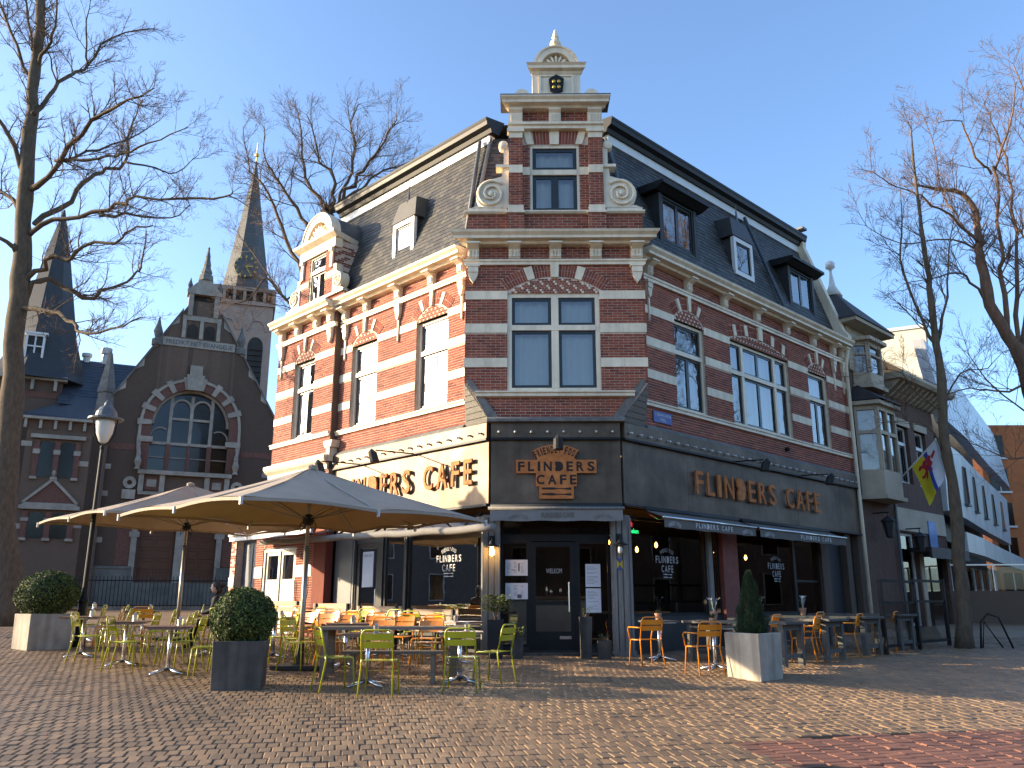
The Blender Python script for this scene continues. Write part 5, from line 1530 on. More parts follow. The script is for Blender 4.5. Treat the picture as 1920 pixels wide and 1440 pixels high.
tabs = [(-8.30, 16.60, .7, 1.15, 18, "leftmost pedestal table, beside the left planter"), (-6.86, 15.22, .7, 1.15, 18, "second pedestal table from the left"), (-5.62, 14.08, .7, 1.15, 18, "third pedestal table from the left, before the middle planter"),
        (-2.23, 12.85, .7, .7, 4, "square pedestal table in front, left of the two"), (-0.93, 13.41, .7, .7, 4, "square pedestal table in front, right of the two, nearest the entrance"),
        (-3.04, 15.25, .7, 1.1, 15, "pedestal table under the front parasol, behind the dark long table"), (-8.2, 18.95, .7, 1.2, 20, "pedestal table in the back row before the church doors"), (-6.1, 17.45, .7, 1.2, 20, "pedestal table under the far parasol"), (-4.7, 16.7, .7, 1.1, 20, "pedestal table behind the middle box ball"),
        (-9.9, 19.9, .7, 1.2, 20, "pedestal table behind the left box ball"), (-2.6, 17.35, .7, 1.1, 45, "pedestal table by the side door"), (-1.3, 16.1, .7, 1.1, 45, "pedestal table below the left window logo")]
for x, y, w, l, a, lab in tabs:
    pedestal_table(x, y, w, l, a, lab)
    holder(x + 0.1, y + 0.08, gz(x, y) + 0.742, "cutlery cup on the " + lab)
for x, y, lab in ((2.66, 17.05, "small pedestal table beside the entrance post on the right"), (3.36, 15.42, "small pedestal table beside the right planter")):
    pedestal_table(x, y, .62, .62, 12, lab, top=m_trestle)

def slat_bench(F, s, d, length, label, z0, back=True):
    r = root("slatted_bench", F(s, d, z0), label, "bench", "slatted benches along the left front")
    for k in range(4):
        m = MB(); m.box(F, s - length / 2, s + length / 2, d - 0.2 + k * 0.105, d - 0.11 + k * 0.105, z0 + 0.43, z0 + 0.455); obj("seat_slat", m, m_plank, r)
    if back:
        for k in range(2):
            m = MB(); m.box(F, s - length / 2, s + length / 2, d - 0.24 - k * 0.03, d - 0.215 - k * 0.03, z0 + 0.60 + k * 0.14, z0 + 0.72 + k * 0.14); obj("back_slat", m, m_plank, r)
    for e in (-1, 1):
        a = s + e * (length / 2 - 0.15)
        m = MB(); m.box(F, a - 0.03, a + 0.03, d - 0.26, d - 0.20, z0, z0 + (0.86 if back else 0.43)); m.box(F, a - 0.03, a + 0.03, d + 0.14, d + 0.2, z0, z0 + 0.43); m.box(F, a - 0.03, a + 0.03, d - 0.2, d + 0.14, z0 + 0.37, z0 + 0.43); obj("leg", m, m_char, r)
def zl_(s, d):
    p = FL(s, d, 0); return gz(p[0], p[1])
slat_bench(FL, 1.25, 0.75, 1.7, "slatted bench along the left front, nearest the corner post", zl_(1.25, .75))
slat_bench(FL, 3.15, 0.75, 1.7, "slatted bench along the left front, before the side door", zl_(3.15, .75))
slat_bench(FL, 5.05, 0.75, 1.7, "slatted bench along the left front, before the grey panel", zl_(5.05, .75))
slat_bench(FB, 6.95, 0.75, 1.6, "slatted bench along the left front, before the pale double door", zl_(6.95, .95))
# light table boards in front of the benches
FX = Fr((-2.08, 14.15, gz(-2.08, 14.15)), (1, 0.03, 0), (-0.03, 1, 0))
def plank_table(F, l, w, label, mt, h=0.76, name="plank_table", legs="plank"):
    r = root(name, F(0, 0, 0), label, "table", "long wooden tables")
    n = 5
    for k in range(n):
        a = -w / 2 + k * w / n
        m = MB(); m.box(F, -l / 2, l / 2, a + 0.004, a + w / n - 0.004, h - 0.045, h + random.uniform(-.002, .002)); obj("top_board", m, mt, r)
    for e in (-1, 1):
        for g_ in (-1, 1):
            m = MB(); m.box(F, e * (l / 2 - 0.14) - 0.05, e * (l / 2 - 0.14) + 0.05, g_ * (w / 2 - 0.10) - 0.05, g_ * (w / 2 - 0.10) + 0.05, 0, h - 0.046); obj("leg", m, mt, r)
        m = MB(); m.box(F, e * (l / 2 - 0.14) - 0.035, e * (l / 2 - 0.14) + 0.035, -w / 2 + 0.15, w / 2 - 0.15, h - 0.15, h - 0.05); obj("cross_bar", m, mt, r)
        m = MB(); m.box(F, e * (l / 2 - 0.14) - 0.03, e * (l / 2 - 0.14) + 0.03, -w / 2 + 0.15, w / 2 - 0.15, 0.14, 0.21); obj("cross_bar", m, mt, r)
    return r
plank_table(FX, 2.3, 0.8, "long brown plank table between the middle planter and the entrance", m_wood)
FX2 = Fr((-1.92, 13.28, gz(-1.92, 13.28)), (1, 0.03, 0), (-0.03, 1, 0))
rb = root("plank_bench", FX2(0, 0, 0), "low brown plank bench in front of the long plank table", "bench")
for k in range(2):
    m = MB(); m.box(FX2, -0.75, 0.75, -0.15 + k * 0.155, -0.005 + k * 0.155, 0.42, 0.46); obj("seat_board", m, m_wood, rb)
for e in (-1, 1):
    m = MB(); m.box(FX2, e * 0.6 - 0.03, e * 0.6 + 0.03, -0.12, 0.12, 0, 0.42); obj("leg", m, m_wood, rb)
for s, lab in ((0.55, "dark trestle table with its end by the right planter"), (2.2, "second dark trestle table from the right planter"), (3.9, "third dark trestle table from the right planter"), (5.7, "farthest dark trestle table along the right front")):
    d = 2.35
    p = FR(s, d, 0)
    F = Fr((p[0], p[1], gz(p[0], p[1])), FR.n, FR.u)
    plank_table(F, 2.2, 0.85, lab, m_trestle, name="trestle_table", h=0.77)

# ------------------------------------------------------------------ planters, plants
def leaves(mb, cx, cy, cz, fn, n, size, seed, flat=0.35):
    """leaf-sized faces; fn(rand)->(dx,dy,dz,normal)"""
    rg = random.Random(seed)
    for _ in range(n):
        x, y, z, nn = fn(rg)
        nn = (Vector(nn) + Vector((rg.gauss(0, flat), rg.gauss(0, flat), rg.gauss(0, flat)))).normalized()
        t = nn.orthogonal().normalized(); t.rotate(Matrix.Rotation(rg.uniform(0, 6.28), 3, nn)); b = nn.cross(t)
        s = size * rg.uniform(0.6, 1.3)
        p = Vector((cx + x, cy + y, cz + z))
        a = [p - t * s, p + b * s * 0.45 + nn * s * 0.15, p + t * s, p - b * s * 0.45 + nn * s * 0.15]
        mb.add([tuple(v) for v in a], [(0, 1, 2, 3)])
def planter(name, corners, h, material, label, rim=0.05):
    """square tub from its ground corners (counter-clockwise)"""
    cx = sum(c[0] for c in corners) / 4; cy = sum(c[1] for c in corners) / 4
    z = gz(cx, cy) - 0.02
    r = root(name, (cx, cy, z), label, "planter")
    m = MB()
    k = 1.04
    out0 = [(x, y, z) for x, y in corners]; out1 = [(cx + (x - cx) * k, cy + (y - cy) * k, z + h) for x, y in corners]
    in1 = [(cx + (x - cx) * 0.86, cy + (y - cy) * 0.86, z + h) for x, y in corners]; in0 = [(a, b, z + h - 0.08) for a, b, _ in in1]
    m.add(out0 + out1 + in1 + in0, [(0, 3, 2, 1)] + [(i, (i + 1) % 4, 4 + (i + 1) % 4, 4 + i) for i in range(4)] + [(4 + i, 4 + (i + 1) % 4, 8 + (i + 1) % 4, 8 + i) for i in range(4)] + [(8 + i, 8 + (i + 1) % 4, 12 + (i + 1) % 4, 12 + i) for i in range(4)])
    me = obj("tub", m, material, r)
    bv = me.modifiers.new("edge", 'BEVEL'); bv.width = 0.012; bv.segments = 2; bv.limit_method = 'ANGLE'
    m = MB(); m.add([(a, b, z + h - 0.05) for a, b, _ in in1], [(0, 1, 2, 3)]); obj("soil", m, m_soil, r)
    return r, cx, cy, z + h - 0.05
def box_ball(cx, cy, z, r, label, seed, sz=0.92):
    t = root("box_ball", (cx, cy, z), label, "shrub", "clipped box balls")
    rc = random.Random(seed * 7)
    clumps = []
    for _ in range(34):
        u = rc.uniform(-1, 1); a = rc.uniform(0, 6.2832); s = math.sqrt(1 - u * u)
        clumps.append((s * math.cos(a), s * math.sin(a), u, rc.uniform(-0.13, 0.07)))
    def fn(rg):
        u = rg.uniform(-1, 1); a = rg.uniform(0, 6.2832)
        s = math.sqrt(1 - u * u)
        n = (s * math.cos(a), s * math.sin(a), u)
        bump = 1 + sum(c[3] * math.exp(-((n[0] - c[0]) ** 2 + (n[1] - c[1]) ** 2 + (n[2] - c[2]) ** 2) / 0.045) for c in clumps)
        if rg.random() < 0.02: bump += rg.uniform(0.03, 0.10)
        rr = r * bump * (1.02 - abs(rg.gauss(0, 0.085)))
        return n[0] * rr, n[1] * rr, n[2] * rr * sz, n
    m = MB(); leaves(m, cx, cy, z + r * sz * 0.92, fn, 10000, 0.023, seed, 0.9)
    obj("foliage", m, m_leaf, t, kind="stuff")
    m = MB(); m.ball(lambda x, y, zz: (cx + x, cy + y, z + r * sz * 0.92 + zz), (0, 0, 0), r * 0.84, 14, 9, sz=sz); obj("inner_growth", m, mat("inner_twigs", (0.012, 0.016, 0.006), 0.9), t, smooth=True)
    m = MB(); m.tube([(cx, cy, z - 0.04), (cx, cy, z + r * 0.5)], 0.03, 6); obj("stem", m, m_twig, t)
    return t
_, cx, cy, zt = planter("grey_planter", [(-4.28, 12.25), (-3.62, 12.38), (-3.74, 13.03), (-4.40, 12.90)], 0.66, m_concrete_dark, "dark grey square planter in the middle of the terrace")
box_ball(cx, cy, zt - 0.03, 0.455, "round clipped box ball in the dark middle planter", 3)
_, cx, cy, zt = planter("concrete_planter", [(-10.55, 18.18), (-9.95, 17.70), (-9.38, 18.25), (-9.98, 18.75)], 0.72, m_concrete, "concrete planter with a sunlit side at the left end of the terrace")
box_ball(cx, cy, zt, 0.62, "wide clipped box ball in the left concrete planter", 8, 0.78)
_, cx, cy, zt = planter("concrete_planter", [(3.36, 14.57), (3.70, 13.80), (4.20, 14.34), (3.86, 15.11)], 0.72, m_concrete, "concrete planter with a sunlit side in front of the right terrace")
cyp = root("dwarf_cypress", (cx, cy, zt), "small cone-shaped dwarf cypress in the right concrete planter", "shrub")
def cone_fn(rg):
    t = rg.random() ** 1.4
    a = rg.uniform(0, 6.2832)
    prof = 0.25 * (1 - t) ** 0.75 * (0.75 + 0.25 * min(1, t * 8))
    lob = 1 + 0.2 * math.sin(a * 5 + t * 13) + 0.14 * math.sin(a * 3 - t * 23 + 1)
    rr = prof * lob * (1 - abs(rg.gauss(0, 0.18))) + 0.012
    return rr * math.cos(a), rr * math.sin(a), t * 0.98 + 0.02, (math.cos(a) * 0.4, math.sin(a) * 0.4, 1.0)
m = MB()
rg = random.Random(4)
for _ in range(5200):
    x, y, z, nn = cone_fn(rg)
    out = Vector((x, y, 0)).normalized() if (x or y) else Vector((1, 0, 0))
    up = (Vector((0, 0, 1)) + out * 0.35 + Vector((rg.gauss(0, .2), rg.gauss(0, .2), 0))).normalized()
    sd = up.cross(out).normalized()
    p = Vector((cx + x, cy + y, zt + z)); L_ = 0.05 * rg.uniform(0.7, 1.5)
    m.add([tuple(p - sd * 0.008), tuple(p + sd * 0.008), tuple(p + up * L_)], [(0, 1, 2)])
    m.add([tuple(p - out * 0.008), tuple(p + out * 0.008), tuple(p + up * L_)], [(0, 1, 2)])
obj("foliage", m, m_leaf_dark, cyp, kind="stuff")
m = MB(); m.lathe(lambda x, y, z: (cx + x, cy + y, zt + z), [(0.09, 0.02), (0.13, 0.1), (0.115, 0.3), (0.07, 0.6), (0.02, 0.85), (0.005, 0.9)], 10); obj("inner_growth", m, m_leaf_dark, cyp, smooth=True)

def tall_pot(x, y, w, h, label, material, plant, plabel, seed):
    r = root("plant_pot", (x, y, gz(x, y)), label, "pot")
    z = gz(x, y)
    m = MB()
    k = 0.85
    a = [(x + sx * w * k, y + sy * w * k, z) for sx, sy in ((-1, -1), (1, -1), (1, 1), (-1, 1))]; b = [(x + sx * w, y + sy * w, z + h) for sx, sy in ((-1, -1), (1, -1), (1, 1), (-1, 1))]
    c = [(x + sx * w * 0.82, y + sy * w * 0.82, z + h) for sx, sy in ((-1, -1), (1, -1), (1, 1), (-1, 1))]; d = [(p[0], p[1], z + h - 0.06) for p in c]
    m.add(a + b + c + d, [(3, 2, 1, 0), (12, 13, 14, 15)] + [(i, (i + 1) % 4, 4 + (i + 1) % 4, 4 + i) for i in range(4)] + [(4 + i, 4 + (i + 1) % 4, 8 + (i + 1) % 4, 8 + i) for i in range(4)] + [(8 + i, 8 + (i + 1) % 4, 12 + (i + 1) % 4, 12 + i) for i in range(4)])
    obj("pot", m, material, r)
    t = root("potted_plant", (x, y, z + h), plabel, "plant")
    rg = random.Random(seed)
    n, sp, ht = plant
    m = MB()
    for i in range(n):
        an = rg.uniform(0, 6.28); rr = sp * math.sqrt(rg.random()); hh = ht * rg.uniform(0.3, 1.0)
        p = Vector((x + rr * math.cos(an), y + rr * math.sin(an), z + h + hh))
        di = Vector((math.cos(an), math.sin(an), rg.uniform(0.0, 1.2))).normalized(); sd = di.cross(Vector((0, 0, 1))).normalized(); L_ = 0.055 * rg.uniform(0.7, 1.4)
        m.add([tuple(p), tuple(p + di * L_ * .5 + sd * L_ * .25), tuple(p + di * L_), tuple(p + di * L_ * .5 - sd * L_ * .25)], [(0, 1, 2, 3)])
    obj("foliage", m, m_leaf_olive, t, kind="stuff")
    m = MB()
    for i in range(6): m.tube([(x, y, z + h - 0.05), (x + rg.uniform(-.5, .5) * sp, y + rg.uniform(-.5, .5) * sp, z + h + ht * 0.7)], [0.012, 0.004], 5)
    obj("stem", m, m_twig, t, kind="stuff")
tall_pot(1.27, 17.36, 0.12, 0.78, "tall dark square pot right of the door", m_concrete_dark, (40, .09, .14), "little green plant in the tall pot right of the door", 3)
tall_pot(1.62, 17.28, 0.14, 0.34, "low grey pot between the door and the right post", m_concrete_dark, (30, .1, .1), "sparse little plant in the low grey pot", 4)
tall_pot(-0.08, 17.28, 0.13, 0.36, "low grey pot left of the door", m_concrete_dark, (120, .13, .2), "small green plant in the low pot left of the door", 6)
tall_pot(-0.50, 17.20, 0.16, 0.72, "dark tub at the foot of the left entrance post", m_char, (900, .30, .45), "bushy olive-green plant before the left entrance post", 5)
def terra_pot(x, y, z, label, flowers, plabel, seed, s=1.0):
    r = root("terracotta_pot", (x, y, z), label, "pot", "terracotta pots on the tables")
    F = lambda a, b, c: (x + a, y + b, z + c)
    m = MB(); m.lathe(F, [(0.045 * s, 0), (0.062 * s, 0.10 * s), (0.068 * s, 0.10 * s), (0.07 * s, 0.135 * s), (0.058 * s, 0.135 * s), (0.05 * s, 0.11 * s)], 12); obj("pot", m, m_terra, r)
    t = root("small_plant", (x, y, z + 0.12 * s), plabel, "plant")
    rg = random.Random(seed)
    m = MB()
    for i in range(60 if not flowers else 36):
        an = rg.uniform(0, 6.28); ln = rg.uniform(0.07, 0.13) if not flowers else rg.uniform(0.12, 0.3)
        di = Vector((math.cos(an) * (0.7 if not flowers else 0.3), math.sin(an) * (0.7 if not flowers else 0.3), 1)).normalized(); sd = di.cross(Vector((math.sin(an), -math.cos(an), 0.1))).normalized()
        sd = Vector((-math.sin(an), math.cos(an), 0))
        p = Vector(F(0, 0, 0.11 * s))
        m.add([tuple(p), tuple(p + di * ln * .6 + sd * 0.012), tuple(p + di * ln), tuple(p + di * ln * .6 - sd * 0.012)], [(0, 1, 2, 3)])
    obj("foliage", m, m_leaf_dark, t, kind="stuff")
    if flowers:
        for i in range(5):
            an = rg.uniform(0, 6.28); m = MB()
            b = Vector(F(0.07 * math.cos(an), 0.07 * math.sin(an), 0.36)); di = Vector((math.cos(an), math.sin(an), 0.9)).normalized(); sd = Vector((-math.sin(an), math.cos(an), 0))
            for kx in (-1, 1):
                m.add([tuple(b), tuple(b + di * 0.05 + sd * 0.02 * kx), tuple(b + di * 0.10 + sd * 0.035 * kx), tuple(b + di * 0.05)], [(0, 1, 2, 3)])
            m.tube([F(0, 0, 0.12), tuple(b)], 0.004, 4)
            obj("flower", m, m_petal, t)
terra_pot(2.66, 17.05, gz(2.66, 17.05) + .742, "terracotta pot on the small table nearest the entrance", False, "succulent in the pot nearest the entrance", 1)
terra_pot(3.36, 15.42, gz(3.36, 15.42) + .742, "terracotta pot on the small table beside the right planter", False, "dark succulent in the pot beside the right planter", 2)
for s, d, lab, pl in ((0.75, 1.6, "terracotta pot on the first dark trestle table", "white flowering plant left of the cypress"), (2.3, 1.7, "terracotta pot on the second dark trestle table", "white flowering plant right of the cypress"), (4.0, 1.8, "terracotta pot on the third dark trestle table", "white flowering plant farthest along the trestle tables")):
    p = FR(s, d, 0); c = FR(s, 2.35, 0); terra_pot(p[0], p[1], gz(c[0], c[1]) + 0.776, lab, True, pl, int(s * 10), 1.15)

# ------------------------------------------------------------------ parasols
def parasol(c, u1, u2, h1, h2, zr, za, label, seed):
    cx, cy = c
    r = root("parasol", (cx, cy, gz(cx, cy)), label, "parasol", "big taupe parasols")
    u1 = Vector((*u1, 0)).normalized(); u2 = Vector((*u2, 0)).normalized()
    P = lambda a, b, z: (cx + u1.x * a + u2.x * b, cy + u1.y * a + u2.y * b, z)
    cor = [(-h1, -h2), (h1, -h2), (h1, h2), (-h1, h2)]
    N, Mr = 24, 12
    m = MB()
    for k in range(4):
        a, b = cor[k], cor[(k + 1) % 4]
        b0 = len(m.v)
        for j in range(Mr + 1):
            t = j / Mr
            for i in range(N + 1):
                w = i / N
                e = (a[0] + (b[0] - a[0]) * w, a[1] + (b[1] - a[1]) * w)
                sc = 0.05 * abs(math.sin(math.pi * w * 2)) * t * t          # scalloped between ribs
                sag = 0.13 * math.sin(math.pi * t) * (1 - 0.6 * abs(2 * w - 1)) * (0.7 + 0.3 * abs(math.cos(2 * math.pi * w)))
                z = za + (zr - za) * t - sag * 0.7 + sc + 0.010 * math.sin(9 * w + 7 * t + k + seed) * t + 0.008 * math.sin(21 * w - 4 * t + 2 * k)
                m.v.append(P(e[0] * t, e[1] * t, z))
        for j in range(Mr):
            for i in range(N):
                p = b0 + j * (N + 1) + i
                m.f.append((p, p + 1, p + N + 2, p + N + 1))
    can = obj("canopy", m, m_canvas, r, smooth=True)
    m = MB()
    for k in range(4):
        a, b = cor[k], cor[(k + 1) % 4]
        for i in range(N):
            w0, w1 = i / N, (i + 1) / N
            q0 = [(a[0] + (b[0] - a[0]) * w, a[1] + (b[1] - a[1]) * w, 0.05 * abs(math.sin(math.pi * w * 2))) for w in (w0, w1)]
            m.quad(P(q0[0][0], q0[0][1], zr + q0[0][2]), P(q0[1][0], q0[1][1], zr + q0[1][2]), P(q0[1][0], q0[1][1], zr + q0[1][2] - 0.05), P(q0[0][0], q0[0][1], zr + q0[0][2] - 0.05))
    obj("hem", m, m_canvas, can)
    zg_ = gz(cx, cy)
    m = MB(); m.tube([(cx, cy, zg_ + 0.05), (cx, cy, zr - 0.5)], 0.045, 10); m.tube([(cx, cy, zr - 0.5), (cx, cy, za + 0.05)], 0.036, 10); obj("pole", m, m_alu_dull, r, smooth=True)
    m = MB(); m.lathe(lambda x, y, z: (cx + x, cy + y, za + z), [(0.09, -0.03), (0.10, 0.03), (0.05, 0.06), (0.005, 0.07)], 10); obj("cap", m, m_canvas, r)
    zh = zr - 0.05
    m = MB(); m.lathe(lambda x, y, z: (cx + x, cy + y, zh + z), [(0.05, -0.10), (0.10, -0.06), (0.10, 0.06), (0.05, 0.10)], 10); obj("hub", m, m_char, r)
    ends = cor + [((cor[k][0] + cor[(k + 1) % 4][0]) / 2, (cor[k][1] + cor[(k + 1) % 4][1]) / 2) for k in range(4)]
    for e in ends:
        m = MB(); m.tube([(cx, cy, za - 0.06), P(e[0] * 0.99, e[1] * 0.99, zr - 0.015)], 0.014, 5); rb_ = obj("rib", m, m_alu_dull, r)
        m = MB(); m.tube([(cx, cy, zh), P(e[0] * 0.5, e[1] * 0.5, (za + zr) / 2 - 0.10)], 0.012, 5); obj("strut", m, m_alu_dull, rb_)
        m = MB(); m.box(lambda x, y, z, e=e: P(e[0] + x, e[1] + y, zr + z), -0.02, 0.02, -0.02, 0.02, -0.11, 0.0); obj("rib_tip", m, m_pearl, rb_)
    m = MB(); m.tube([(cx + 0.14 * math.cos(a), cy + 0.14 * math.sin(a), zh - 0.1 - 0.1 * math.sin(a * 2) ) for a in np.linspace(0, 6.28, 14)], 0.008, 5); obj("winding_rope", m, m_black, r)
    m = MB(); m.box(at(cx, cy), -0.4, 0.4, -0.4, 0.4, 0.0, 0.06); m.lathe(at(cx, cy), [(0.07, 0.06), (0.06, 0.4)], 10); obj("base", m, m_char, r)
m_alu_dull = mat("dull_aluminium", (0.34, 0.32, 0.28), 0.4, metal=0.6, var=0.1)
parasol((-3.78, 15.12), (0.687, 0.726), (-0.763, 0.647), 2.45, 1.90, 3.10, 3.98, "large taupe parasol in front, nearer the entrance", 1)
parasol((-8.20, 20.87), (0.69, 0.72), (-0.73, 0.68), 2.72, 1.98, 3.485, 4.46, "large taupe parasol behind, toward the church", 4)

# glass wind screen at the end of the right terrace
ws = root("wind_screen", FR(6.5, 3.45, 0.6), "dark framed glass wind screen at the end of the right terrace", "screen")
for s in (4.6, 6.45, 8.3):
    p = FR(s, 3.3, 0); m = MB(); m.box(FR, s - 0.04, s + 0.04, 3.26, 3.34, gz(p[0], p[1]) - 0.02, gz(p[0], p[1]) + 1.55); obj("post", m, m_black, ws)
for s0, s1 in ((4.64, 6.41), (6.49, 8.26)):
    p = FR((s0 + s1) / 2, 3.3, 0); z = gz(p[0], p[1])
    for za_, zb_ in ((1.48, 1.54), (1.02, 1.07), (0.12, 0.18)):
        m = MB(); m.box(FR, s0, s1, 3.28, 3.32, z + za_, z + zb_); obj("rail", m, m_black, ws)
    m = MB(); m.quad(FR(s0, 3.3, z + 0.18), FR(s1, 3.3, z + 0.18), FR(s1, 3.3, z + 1.02), FR(s0, 3.3, z + 1.02)); obj("pane", m, m_glass_shop, ws)

# ------------------------------------------------------------------ street lamp
lx, ly = -9.45, 18.75
lp = root("street_lamp", (lx, ly, gz(lx, ly)), "tall black street lamp with a glass lantern beside the left planter", "lamp post")
Fp = at(lx, ly)
m = MB(); m.lathe(Fp, [(0.14, 0), (0.14, 0.12), (0.10, 0.16), (0.10, 0.9), (0.12, 0.93), (0.085, 1.0), (0.055, 1.2), (0.04, 4.25), (0.055, 4.30), (0.03, 4.36)], 12); obj("post", m, m_black, lp, smooth=False)
for k in range(2):
    a = k * math.pi + 0.3
    m = MB(); m.tube([Fp(0, 0, 4.34), Fp(0.13 * math.cos(a), 0.13 * math.sin(a), 4.42), Fp(0.23 * math.cos(a), 0.23 * math.sin(a), 4.65), Fp(0.25 * math.cos(a), 0.25 * math.sin(a), 4.95)], 0.016, 6); obj("fork", m, m_black, lp)
m_opal = mat("opal_glass", (0.62, 0.60, 0.54), 0.15, var=0.04)
m = MB(); m.lathe(Fp, [(0.05, 4.40), (0.10, 4.44), (0.17, 4.62), (0.20, 4.85), (0.20, 4.95)], 14); obj("globe", m, m_opal, lp, smooth=True)
m = MB(); m.lathe(Fp, [(0.38, 4.94), (0.38, 4.97), (0.24, 5.02), (0.22, 5.12), (0.15, 5.22), (0.08, 5.27), (0.06, 5.34), (0.03, 5.38), (0.005, 5.42)], 16); obj("cap", m, m_lead, lp, smooth=False)

# ------------------------------------------------------------------ church
FH = Fr((-16.5, 42.0, 0), (0.902, 0.432, 0), (0.432, -0.902, 0))
ch = root("brick_church", FH(-2.5, -4, 1.6), "dark brick church with a gabled front and great arched window behind the left terrace", "church")
BD = m_brick_dark
m_dress = mat("church_stone", (0.38, 0.335, 0.27), 0.8, var=0.2, scale=4, stain=0.3)
m_redbrick = mat("church_red_brick", (0.15, 0.068, 0.048), 0.85, var=0.25, scale=8, bump=0.2)
m_oak = mat("red_brown_door", None, 0.5, cols=[(0.25, (0.085, 0.030, 0.014)), (0.75, (0.16, 0.060, 0.026))], scale=4, stretch=(8, 8, 0.6))
Rw, zs_, cs = 1.85, 10.35, -0.25
# facade with round-headed opening
m = MB()
arc = [(cs + Rw * math.cos(a), zs_ + Rw * math.sin(a)) for a in np.linspace(math.pi, 0, 25)]
gab = lambda s: 18.0 - abs(s + 0.2) * 1.72
top_at = lambda s: min(gab(s), 17.0)
m.prism(FH, [(-4.2, 1.0), (cs - Rw, 1.0), (cs - Rw, top_at(cs - Rw)), (-4.2, top_at(-4.2))], -0.6, 0)
m.prism(FH, [(cs + Rw, 1.0), (4.0, 1.0), (4.0, top_at(4.0)), (cs + Rw, top_at(cs + Rw))], -0.6, 0)
for a, b in zip(arc, arc[1:]):
    m.prism(FH, [a, b, (b[0], top_at(b[0])), (a[0], top_at(a[0]))], -0.6, 0)
m.box(FH, cs - Rw, cs + Rw, -0.6, 0, 5.4, 8.0); m.box(FH, -0.46, -0.08, -0.6, 0, 1.0, 5.4); m.box(FH, cs - Rw, -2.25, -0.6, 0, 1.0, 5.4) if cs - Rw < -2.25 else None; m.box(FH, 1.5, cs + Rw, -0.6, 0, 1.0, 5.4); m.box(FH, -2.25, 1.5, -0.6, 0, 1.0, 2.55)
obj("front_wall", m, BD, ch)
# stone plinth
m = MB(); m.box(FH, -4.3, -2.3, 0, 0.12, 1.0, 3.3); m.box(FH, 1.55, 4.1, 0, 0.12, 1.0, 3.3); m.box(FH, -4.35, -2.3, 0, 0.16, 3.2, 3.32); m.box(FH, -2.3, 1.55, 0.0, 0.6, 1.0, 2.56); obj("plinth", m, mat("plinth_stone", (0.16, 0.16, 0.14), 0.85, var=0.3, scale=2, stain=0.3), ch)
# raking copings and stepped stones
for sg in (-1, 1):
    for k in range(5):
        s = -0.2 + sg * (1.1 + k * 0.72)
        z = gab(s)
        m = MB(); m.prism(FH, [(s, z + 0.06), (s + sg * 0.42, z + 0.06 - 0.72), (s + sg * 0.0, z - 0.42)], -0.1, 0.03); obj("kneeler", m, m_dress, ch)
    m = MB(); a, b = -0.2 + sg * 0.95, -0.2 + sg * 4.1
    m.prism(FH, [(a, gab(a)), (b, gab(b)), (b, gab(b) + 0.16), (a, gab(a) + 0.16)], -0.7, 0.08); obj("coping", m, m_stone_dark, ch)
    s = -0.2 + sg * 2.05
    m = MB(); c = FH(s, -0.1, gab(s) + 0.1); m.lathe(lambda x, y, z: (c[0] + x, c[1] + y, c[2] + z), [(0.28, -0.2), (0.28, 0.1), (0.14, 0.2), (0.24, 0.55), (0.12, 0.9), (0.1, 1.0), (0.02, 1.35)], 8); obj("pinnacle", m, m_stone_dark, ch)
# top aedicule with pinnacle
m = MB(); m.box(FH, -1.15, 0.75, -0.6, 0.06, 15.9, 16.15); m.box(FH, -0.95, -0.72, -0.6, 0.12, 16.15, 17.35); m.box(FH, 0.32, 0.55, -0.6, 0.12, 16.15, 17.35); m.box(FH, -1.05, 0.65, -0.6, 0.14, 17.35, 17.55); m.prism(FH, [(-1.05, 17.55), (0.65, 17.55), (-0.2, 18.45)], -0.5, 0.12); obj("aedicule", m, m_dress, ch)
m = MB(); m.box(FH, -0.72, 0.32, -0.6, -0.2, 16.15, 17.35); obj("niche", m, m_room, ch)
for s in (-0.95, 0.55):
    m = MB(); c = FH(s, 0.0, 17.55); m.lathe(lambda x, y, z: (c[0] + x, c[1] + y, c[2] + z), [(0.14, 0), (0.09, 0.1), (0.13, 0.3), (0.06, 0.5), (0.01, 0.7)], 8); obj("pinnacle", m, m_stone_dark, ch)
m = MB(); c = FH(-0.2, -0.15, 18.2); m.lathe(lambda x, y, z: (c[0] + x, c[1] + y, c[2] + z), [(0.40, 0), (0.36, 0.3), (0.26, 0.38), (0.30, 0.5), (0.18, 0.8), (0.20, 0.9), (0.12, 1.3), (0.13, 1.4), (0.05, 1.8), (0.07, 1.88), (0.01, 2.0)], 8); obj("pinnacle", m, m_stone_dark, ch)
for k in range(2):
    m = MB(); c = -0.62 + k * 0.84
    m.prism(FH, [(c - 0.26, 14.95)] + [(c + 0.26 * math.cos(a), 15.45 + 0.26 * math.sin(a)) for a in np.linspace(math.pi, 0, 9)] + [(c + 0.26, 14.95)], 0.0, 0.012); obj("blind_arch", m, m_room, ch)
for s in (-1.05, -0.2, 0.65):
    m = MB(); m.box(FH, s - 0.09, s + 0.09, 0, 0.1, 14.9, 15.9); obj("colonnette", m, m_dress, ch)
# text band
m = MB(); m.box(FH, -2.0, 1.55, 0, 0.06, 14.42, 14.86); obj("text_band", m, m_dress, ch)
obj("lettering", text_mesh("l", "PREDIKT HET EVANGELIE", FH, -1.85, 1.42, 14.52, 14.76, 0.066, bold=0.02), m_ink, ch)
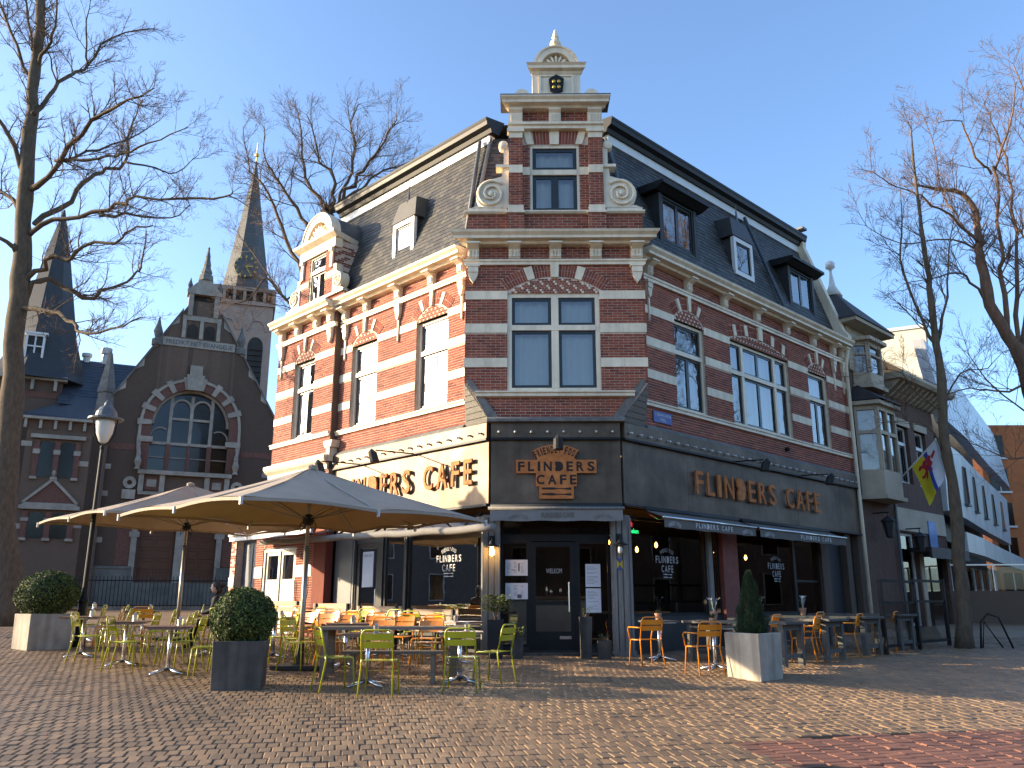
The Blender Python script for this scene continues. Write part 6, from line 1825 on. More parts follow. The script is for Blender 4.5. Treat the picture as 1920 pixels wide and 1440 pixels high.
# red string courses
for a_, b_ in ((-4.2, -2.75), (2.3, 4.0)):
    m = MB(); m.box(FH, a_, b_, 0, 0.02, 8.9, 9.2); obj("red_course", m, m_redbrick, ch)
for s in (-3.9, -2.9, 2.5, 3.6):
    for z in (4.4, 6.6, 7.9):
        m = MB(); m.box(FH, s - 0.2, s + 0.2, 0, 0.03, z, z + 0.25)
        if s in (-3.9, 3.6): obj("ashlar", m, m_dress, ch)
# window surround
k = 0
for i in range(9):
    a0 = math.pi * (1 - i / 9); a1 = math.pi * (1 - (i + 1) / 9)
    st = i % 2 == 0
    pts = [(cs + r * math.cos(a), zs_ + r * math.sin(a)) for r, a in ((Rw, a0), (Rw + 0.42, a0), (Rw + 0.42, (a0 + a1) / 2), (Rw + 0.42, a1), (Rw, a1), (Rw, (a0 + a1) / 2))]
    m = MB(); m.prism(FH, pts, -0.2, 0.05); obj("voussoir", m, m_redbrick, ch)
    w = 0.06
    m = MB(); m.prism(FH, [(cs + r * math.cos(a), zs_ + r * math.sin(a)) for r, a in ((Rw, a0 + w), (Rw + 0.66, a0 + w), (Rw + 0.66, a0 - w), (Rw, a0 - w))], -0.2, 0.12); obj("arch_stone", m, m_dress, ch)
m = MB()
for i in range(24):
    a0, a1 = math.pi * i / 24, math.pi * (i + 1) / 24
    m.prism(FH, [(cs + r * math.cos(a), zs_ + r * math.sin(a)) for r, a in ((Rw + 0.42, a0), (Rw + 0.56, a0), (Rw + 0.56, a1), (Rw + 0.42, a1))], -0.1, 0.1)
obj("hood_mould", m, m_dress, ch)
m = MB(); m.prism(FH, [(cs - 0.34, zs_ + Rw - 0.05), (cs + 0.34, zs_ + Rw - 0.05), (cs + 0.44, zs_ + Rw + 0.75), (cs - 0.44, zs_ + Rw + 0.75)], -0.1, 0.22); m.box(FH, cs - 0.3, cs + 0.3, -0.1, 0.2, zs_ + Rw + 0.75, zs_ + Rw + 1.25); obj("keystone", m, m_dress, ch)
for sg in (-1, 1):
    x = cs + sg * (Rw + 0.24)
    m = MB(); m.box(FH, x - 0.24, x + 0.24, -0.2, 0.05, 8.0, zs_); obj("jamb", m, m_redbrick, ch)
    m = MB(); m.box(FH, x - 0.36, x + 0.36, -0.2, 0.13, zs_ - 1.0, zs_ - 0.72); m.box(FH, x - 0.28, x + 0.28, -0.2, 0.1, 8.9 - 0.6, 8.9 - 0.3) if False else None; m.box(FH, x + sg * 0.20, x + sg * 0.34, -0.1, 0.09, zs_ - 0.72, zs_); m.prism(FH, [(x + sg * 0.14, zs_ - 1.0), (x + sg * 0.36, zs_ - 1.0), (x + sg * 0.26, zs_ - 1.9)], 0, 0.1); obj("capital", m, m_dress, ch)
    m = MB(); c = FH(x + sg * 0.2, 0.2, 7.95); m.lathe(lambda x_, y_, z_: (c[0] + x_, c[1] + y_, c[2] + z_), [(0.16, 0), (0.10, 0.12), (0.18, 0.4), (0.10, 0.65), (0.12, 0.75), (0.02, 1.2)], 8); obj("finial", m, m_dress, ch)
# glazing with mullions
cw_ = MB(); cw_.prism(FH, [(cs - Rw, 8.0)] + arc + [(cs + Rw, 8.0)], -0.46, -0.44)
gl = obj("great_window", cw_, m_glass_church, ch)
for s in (-0.98, 0.0, 0.98):
    m = MB(); m.box(FH, cs + s - (0.11 if s else 0.07), cs + s + (0.11 if s else 0.07), -0.43, -0.22, 8.0, 9.35); m.box(FH, cs + s - 0.10, cs + s + 0.10, -0.43, -0.2, 8.72, 8.9) if False else None; obj("brick_mullion", m, m_redbrick, gl)
    zt_ = zs_ + math.sqrt(Rw * Rw - s * s) - (0.30 if s == 0 else 0.1)
    m = MB(); m.box(FH, cs + s - 0.08, cs + s + 0.08, -0.43, -0.24, 9.35, zt_); obj("mullion", m, m_dress, gl)
m = MB(); m.box(FH, cs - Rw, cs + Rw, -0.43, -0.26, 9.32, 9.46); m.box(FH, cs - 0.98, cs + 0.98, -0.43, -0.28, 10.62, 10.74); m.box(FH, cs - Rw, cs + Rw, -0.43, -0.3, 8.66, 8.70); obj("transom", m, m_dress, gl)
def ring_seg(mb, c, z, r0, r1, a0, a1, d0, d1, n=10):
    for i in range(n):
        p, q_ = a0 + (a1 - a0) * i / n, a0 + (a1 - a0) * (i + 1) / n
        mb.prism(FH, [(c + r * math.cos(a), z + r * math.sin(a)) for r, a in ((r0, p), (r1, p), (r1, q_), (r0, q_))], d0, d1)
m = MB()
for s in (-0.49, 0.49): ring_seg(m, cs + s, 11.25, 0.38, 0.48, 0, math.pi, -0.43, -0.27)
ring_seg(m, cs, zs_, Rw - 0.12, Rw, 0, math.pi, -0.43, -0.2, 20)
ring_seg(m, cs - 1.40, 9.75, 0.40, 0.47, math.pi * 0.3, math.pi, -0.43, -0.3); ring_seg(m, cs + 1.40, 9.75, 0.40, 0.47, 0, math.pi * 0.7, -0.43, -0.3)
obj("tracery", m, m_dress, gl, kind="stuff")
# panel over the doors
m = MB(); m.box(FH, -2.5, 1.9, 0, 0.25, 7.75, 7.95); m.box(FH, -2.4, 1.8, 0, 0.12, 6.75, 6.9); obj("entablature", m, m_dress, ch)
for s in (-2.3, -1.35, 0.75, 1.7):
    m = MB(); m.box(FH, s - 0.12, s + 0.12, 0, 0.14, 6.9, 7.75); obj("pilaster", m, m_dress, ch)
for a_, b_ in ((-2.15, -1.5), (0.9, 1.55)):
    m = MB(); m.box(FH, a_, b_, 0, 0.05, 7.0, 7.6); obj("red_panel", m, m_redbrick, ch)
for s in (-1.82, 1.22):
    m = MB(); m.box(FH, s - 0.22, s + 0.22, 0.05, 0.08, 7.15, 7.5); obj("inset", m, m_dress, ch)
for sg in (-1, 1):
    m = MB(); s = -0.3 + sg * 2.5
    ring_seg(m, s, 7.3, 0.12, 0.30, 0, 2 * math.pi, 0, 0.12, 12); m.box(FH, s - 0.3, s + 0.3, 0, 0.14, 6.5, 6.95); obj("scroll", m, m_dress, ch)
# doors
for s0, s1 in ((-2.2, -0.46), (-0.08, 1.48)):
    m = MB(); m.box(FH, s0, s1, -0.5, -0.4, 2.56, 5.4); dr = obj("door", m, m_oak, ch)
    mid = (s0 + s1) / 2
    for a, b in ((s0 + 0.06, mid - 0.03), (mid + 0.03, s1 - 0.06)):
        for j in range(5):
            z = 2.7 + j * 0.52
            m = MB(); ring4(m, FH, a, b, z, z + 0.46, 0.08, -0.4, -0.36); obj("door_panel", m, m_oak, dr)
for s in (-2.33, -0.27, 1.58):
    w = 0.13 if s != -0.27 else 0.19
    m = MB(); m.box(FH, s - w, s + w, -0.1, 0.08, 2.56, 5.4); m.box(FH, s - w - 0.1, s + w + 0.1, -0.1, 0.10, 4.7, 4.95) if s != -0.27 else None; m.box(FH, s - w, s + w, 0.08, 0.1, 3.6, 3.8); obj("door_jamb", m, m_dress, ch)
m = MB(); m.box(FH, -2.7, 1.9, 0, 0.1, 5.4, 5.6); obj("lintel", m, m_dress, ch)
for a_, b_ in ((-3.1, -2.48), (1.75, 2.3)):
    m = MB(); m.box(FH, a_, b_, 0, 0.02, 3.35, 5.4); obj("red_panel", m, m_redbrick, ch)
# nave roof
m = MB()
for sg in (-1, 1):
    a = FH(-0.2, -0.4, 17.9); b = FH(-0.2 + sg * 4.5, -0.4, 17.9 - 4.5 * 1.72); c = FH(-0.2 + sg * 4.5, -22, 17.9 - 4.5 * 1.72); d = FH(-0.2, -22, 17.9)
    m.quad(a, b, c, d)
obj("nave_roof", m, m_slate_blue, ch)
m = MB(); m.box(FH, -4.2, -4.0, -22, -0.6, 1.0, 10.6); m.box(FH, 3.8, 4.0, -22, -0.6, 1.0, 10.6); obj("nave_wall", m, BD, ch)
# left wing with transverse roof, porch and turret
m = MB(); m.box(FH, -6.3, -4.2, -6, -0.8, 1.0, 11.0); m.box(FH, -12.0, -6.3, -6.0, -1.2, 1.0, 12.3); m.box(FH, -7.4, -4.3, -0.8, 0.35, 1.0, 10.1); obj("wing_wall", m, BD, ch)
m = MB(); m.quad(FH(-6.4, -0.6, 11.0), FH(-2.5, -0.6, 11.0), FH(-2.5, -3.4, 14.0), FH(-6.4, -3.4, 14.0)); m.quad(FH(-6.4, -6.2, 11.0), FH(-2.5, -6.2, 11.0), FH(-2.5, -3.4, 14.0), FH(-6.4, -3.4, 14.0)); obj("wing_roof", m, m_slate_blue, ch)
ms = MB(); slates(FH(-6.4, -0.58, 11.02), FH(-2.6, -0.58, 11.02), FH(-6.4, -3.38, 14.02), FH(-2.6, -3.38, 14.02), ms, 0.3, 0.25); obj("slate", ms, m_slate_blue, ch, kind="stuff")
m = MB(); m.add([FH(-7.7, 0.6, 10.1), FH(-4.1, 0.6, 10.1), FH(-4.1, -0.8, 11.5), FH(-5.6, -0.8, 11.4), FH(-7.7, -0.8, 10.5)], [(0, 1, 2, 3, 4)]); obj("porch_roof", m, m_slate_blue, ch)
m = MB(); m.box(FH, -7.75, -4.1, -0.8, 0.65, 9.98, 10.1); m.box(FH, -12.2, -6.1, -1.4, -0.9, 12.2, 12.42); obj("gutter", m, m_dress, ch)
for i in range(6):
    m = MB(); s = -7.5 + i * 0.62; m.box(FH, s - 0.06, s + 0.06, 0.35, 0.55, 9.55, 9.98); obj("bracket", m, m_dress, ch)
for i in range(5):
    m = MB(); s = -10.6 + i * 1.0; m.box(FH, s - 0.07, s + 0.07, -1.2, -0.95, 11.7, 12.2); obj("bracket", m, m_dress, ch)
m = MB(); m.box(FH, -8.9, -6.4, -1.2, -1.17, 11.35, 11.65); obj("red_course", m, m_redbrick, ch)
def lancets(s0, s1, z0, z1, d, n):
    w = (s1 - s0) / n
    for i in range(n):
        c = s0 + (i + 0.5) * w; r = w * 0.36
        m = MB(); m.prism(FH, [(c - r, z0)] + [(c + r * math.cos(a), z1 - r + r * math.sin(a)) for a in np.linspace(math.pi, 0, 9)] + [(c + r, z0)], d, d + 0.03); lw = obj("lancet_window", m, m_glass_church, ch)
    for i in range(n + 1):
        m = MB(); s = s0 + i * w; m.box(FH, s - w * 0.13, s + w * 0.13, d - 0.02, d + 0.14, z0, z1); obj("window_pier", m, m_redbrick, ch)
        m = MB(); m.box(FH, s - w * 0.17, s + w * 0.17, d - 0.02, d + 0.17, z0 + (z1 - z0) * 0.62, z0 + (z1 - z0) * 0.75); obj("pier_stone", m, m_dress, ch)
        m = MB(); m.box(FH, s - w * 0.17, s + w * 0.17, d - 0.02, d + 0.18, z0 - 0.12, z0); obj("pier_base", m, m_dress, ch)
    m = MB(); m.box(FH, s0 - 0.3, s1 + 0.3, d - 0.02, d + 0.2, z1 + 0.1, z1 + 0.28); obj("lintel", m, m_dress, ch)
lancets(-6.9, -5.2, 7.3, 9.0, 0.36, 2); lancets(-7.0, -5.1, 4.5, 5.7, 0.36, 2); lancets(-11.5, -9.3, 7.6, 9.6, -1.19, 2); lancets(-11.5, -9.3, 4.2, 6.0, -1.19, 2)
m = MB(); m.prism(FH, [(-7.05, 6.1), (-5.05, 6.1), (-6.05, 7.1)], 0.35, 0.42); obj("red_pediment", m, m_redbrick, ch)
m = MB(); ang_ = math.atan2(1.0, 1.0)
for sg in (-1, 1): m.prism(FH, [(-6.05, 7.12), (-6.05, 7.3), (-6.05 + sg * 1.15, 6.15), (-6.05 + sg * 1.15, 5.98)], 0.35, 0.5)
m.box(FH, -7.2, -4.9, 0.35, 0.5, 5.95, 6.1); obj("pediment_moulding", m, m_dress, ch)
m = MB(); c = FH(-6.05, 0.42, 7.2); m.lathe(lambda x, y, z: (c[0] + x, c[1] + y, c[2] + z), [(0.14, 0), (0.08, 0.15), (0.13, 0.3), (0.02, 0.6)], 8); obj("finial", m, m_dress, ch)
m = MB(); c = FH(-4.25, 0.1, 9.8); m.box(FH, -4.65, -3.95, -0.3, 0.35, 1.0, 10.6); obj("buttress", m, BD, ch)
m = MB(); c = FH(-4.3, 0.0, 10.6); m.lathe(lambda x, y, z: (c[0] + x, c[1] + y, c[2] + z), [(0.5, 0), (0.42, 0.1), (0.34, 1.0), (0.42, 1.05), (0.1, 3.0), (0.01, 3.2)], 4, a0=0.45, a1=0.45 + 2 * math.pi); obj("pinnacle", m, m_stone_dark, ch)
for s, z in ((-8.4, 10.4), (-8.6, 7.4), (-4.9, 7.9), (-4.85, 5.0), (-7.35, 8.7), (-7.3, 4.9), (-9.0, 4.6)):
    m = MB(); d = -1.2 if s < -7.45 else 0.35; m.box(FH, s - 0.22, s + 0.22, d, d + 0.03, z, z + 0.24); obj("ashlar", m, m_dress, ch)
# turret: flared slate spire
tc_ = FH(-7.5, -3.2, 12.3)
m = MB(); m.lathe(lambda x, y, z: (tc_[0] + x, tc_[1] + y, tc_[2] + z), [(2.75, 0), (2.3, 0.5), (1.85, 1.4), (1.5, 2.6), (1.2, 4.2), (0.6, 7.4), (0.05, 9.9)], 8, a0=0.2, a1=0.2 + 2 * math.pi); obj("turret_spire", m, m_slate, ch)
m = MB(); ring4(m, FH, -8.2, -7.35, 13.3, 14.6, 0.10, -1.7, -1.35); m.box(FH, -7.81, -7.74, -1.5, -1.4, 13.4, 14.5); m.box(FH, -8.1, -7.45, -1.5, -1.4, 13.95, 14.02); m.box(FH, -8.3, -7.25, -3.2, -1.3, 14.6, 14.7); td = obj("turret_dormer", m, m_white, ch)
m = MB(); m.box(FH, -8.1, -7.45, -3.0, -1.45, 13.4, 14.5); obj("pane", m, m_char, td)
for s, r_, h_ in ((-4.6, 0.28, 0.9), (-5.5, 0.25, 0.5)):
    m = MB(); c = FH(s, -3.4, 13.9); m.lathe(lambda x, y, z: (c[0] + x, c[1] + y, c[2] + z), [(r_ * 0.7, 0), (r_ * 0.7, h_ * 0.6), (r_, h_ * 0.65), (r_, h_), (0.02, h_ + 0.05)], 10); obj("roof_vent", m, m_white, ch)

# the older tower behind
tw = root("church_tower", (-20.9, 62, 1.6), "pale brick church tower with clock and tall slate spire behind the church", "tower")
FT = Fr((-20.85, 60.0, 0), (0.95, 0.31, 0), (0.31, -0.95, 0))
m_towerbrick = mat("tower_brick", None, 0.9, cols=[(0.2, (0.30, 0.20, 0.15)), (0.8, (0.44, 0.31, 0.24))], scale=3, detail=6, bump=0.2)
m = MB(); m.box(FT, -2.15, 2.15, -4.3, 0, 1.0, 23.4); obj("tower_wall", m, m_towerbrick, tw)
m = MB(); m.box(FT, -2.3, 2.3, -4.45, 0.15, 23.4, 23.7); m.box(FT, -2.3, 2.3, -4.45, 0.15, 24.5, 24.8)
for i in range(7): m.box(FT, -2.3 + i * 0.73, -2.08 + i * 0.73, -0.1, 0.12, 23.7, 24.5); m.box(FT, 2.0, 2.28, -0.3 - i * 0.6, -0.1 - i * 0.6, 23.7, 24.5)
obj("gallery", m, m_towerbrick, tw)
m = MB(); m.box(FT, -1.9, 1.9, -4.0, -0.3, 23.4, 24.8); obj("gallery_dark_fill", m, m_room, tw)  # near-black block added to put shade into the gallery openings
for s in (-1.05, 1.05):
    m = MB(); m.prism(FT, [(s - 0.55, 17.2)] + [(s + 0.55 * math.cos(a), 20.2 + 0.75 * math.sin(a)) for a in np.linspace(math.pi, 0, 9)] + [(s + 0.55, 17.2)], 0.0, 0.02); lv = obj("louvre_opening", m, m_room, tw)
    for j in range(7):
        m = MB(); m.box(FT, s - 0.5, s + 0.5, 0.02, 0.12, 17.4 + j * 0.42, 17.46 + j * 0.42); obj("louvre", m, m_char, lv)
    m = MB()
    for i in range(10):
        a0, a1 = math.pi * i / 10, math.pi * (i + 1) / 10
        m.prism(FT, [(s + r * math.cos(a), 21.4 + 1.3 * r * math.sin(a)) for r, a in ((0.62, a0), (0.78, a0), (0.78, a1), (0.62, a1))], 0, 0.08)
    obj("blind_arch", m, m_towerbrick, tw)
tp = FT(0, -2.15, 24.6)
m = MB(); m.lathe(lambda x, y, z: (tp[0] + x, tp[1] + y, tp[2] + z), [(2.0, 0), (1.85, 0.8), (0.9, 6.5), (0.04, 12.0)], 8, a0=-0.06, a1=-0.06 + 2 * math.pi); m_spire = mat("spire_slate", (0.085, 0.083, 0.078), 0.6, var=0.3, scale=2, stretch=(1, 1, 3)); obj("spire", m, m_spire, tw)
cl = MB(); cc = FT(-0.1, -0.35, 26.6)
Fcl = Fr(FT(-0.1, -0.30, 26.6), FT.u, FT.n)
m = MB(); m.lathe(lambda x, y, z: Fcl(x, z, y), [(0.85, -0.4), (0.85, 0.05), (0.01, 0.051)], 20); co = obj("clock_face", m, m_spire, tw)
for i in range(12):
    a = i * math.pi / 6; m = MB(); m.prism(Fcl, [(r * math.sin(a + w), r * math.cos(a + w)) for r, w in ((0.70, -0.06), (0.88, -0.06), (0.88, 0.06), (0.70, 0.06))], 0.05, 0.08); obj("hour_mark", m, m_gold, co)
m = MB(); m.prism(Fcl, [(-0.04, 0), (0.04, 0), (0.36, -0.5), (0.30, -0.54)], 0.08, 0.1); m.prism(Fcl, [(0, -0.05), (0.55, 0.02), (0.55, 0.08), (0, 0.05)], 0.08, 0.1); obj("hand", m, m_gold, co)
m = MB(); m.tube([(tp[0], tp[1], tp[2] + 11.9), (tp[0], tp[1], tp[2] + 13.6)], 0.05, 5); m.ball(lambda x, y, z: (tp[0] + x, tp[1] + y, tp[2] + 12.5 + z), (0, 0, 0), 0.18); obj("weathervane", m, m_gold, tw)
# iron fence before the church
fn_ = root("iron_fence", (-14, 36, gz(-14, 36)), "low black iron fence with thin bars in front of the church", "fence")
FF = Fr((-14.0, 36.0, gz(-14, 36)), (0.902, 0.2, 0), (0.2, -0.902, 0))
for z in (0.15, 1.15):
    m = MB(); m.box(FF, -9, 6.5, -0.02, 0.02, z, z + 0.05); obj("rail", m, m_black, fn_)
for i in range(104):
    m = MB() if i == 0 else m
    if i == 0:
        m.box(LOC, -0.012, 0.012, -0.012, 0.012, 0, 1.35); bar_me = m.mesh("bar"); bar_me.materials.append(m_black)
    o = bpy.data.objects.new("bar", bar_me); scene.collection.objects.link(o); o.parent = fn_; o.matrix_parent_inverse = Matrix.Translation(-fn_.location); o.location = FF(-9 + i * 0.15, 0, 0)
m = MB(); m.box(FF, -9, 6.5, -0.12, 0.12, -0.3, 0.12); obj("kerb", m, m_stone_dark, fn_)

# ------------------------------------------------------------------ houses on the right
m_brown = mat("brown_house_brick", None, 0.9, cols=[(0.2, (0.085, 0.046, 0.032)), (0.8, (0.15, 0.083, 0.056))], scale=9, bump=0.2, streak=0.15)
m_tile = mat("dark_roof_tile", None, 0.7, cols=[(0.2, (0.022, 0.017, 0.016)), (0.8, (0.055, 0.042, 0.038))], scale=3, island=0.4)
m_beige = mat("beige_render", (0.47, 0.39, 0.28), 0.8, var=0.1, scale=2, stain=0.2)
nb = root("brown_house", FR(15, -3, 0.6), "brown brick house with a pale bay window and corner turret, right next to the cafe", "house")
N_OPEN = [(15.3, 16.3, 5.6, 7.6), (16.9, 17.9, 5.6, 7.6), (14.5, 15.9, 0.9, 3.9), (16.3, 18.5, 0.9, 3.3)]
m = MB(); backing(FR, m, 11.65, 18.8, 0.3, 8.9, N_OPEN, d=-0.02, deep=-0.5); m.box(FR, 18.6, 18.8, -8, -0.5, 0.3, 8.9); m.box(FR, 11.65, 18.8, -8.2, -8, 0.3, 8.9); m.box(FR, 12.2, 18.6, -2.0, -1.6, 0.3, 8.8)
obj("wall", m, m_brown, nb)
for o in N_OPEN[:2]:
    window(FR, o[0], o[1], o[2], o[3], d=-0.15, transom=7.0, fw=0.07, outer=m_white, parent=nb, blind=0.7)
    m = MB(); m.box(FR, o[0] - 0.1, o[1] + 0.1, -0.1, 0.03, o[3], o[3] + 0.25); obj("lintel", m, m_beige, nb)
shop_window(FR, 14.5, 15.9, 0.9, 3.9, -0.15, 0.09, frame=m_white, plinth=0.3, parent=nb)
shop_window(FR, 16.3, 18.5, 0.9, 3.3, -0.15, 0.09, frame=m_char, plinth=0.3, parent=nb)
m = MB(); m.box(FR, 14.3, 18.7, -0.05, 0.02, 3.95, 4.7); m.box(FR, 16.0, 16.3, -0.05, 0.02, 0.4, 3.95); obj("shop_band", m, m_beige, nb)
m = MB(); m.box(FR, 15.2, 18.7, 0.0, 0.7, 3.25, 3.4); m.box(FR, 15.2, 18.7, 0.62, 0.7, 3.05, 3.25); obj("canopy", m, m_char, nb)
m = MB(); m.box(FR, 17.0, 17.7, 0.02, 0.05, 3.5, 4.4); obj("poster", m, mat("blue_poster", (0.10, 0.20, 0.42), 0.5, var=0.4, scale=2), nb)
# bay window
m = MB(); 
def bay(F, s0, s1, d, z0, z1, mt, parent, bars=2):
    P = [(s0, 0), (s0 + 0.3, d), (s1 - 0.3, d), (s1, 0)]
    mb = MB()
    for (a, b) in zip(P, P[1:]):
        L_ = math.hypot(b[0] - a[0], b[1] - a[1]); Fq = Fr(F(a[0], a[1], 0), Vector(F(b[0], b[1], 0)) - Vector(F(a[0], a[1], 0)), (Vector(F(b[0], b[1], 0)) - Vector(F(a[0], a[1], 0))).cross(Vector((0, 0, 1))))
        h = z1 - z0
        mb.box(Fq, 0, L_, -0.1, 0, z0, z0 + h * 0.28); mb.box(Fq, 0, 0.09, -0.1, 0.02, z0 + h * 0.28, z1); mb.box(Fq, L_ - 0.09, L_, -0.1, 0.02, z0 + h * 0.28, z1); mb.box(Fq, 0.09, L_ - 0.09, -0.1, 0.01, z1 - 0.15, z1); mb.box(Fq, 0.09, L_ - 0.09, -0.1, 0.01, z0 + h * 0.68, z0 + h * 0.72)
        if L_ > 1: mb.box(Fq, L_ / 2 - 0.05, L_ / 2 + 0.05, -0.1, 0.015, z0 + h * 0.28, z1)
        g2 = MB(); g2.quad(Fq(0.05, -0.06, z0 + h * 0.28), Fq(L_ - 0.05, -0.06, z0 + h * 0.28), Fq(L_ - 0.05, -0.06, z1 - 0.1), Fq(0.05, -0.06, z1 - 0.1)); obj("pane", g2, m_glass, parent)
        g2 = MB(); g2.quad(Fq(0.0, -0.3, z0), Fq(L_, -0.3, z0), Fq(L_, -0.3, z1), Fq(0.0, -0.3, z1)); obj("curtain", g2, m_curtain, parent)
    for z, e in ((z0 - 0.12, 0.08), (z1, 0.16)):
        mb.add([F(s0 - e, 0, z), F(s0 + 0.3 - e, d + e, z), F(s1 - 0.3 + e, d + e, z), F(s1 + e, 0, z)] + [F(s0 - e, 0, z + 0.12), F(s0 + 0.3 - e, d + e, z + 0.12), F(s1 - 0.3 + e, d + e, z + 0.12), F(s1 + e, 0, z + 0.12)], [(0, 1, 2, 3), (7, 6, 5, 4), (0, 4, 5, 1), (1, 5, 6, 2), (2, 6, 7, 3)])
    return obj("bay_window", mb, mt, parent)
bay(FR, 11.95, 13.9, 0.62, 4.85, 7.7, m_beige, nb)
bay(FR, 12.2, 13.8, 0.45, 8.45, 9.9, m_beige, nb)
m = MB(); m.add([FR(11.8, 0, 7.85), FR(12.1, 0.85, 7.85), FR(13.8, 0.85, 7.85), FR(14.1, 0, 7.85), FR(12.2, 0, 8.5), FR(13.8, 0, 8.5)], [(0, 1, 4), (1, 2, 5, 4), (2, 3, 5)]); obj("bay_roof", m, m_tile, nb)
m = MB(); m.box(FR, 11.9, 14.2, -1.6, 0.05, 8.9, 10.4); obj("turret_wall", m, m_beige, nb)
m = MB(); m.box(FR, 11.55, 14.55, -2.0, 0.55, 10.40, 10.52); obj("turret_eaves", m, m_beige, nb)
m = MB(); ap = FR(13.0, -0.75, 12.1); P4 = [FR(11.5, 0.6, 10.52), FR(14.6, 0.6, 10.52), FR(14.6, -2.1, 10.52), FR(11.5, -2.1, 10.52)]
m.add(P4 + [ap], [(0, 1, 4), (1, 2, 4), (2, 3, 4), (3, 0, 4)]); obj("turret_roof", m, m_tile, nb)
m = MB(); m.lathe(lambda x, y, z: (ap[0] + x, ap[1] + y, ap[2] + z), [(0.32, -0.25), (0.12, 0.15), (0.05, 0.6), (0.05, 0.75), (0.16, 0.82), (0.17, 0.98), (0.08, 1.08), (0.01, 1.1)], 10); obj("ball_finial", m, m_white, nb, smooth=True)
m = MB(); m.mould(FR, [(-0.1, 8.95), (0.75, 8.95), (0.85, 9.05), (0.85, 9.15), (-0.1, 9.2)], 14.2, 19.0); obj("eaves", m, m_beige, nb)
for i in range(11):
    m = MB(); s = 14.4 + i * 0.43; m.mould(FR, [(0, 8.5), (0.08, 8.5), (0.6, 8.9), (0.6, 8.95), (0, 8.95)], s - 0.06, s + 0.06); obj("bracket", m, m_beige, nb)
m = MB(); m.quad(FR(14.2, 0.85, 9.15), FR(19.0, 0.85, 9.15), FR(18.2, -3.0, 12.0), FR(14.2, -3.0, 12.0)); m.add([FR(19.0, 0.85, 9.15), FR(19.0, -6, 9.15), FR(18.2, -3.0, 12.0)], [(0, 1, 2)]); nr = obj("tiled_roof", m, m_tile, nb)
ms = MB(); slates(FR(14.2, 0.86, 9.17), FR(19.0, 0.86, 9.17), FR(14.2, -3.0, 12.02), FR(18.2, -3.0, 12.02), ms, 0.26, 0.24); obj("tile", ms, m_tile, nr, kind="stuff")
m = MB(); m.box(FR, 18.8, 18.86, 0.05, 0.9, 3.0, 8.9) if False else m.tube([FR(14.15, 0.1, 0.7), FR(14.15, 0.1, 8.9)], 0.05, 6); obj("downpipe", m, m_lead, nb)
for s, zz, lab in ((12.6, 4.1, "black lantern under the bay window of the brown house"), (15.0, 3.75, "black lantern beside the shop of the brown house")):
    r = root("wall_lantern", FR(s, 0.4, zz), lab, "lamp", "lanterns on the brown house")
    m = MB(); m.tube([FR(s, 0.0, zz + 0.25), FR(s, 0.5, zz + 0.25)], 0.02, 6); m.tube([FR(s, 0.45, zz + 0.25), FR(s, 0.45, zz + 0.1)], 0.015, 6); obj("bracket", m, m_black, r)
    m = MB(); m.lathe(lambda x, y, z: FR(s + x, 0.45 + y, zz + z), [(0.06, 0.12), (0.24, -0.02), (0.22, -0.05)], 6); m.lathe(lambda x, y, z: FR(s + x, 0.45 + y, zz + z), [(0.2, -0.05), (0.11, -0.5), (0.05, -0.54)], 6); obj("lantern", m, m_char, r)
# flag
fl = root("flag", FR(14.6, 0.0, 5.45), "yellow, blue and white flag with a red lion at the brown house", "flag")
p0, p1 = Vector(FR(14.6, 0.0, 5.45)), Vector(FR(14.5, 1.5, 6.75))
m = MB(); m.tube([p0, p1], 0.025, 8); m.ball(lambda x, y, z: (p1.x + x, p1.y + y, p1.z + z), (0, 0, 0), 0.05, 8, 6); obj("pole", m, m_white, fl)
along = (p1 - p0).normalized()
def flagp(a, b, off=0.0):
    """a along the pole (0 lower..1 tip), b down the hanging cloth"""
    h = p0 + along * (0.82 + a * 1.12)
    fold = 0.10 * math.sin(b * 5 + a * 2.2) * b + 0.05 * math.sin(a * 9) * b
    p = h + Vector((0, 0, -1)) * (b * (1.05 + 0.45 * (1 - a))) + FR.u * (fold + 0.05 * b) + along * (-0.10 * b + 0.42 * b * (0.8 - a) ) + FR.n * 0.25 * b
    return p - FR.u * off
stripes = [(0.0, 0.48, mat("flag_yellow", (0.62, 0.48, 0.02), 0.8, var=0.05)), (0.48, 0.62, mat("flag_blue", (0.02, 0.05, 0.30), 0.8, var=0.05)), (0.62, 1.0, mat("flag_white", (0.62, 0.63, 0.66), 0.8, var=0.05))]
for a0, a1, mt in stripes:
    m = MB(); n1, n2 = 5, 14
    for j in range(n2 + 1):
        for i in range(n1 + 1):
            m.v.append(tuple(flagp(a0 + (a1 - a0) * i / n1, j / n2)))
    m.f = [(j * (n1 + 1) + i, j * (n1 + 1) + i + 1, (j + 1) * (n1 + 1) + i + 1, (j + 1) * (n1 + 1) + i) for j in range(n2) for i in range(n1)]
    obj("stripe", m, mt, fl, smooth=True)
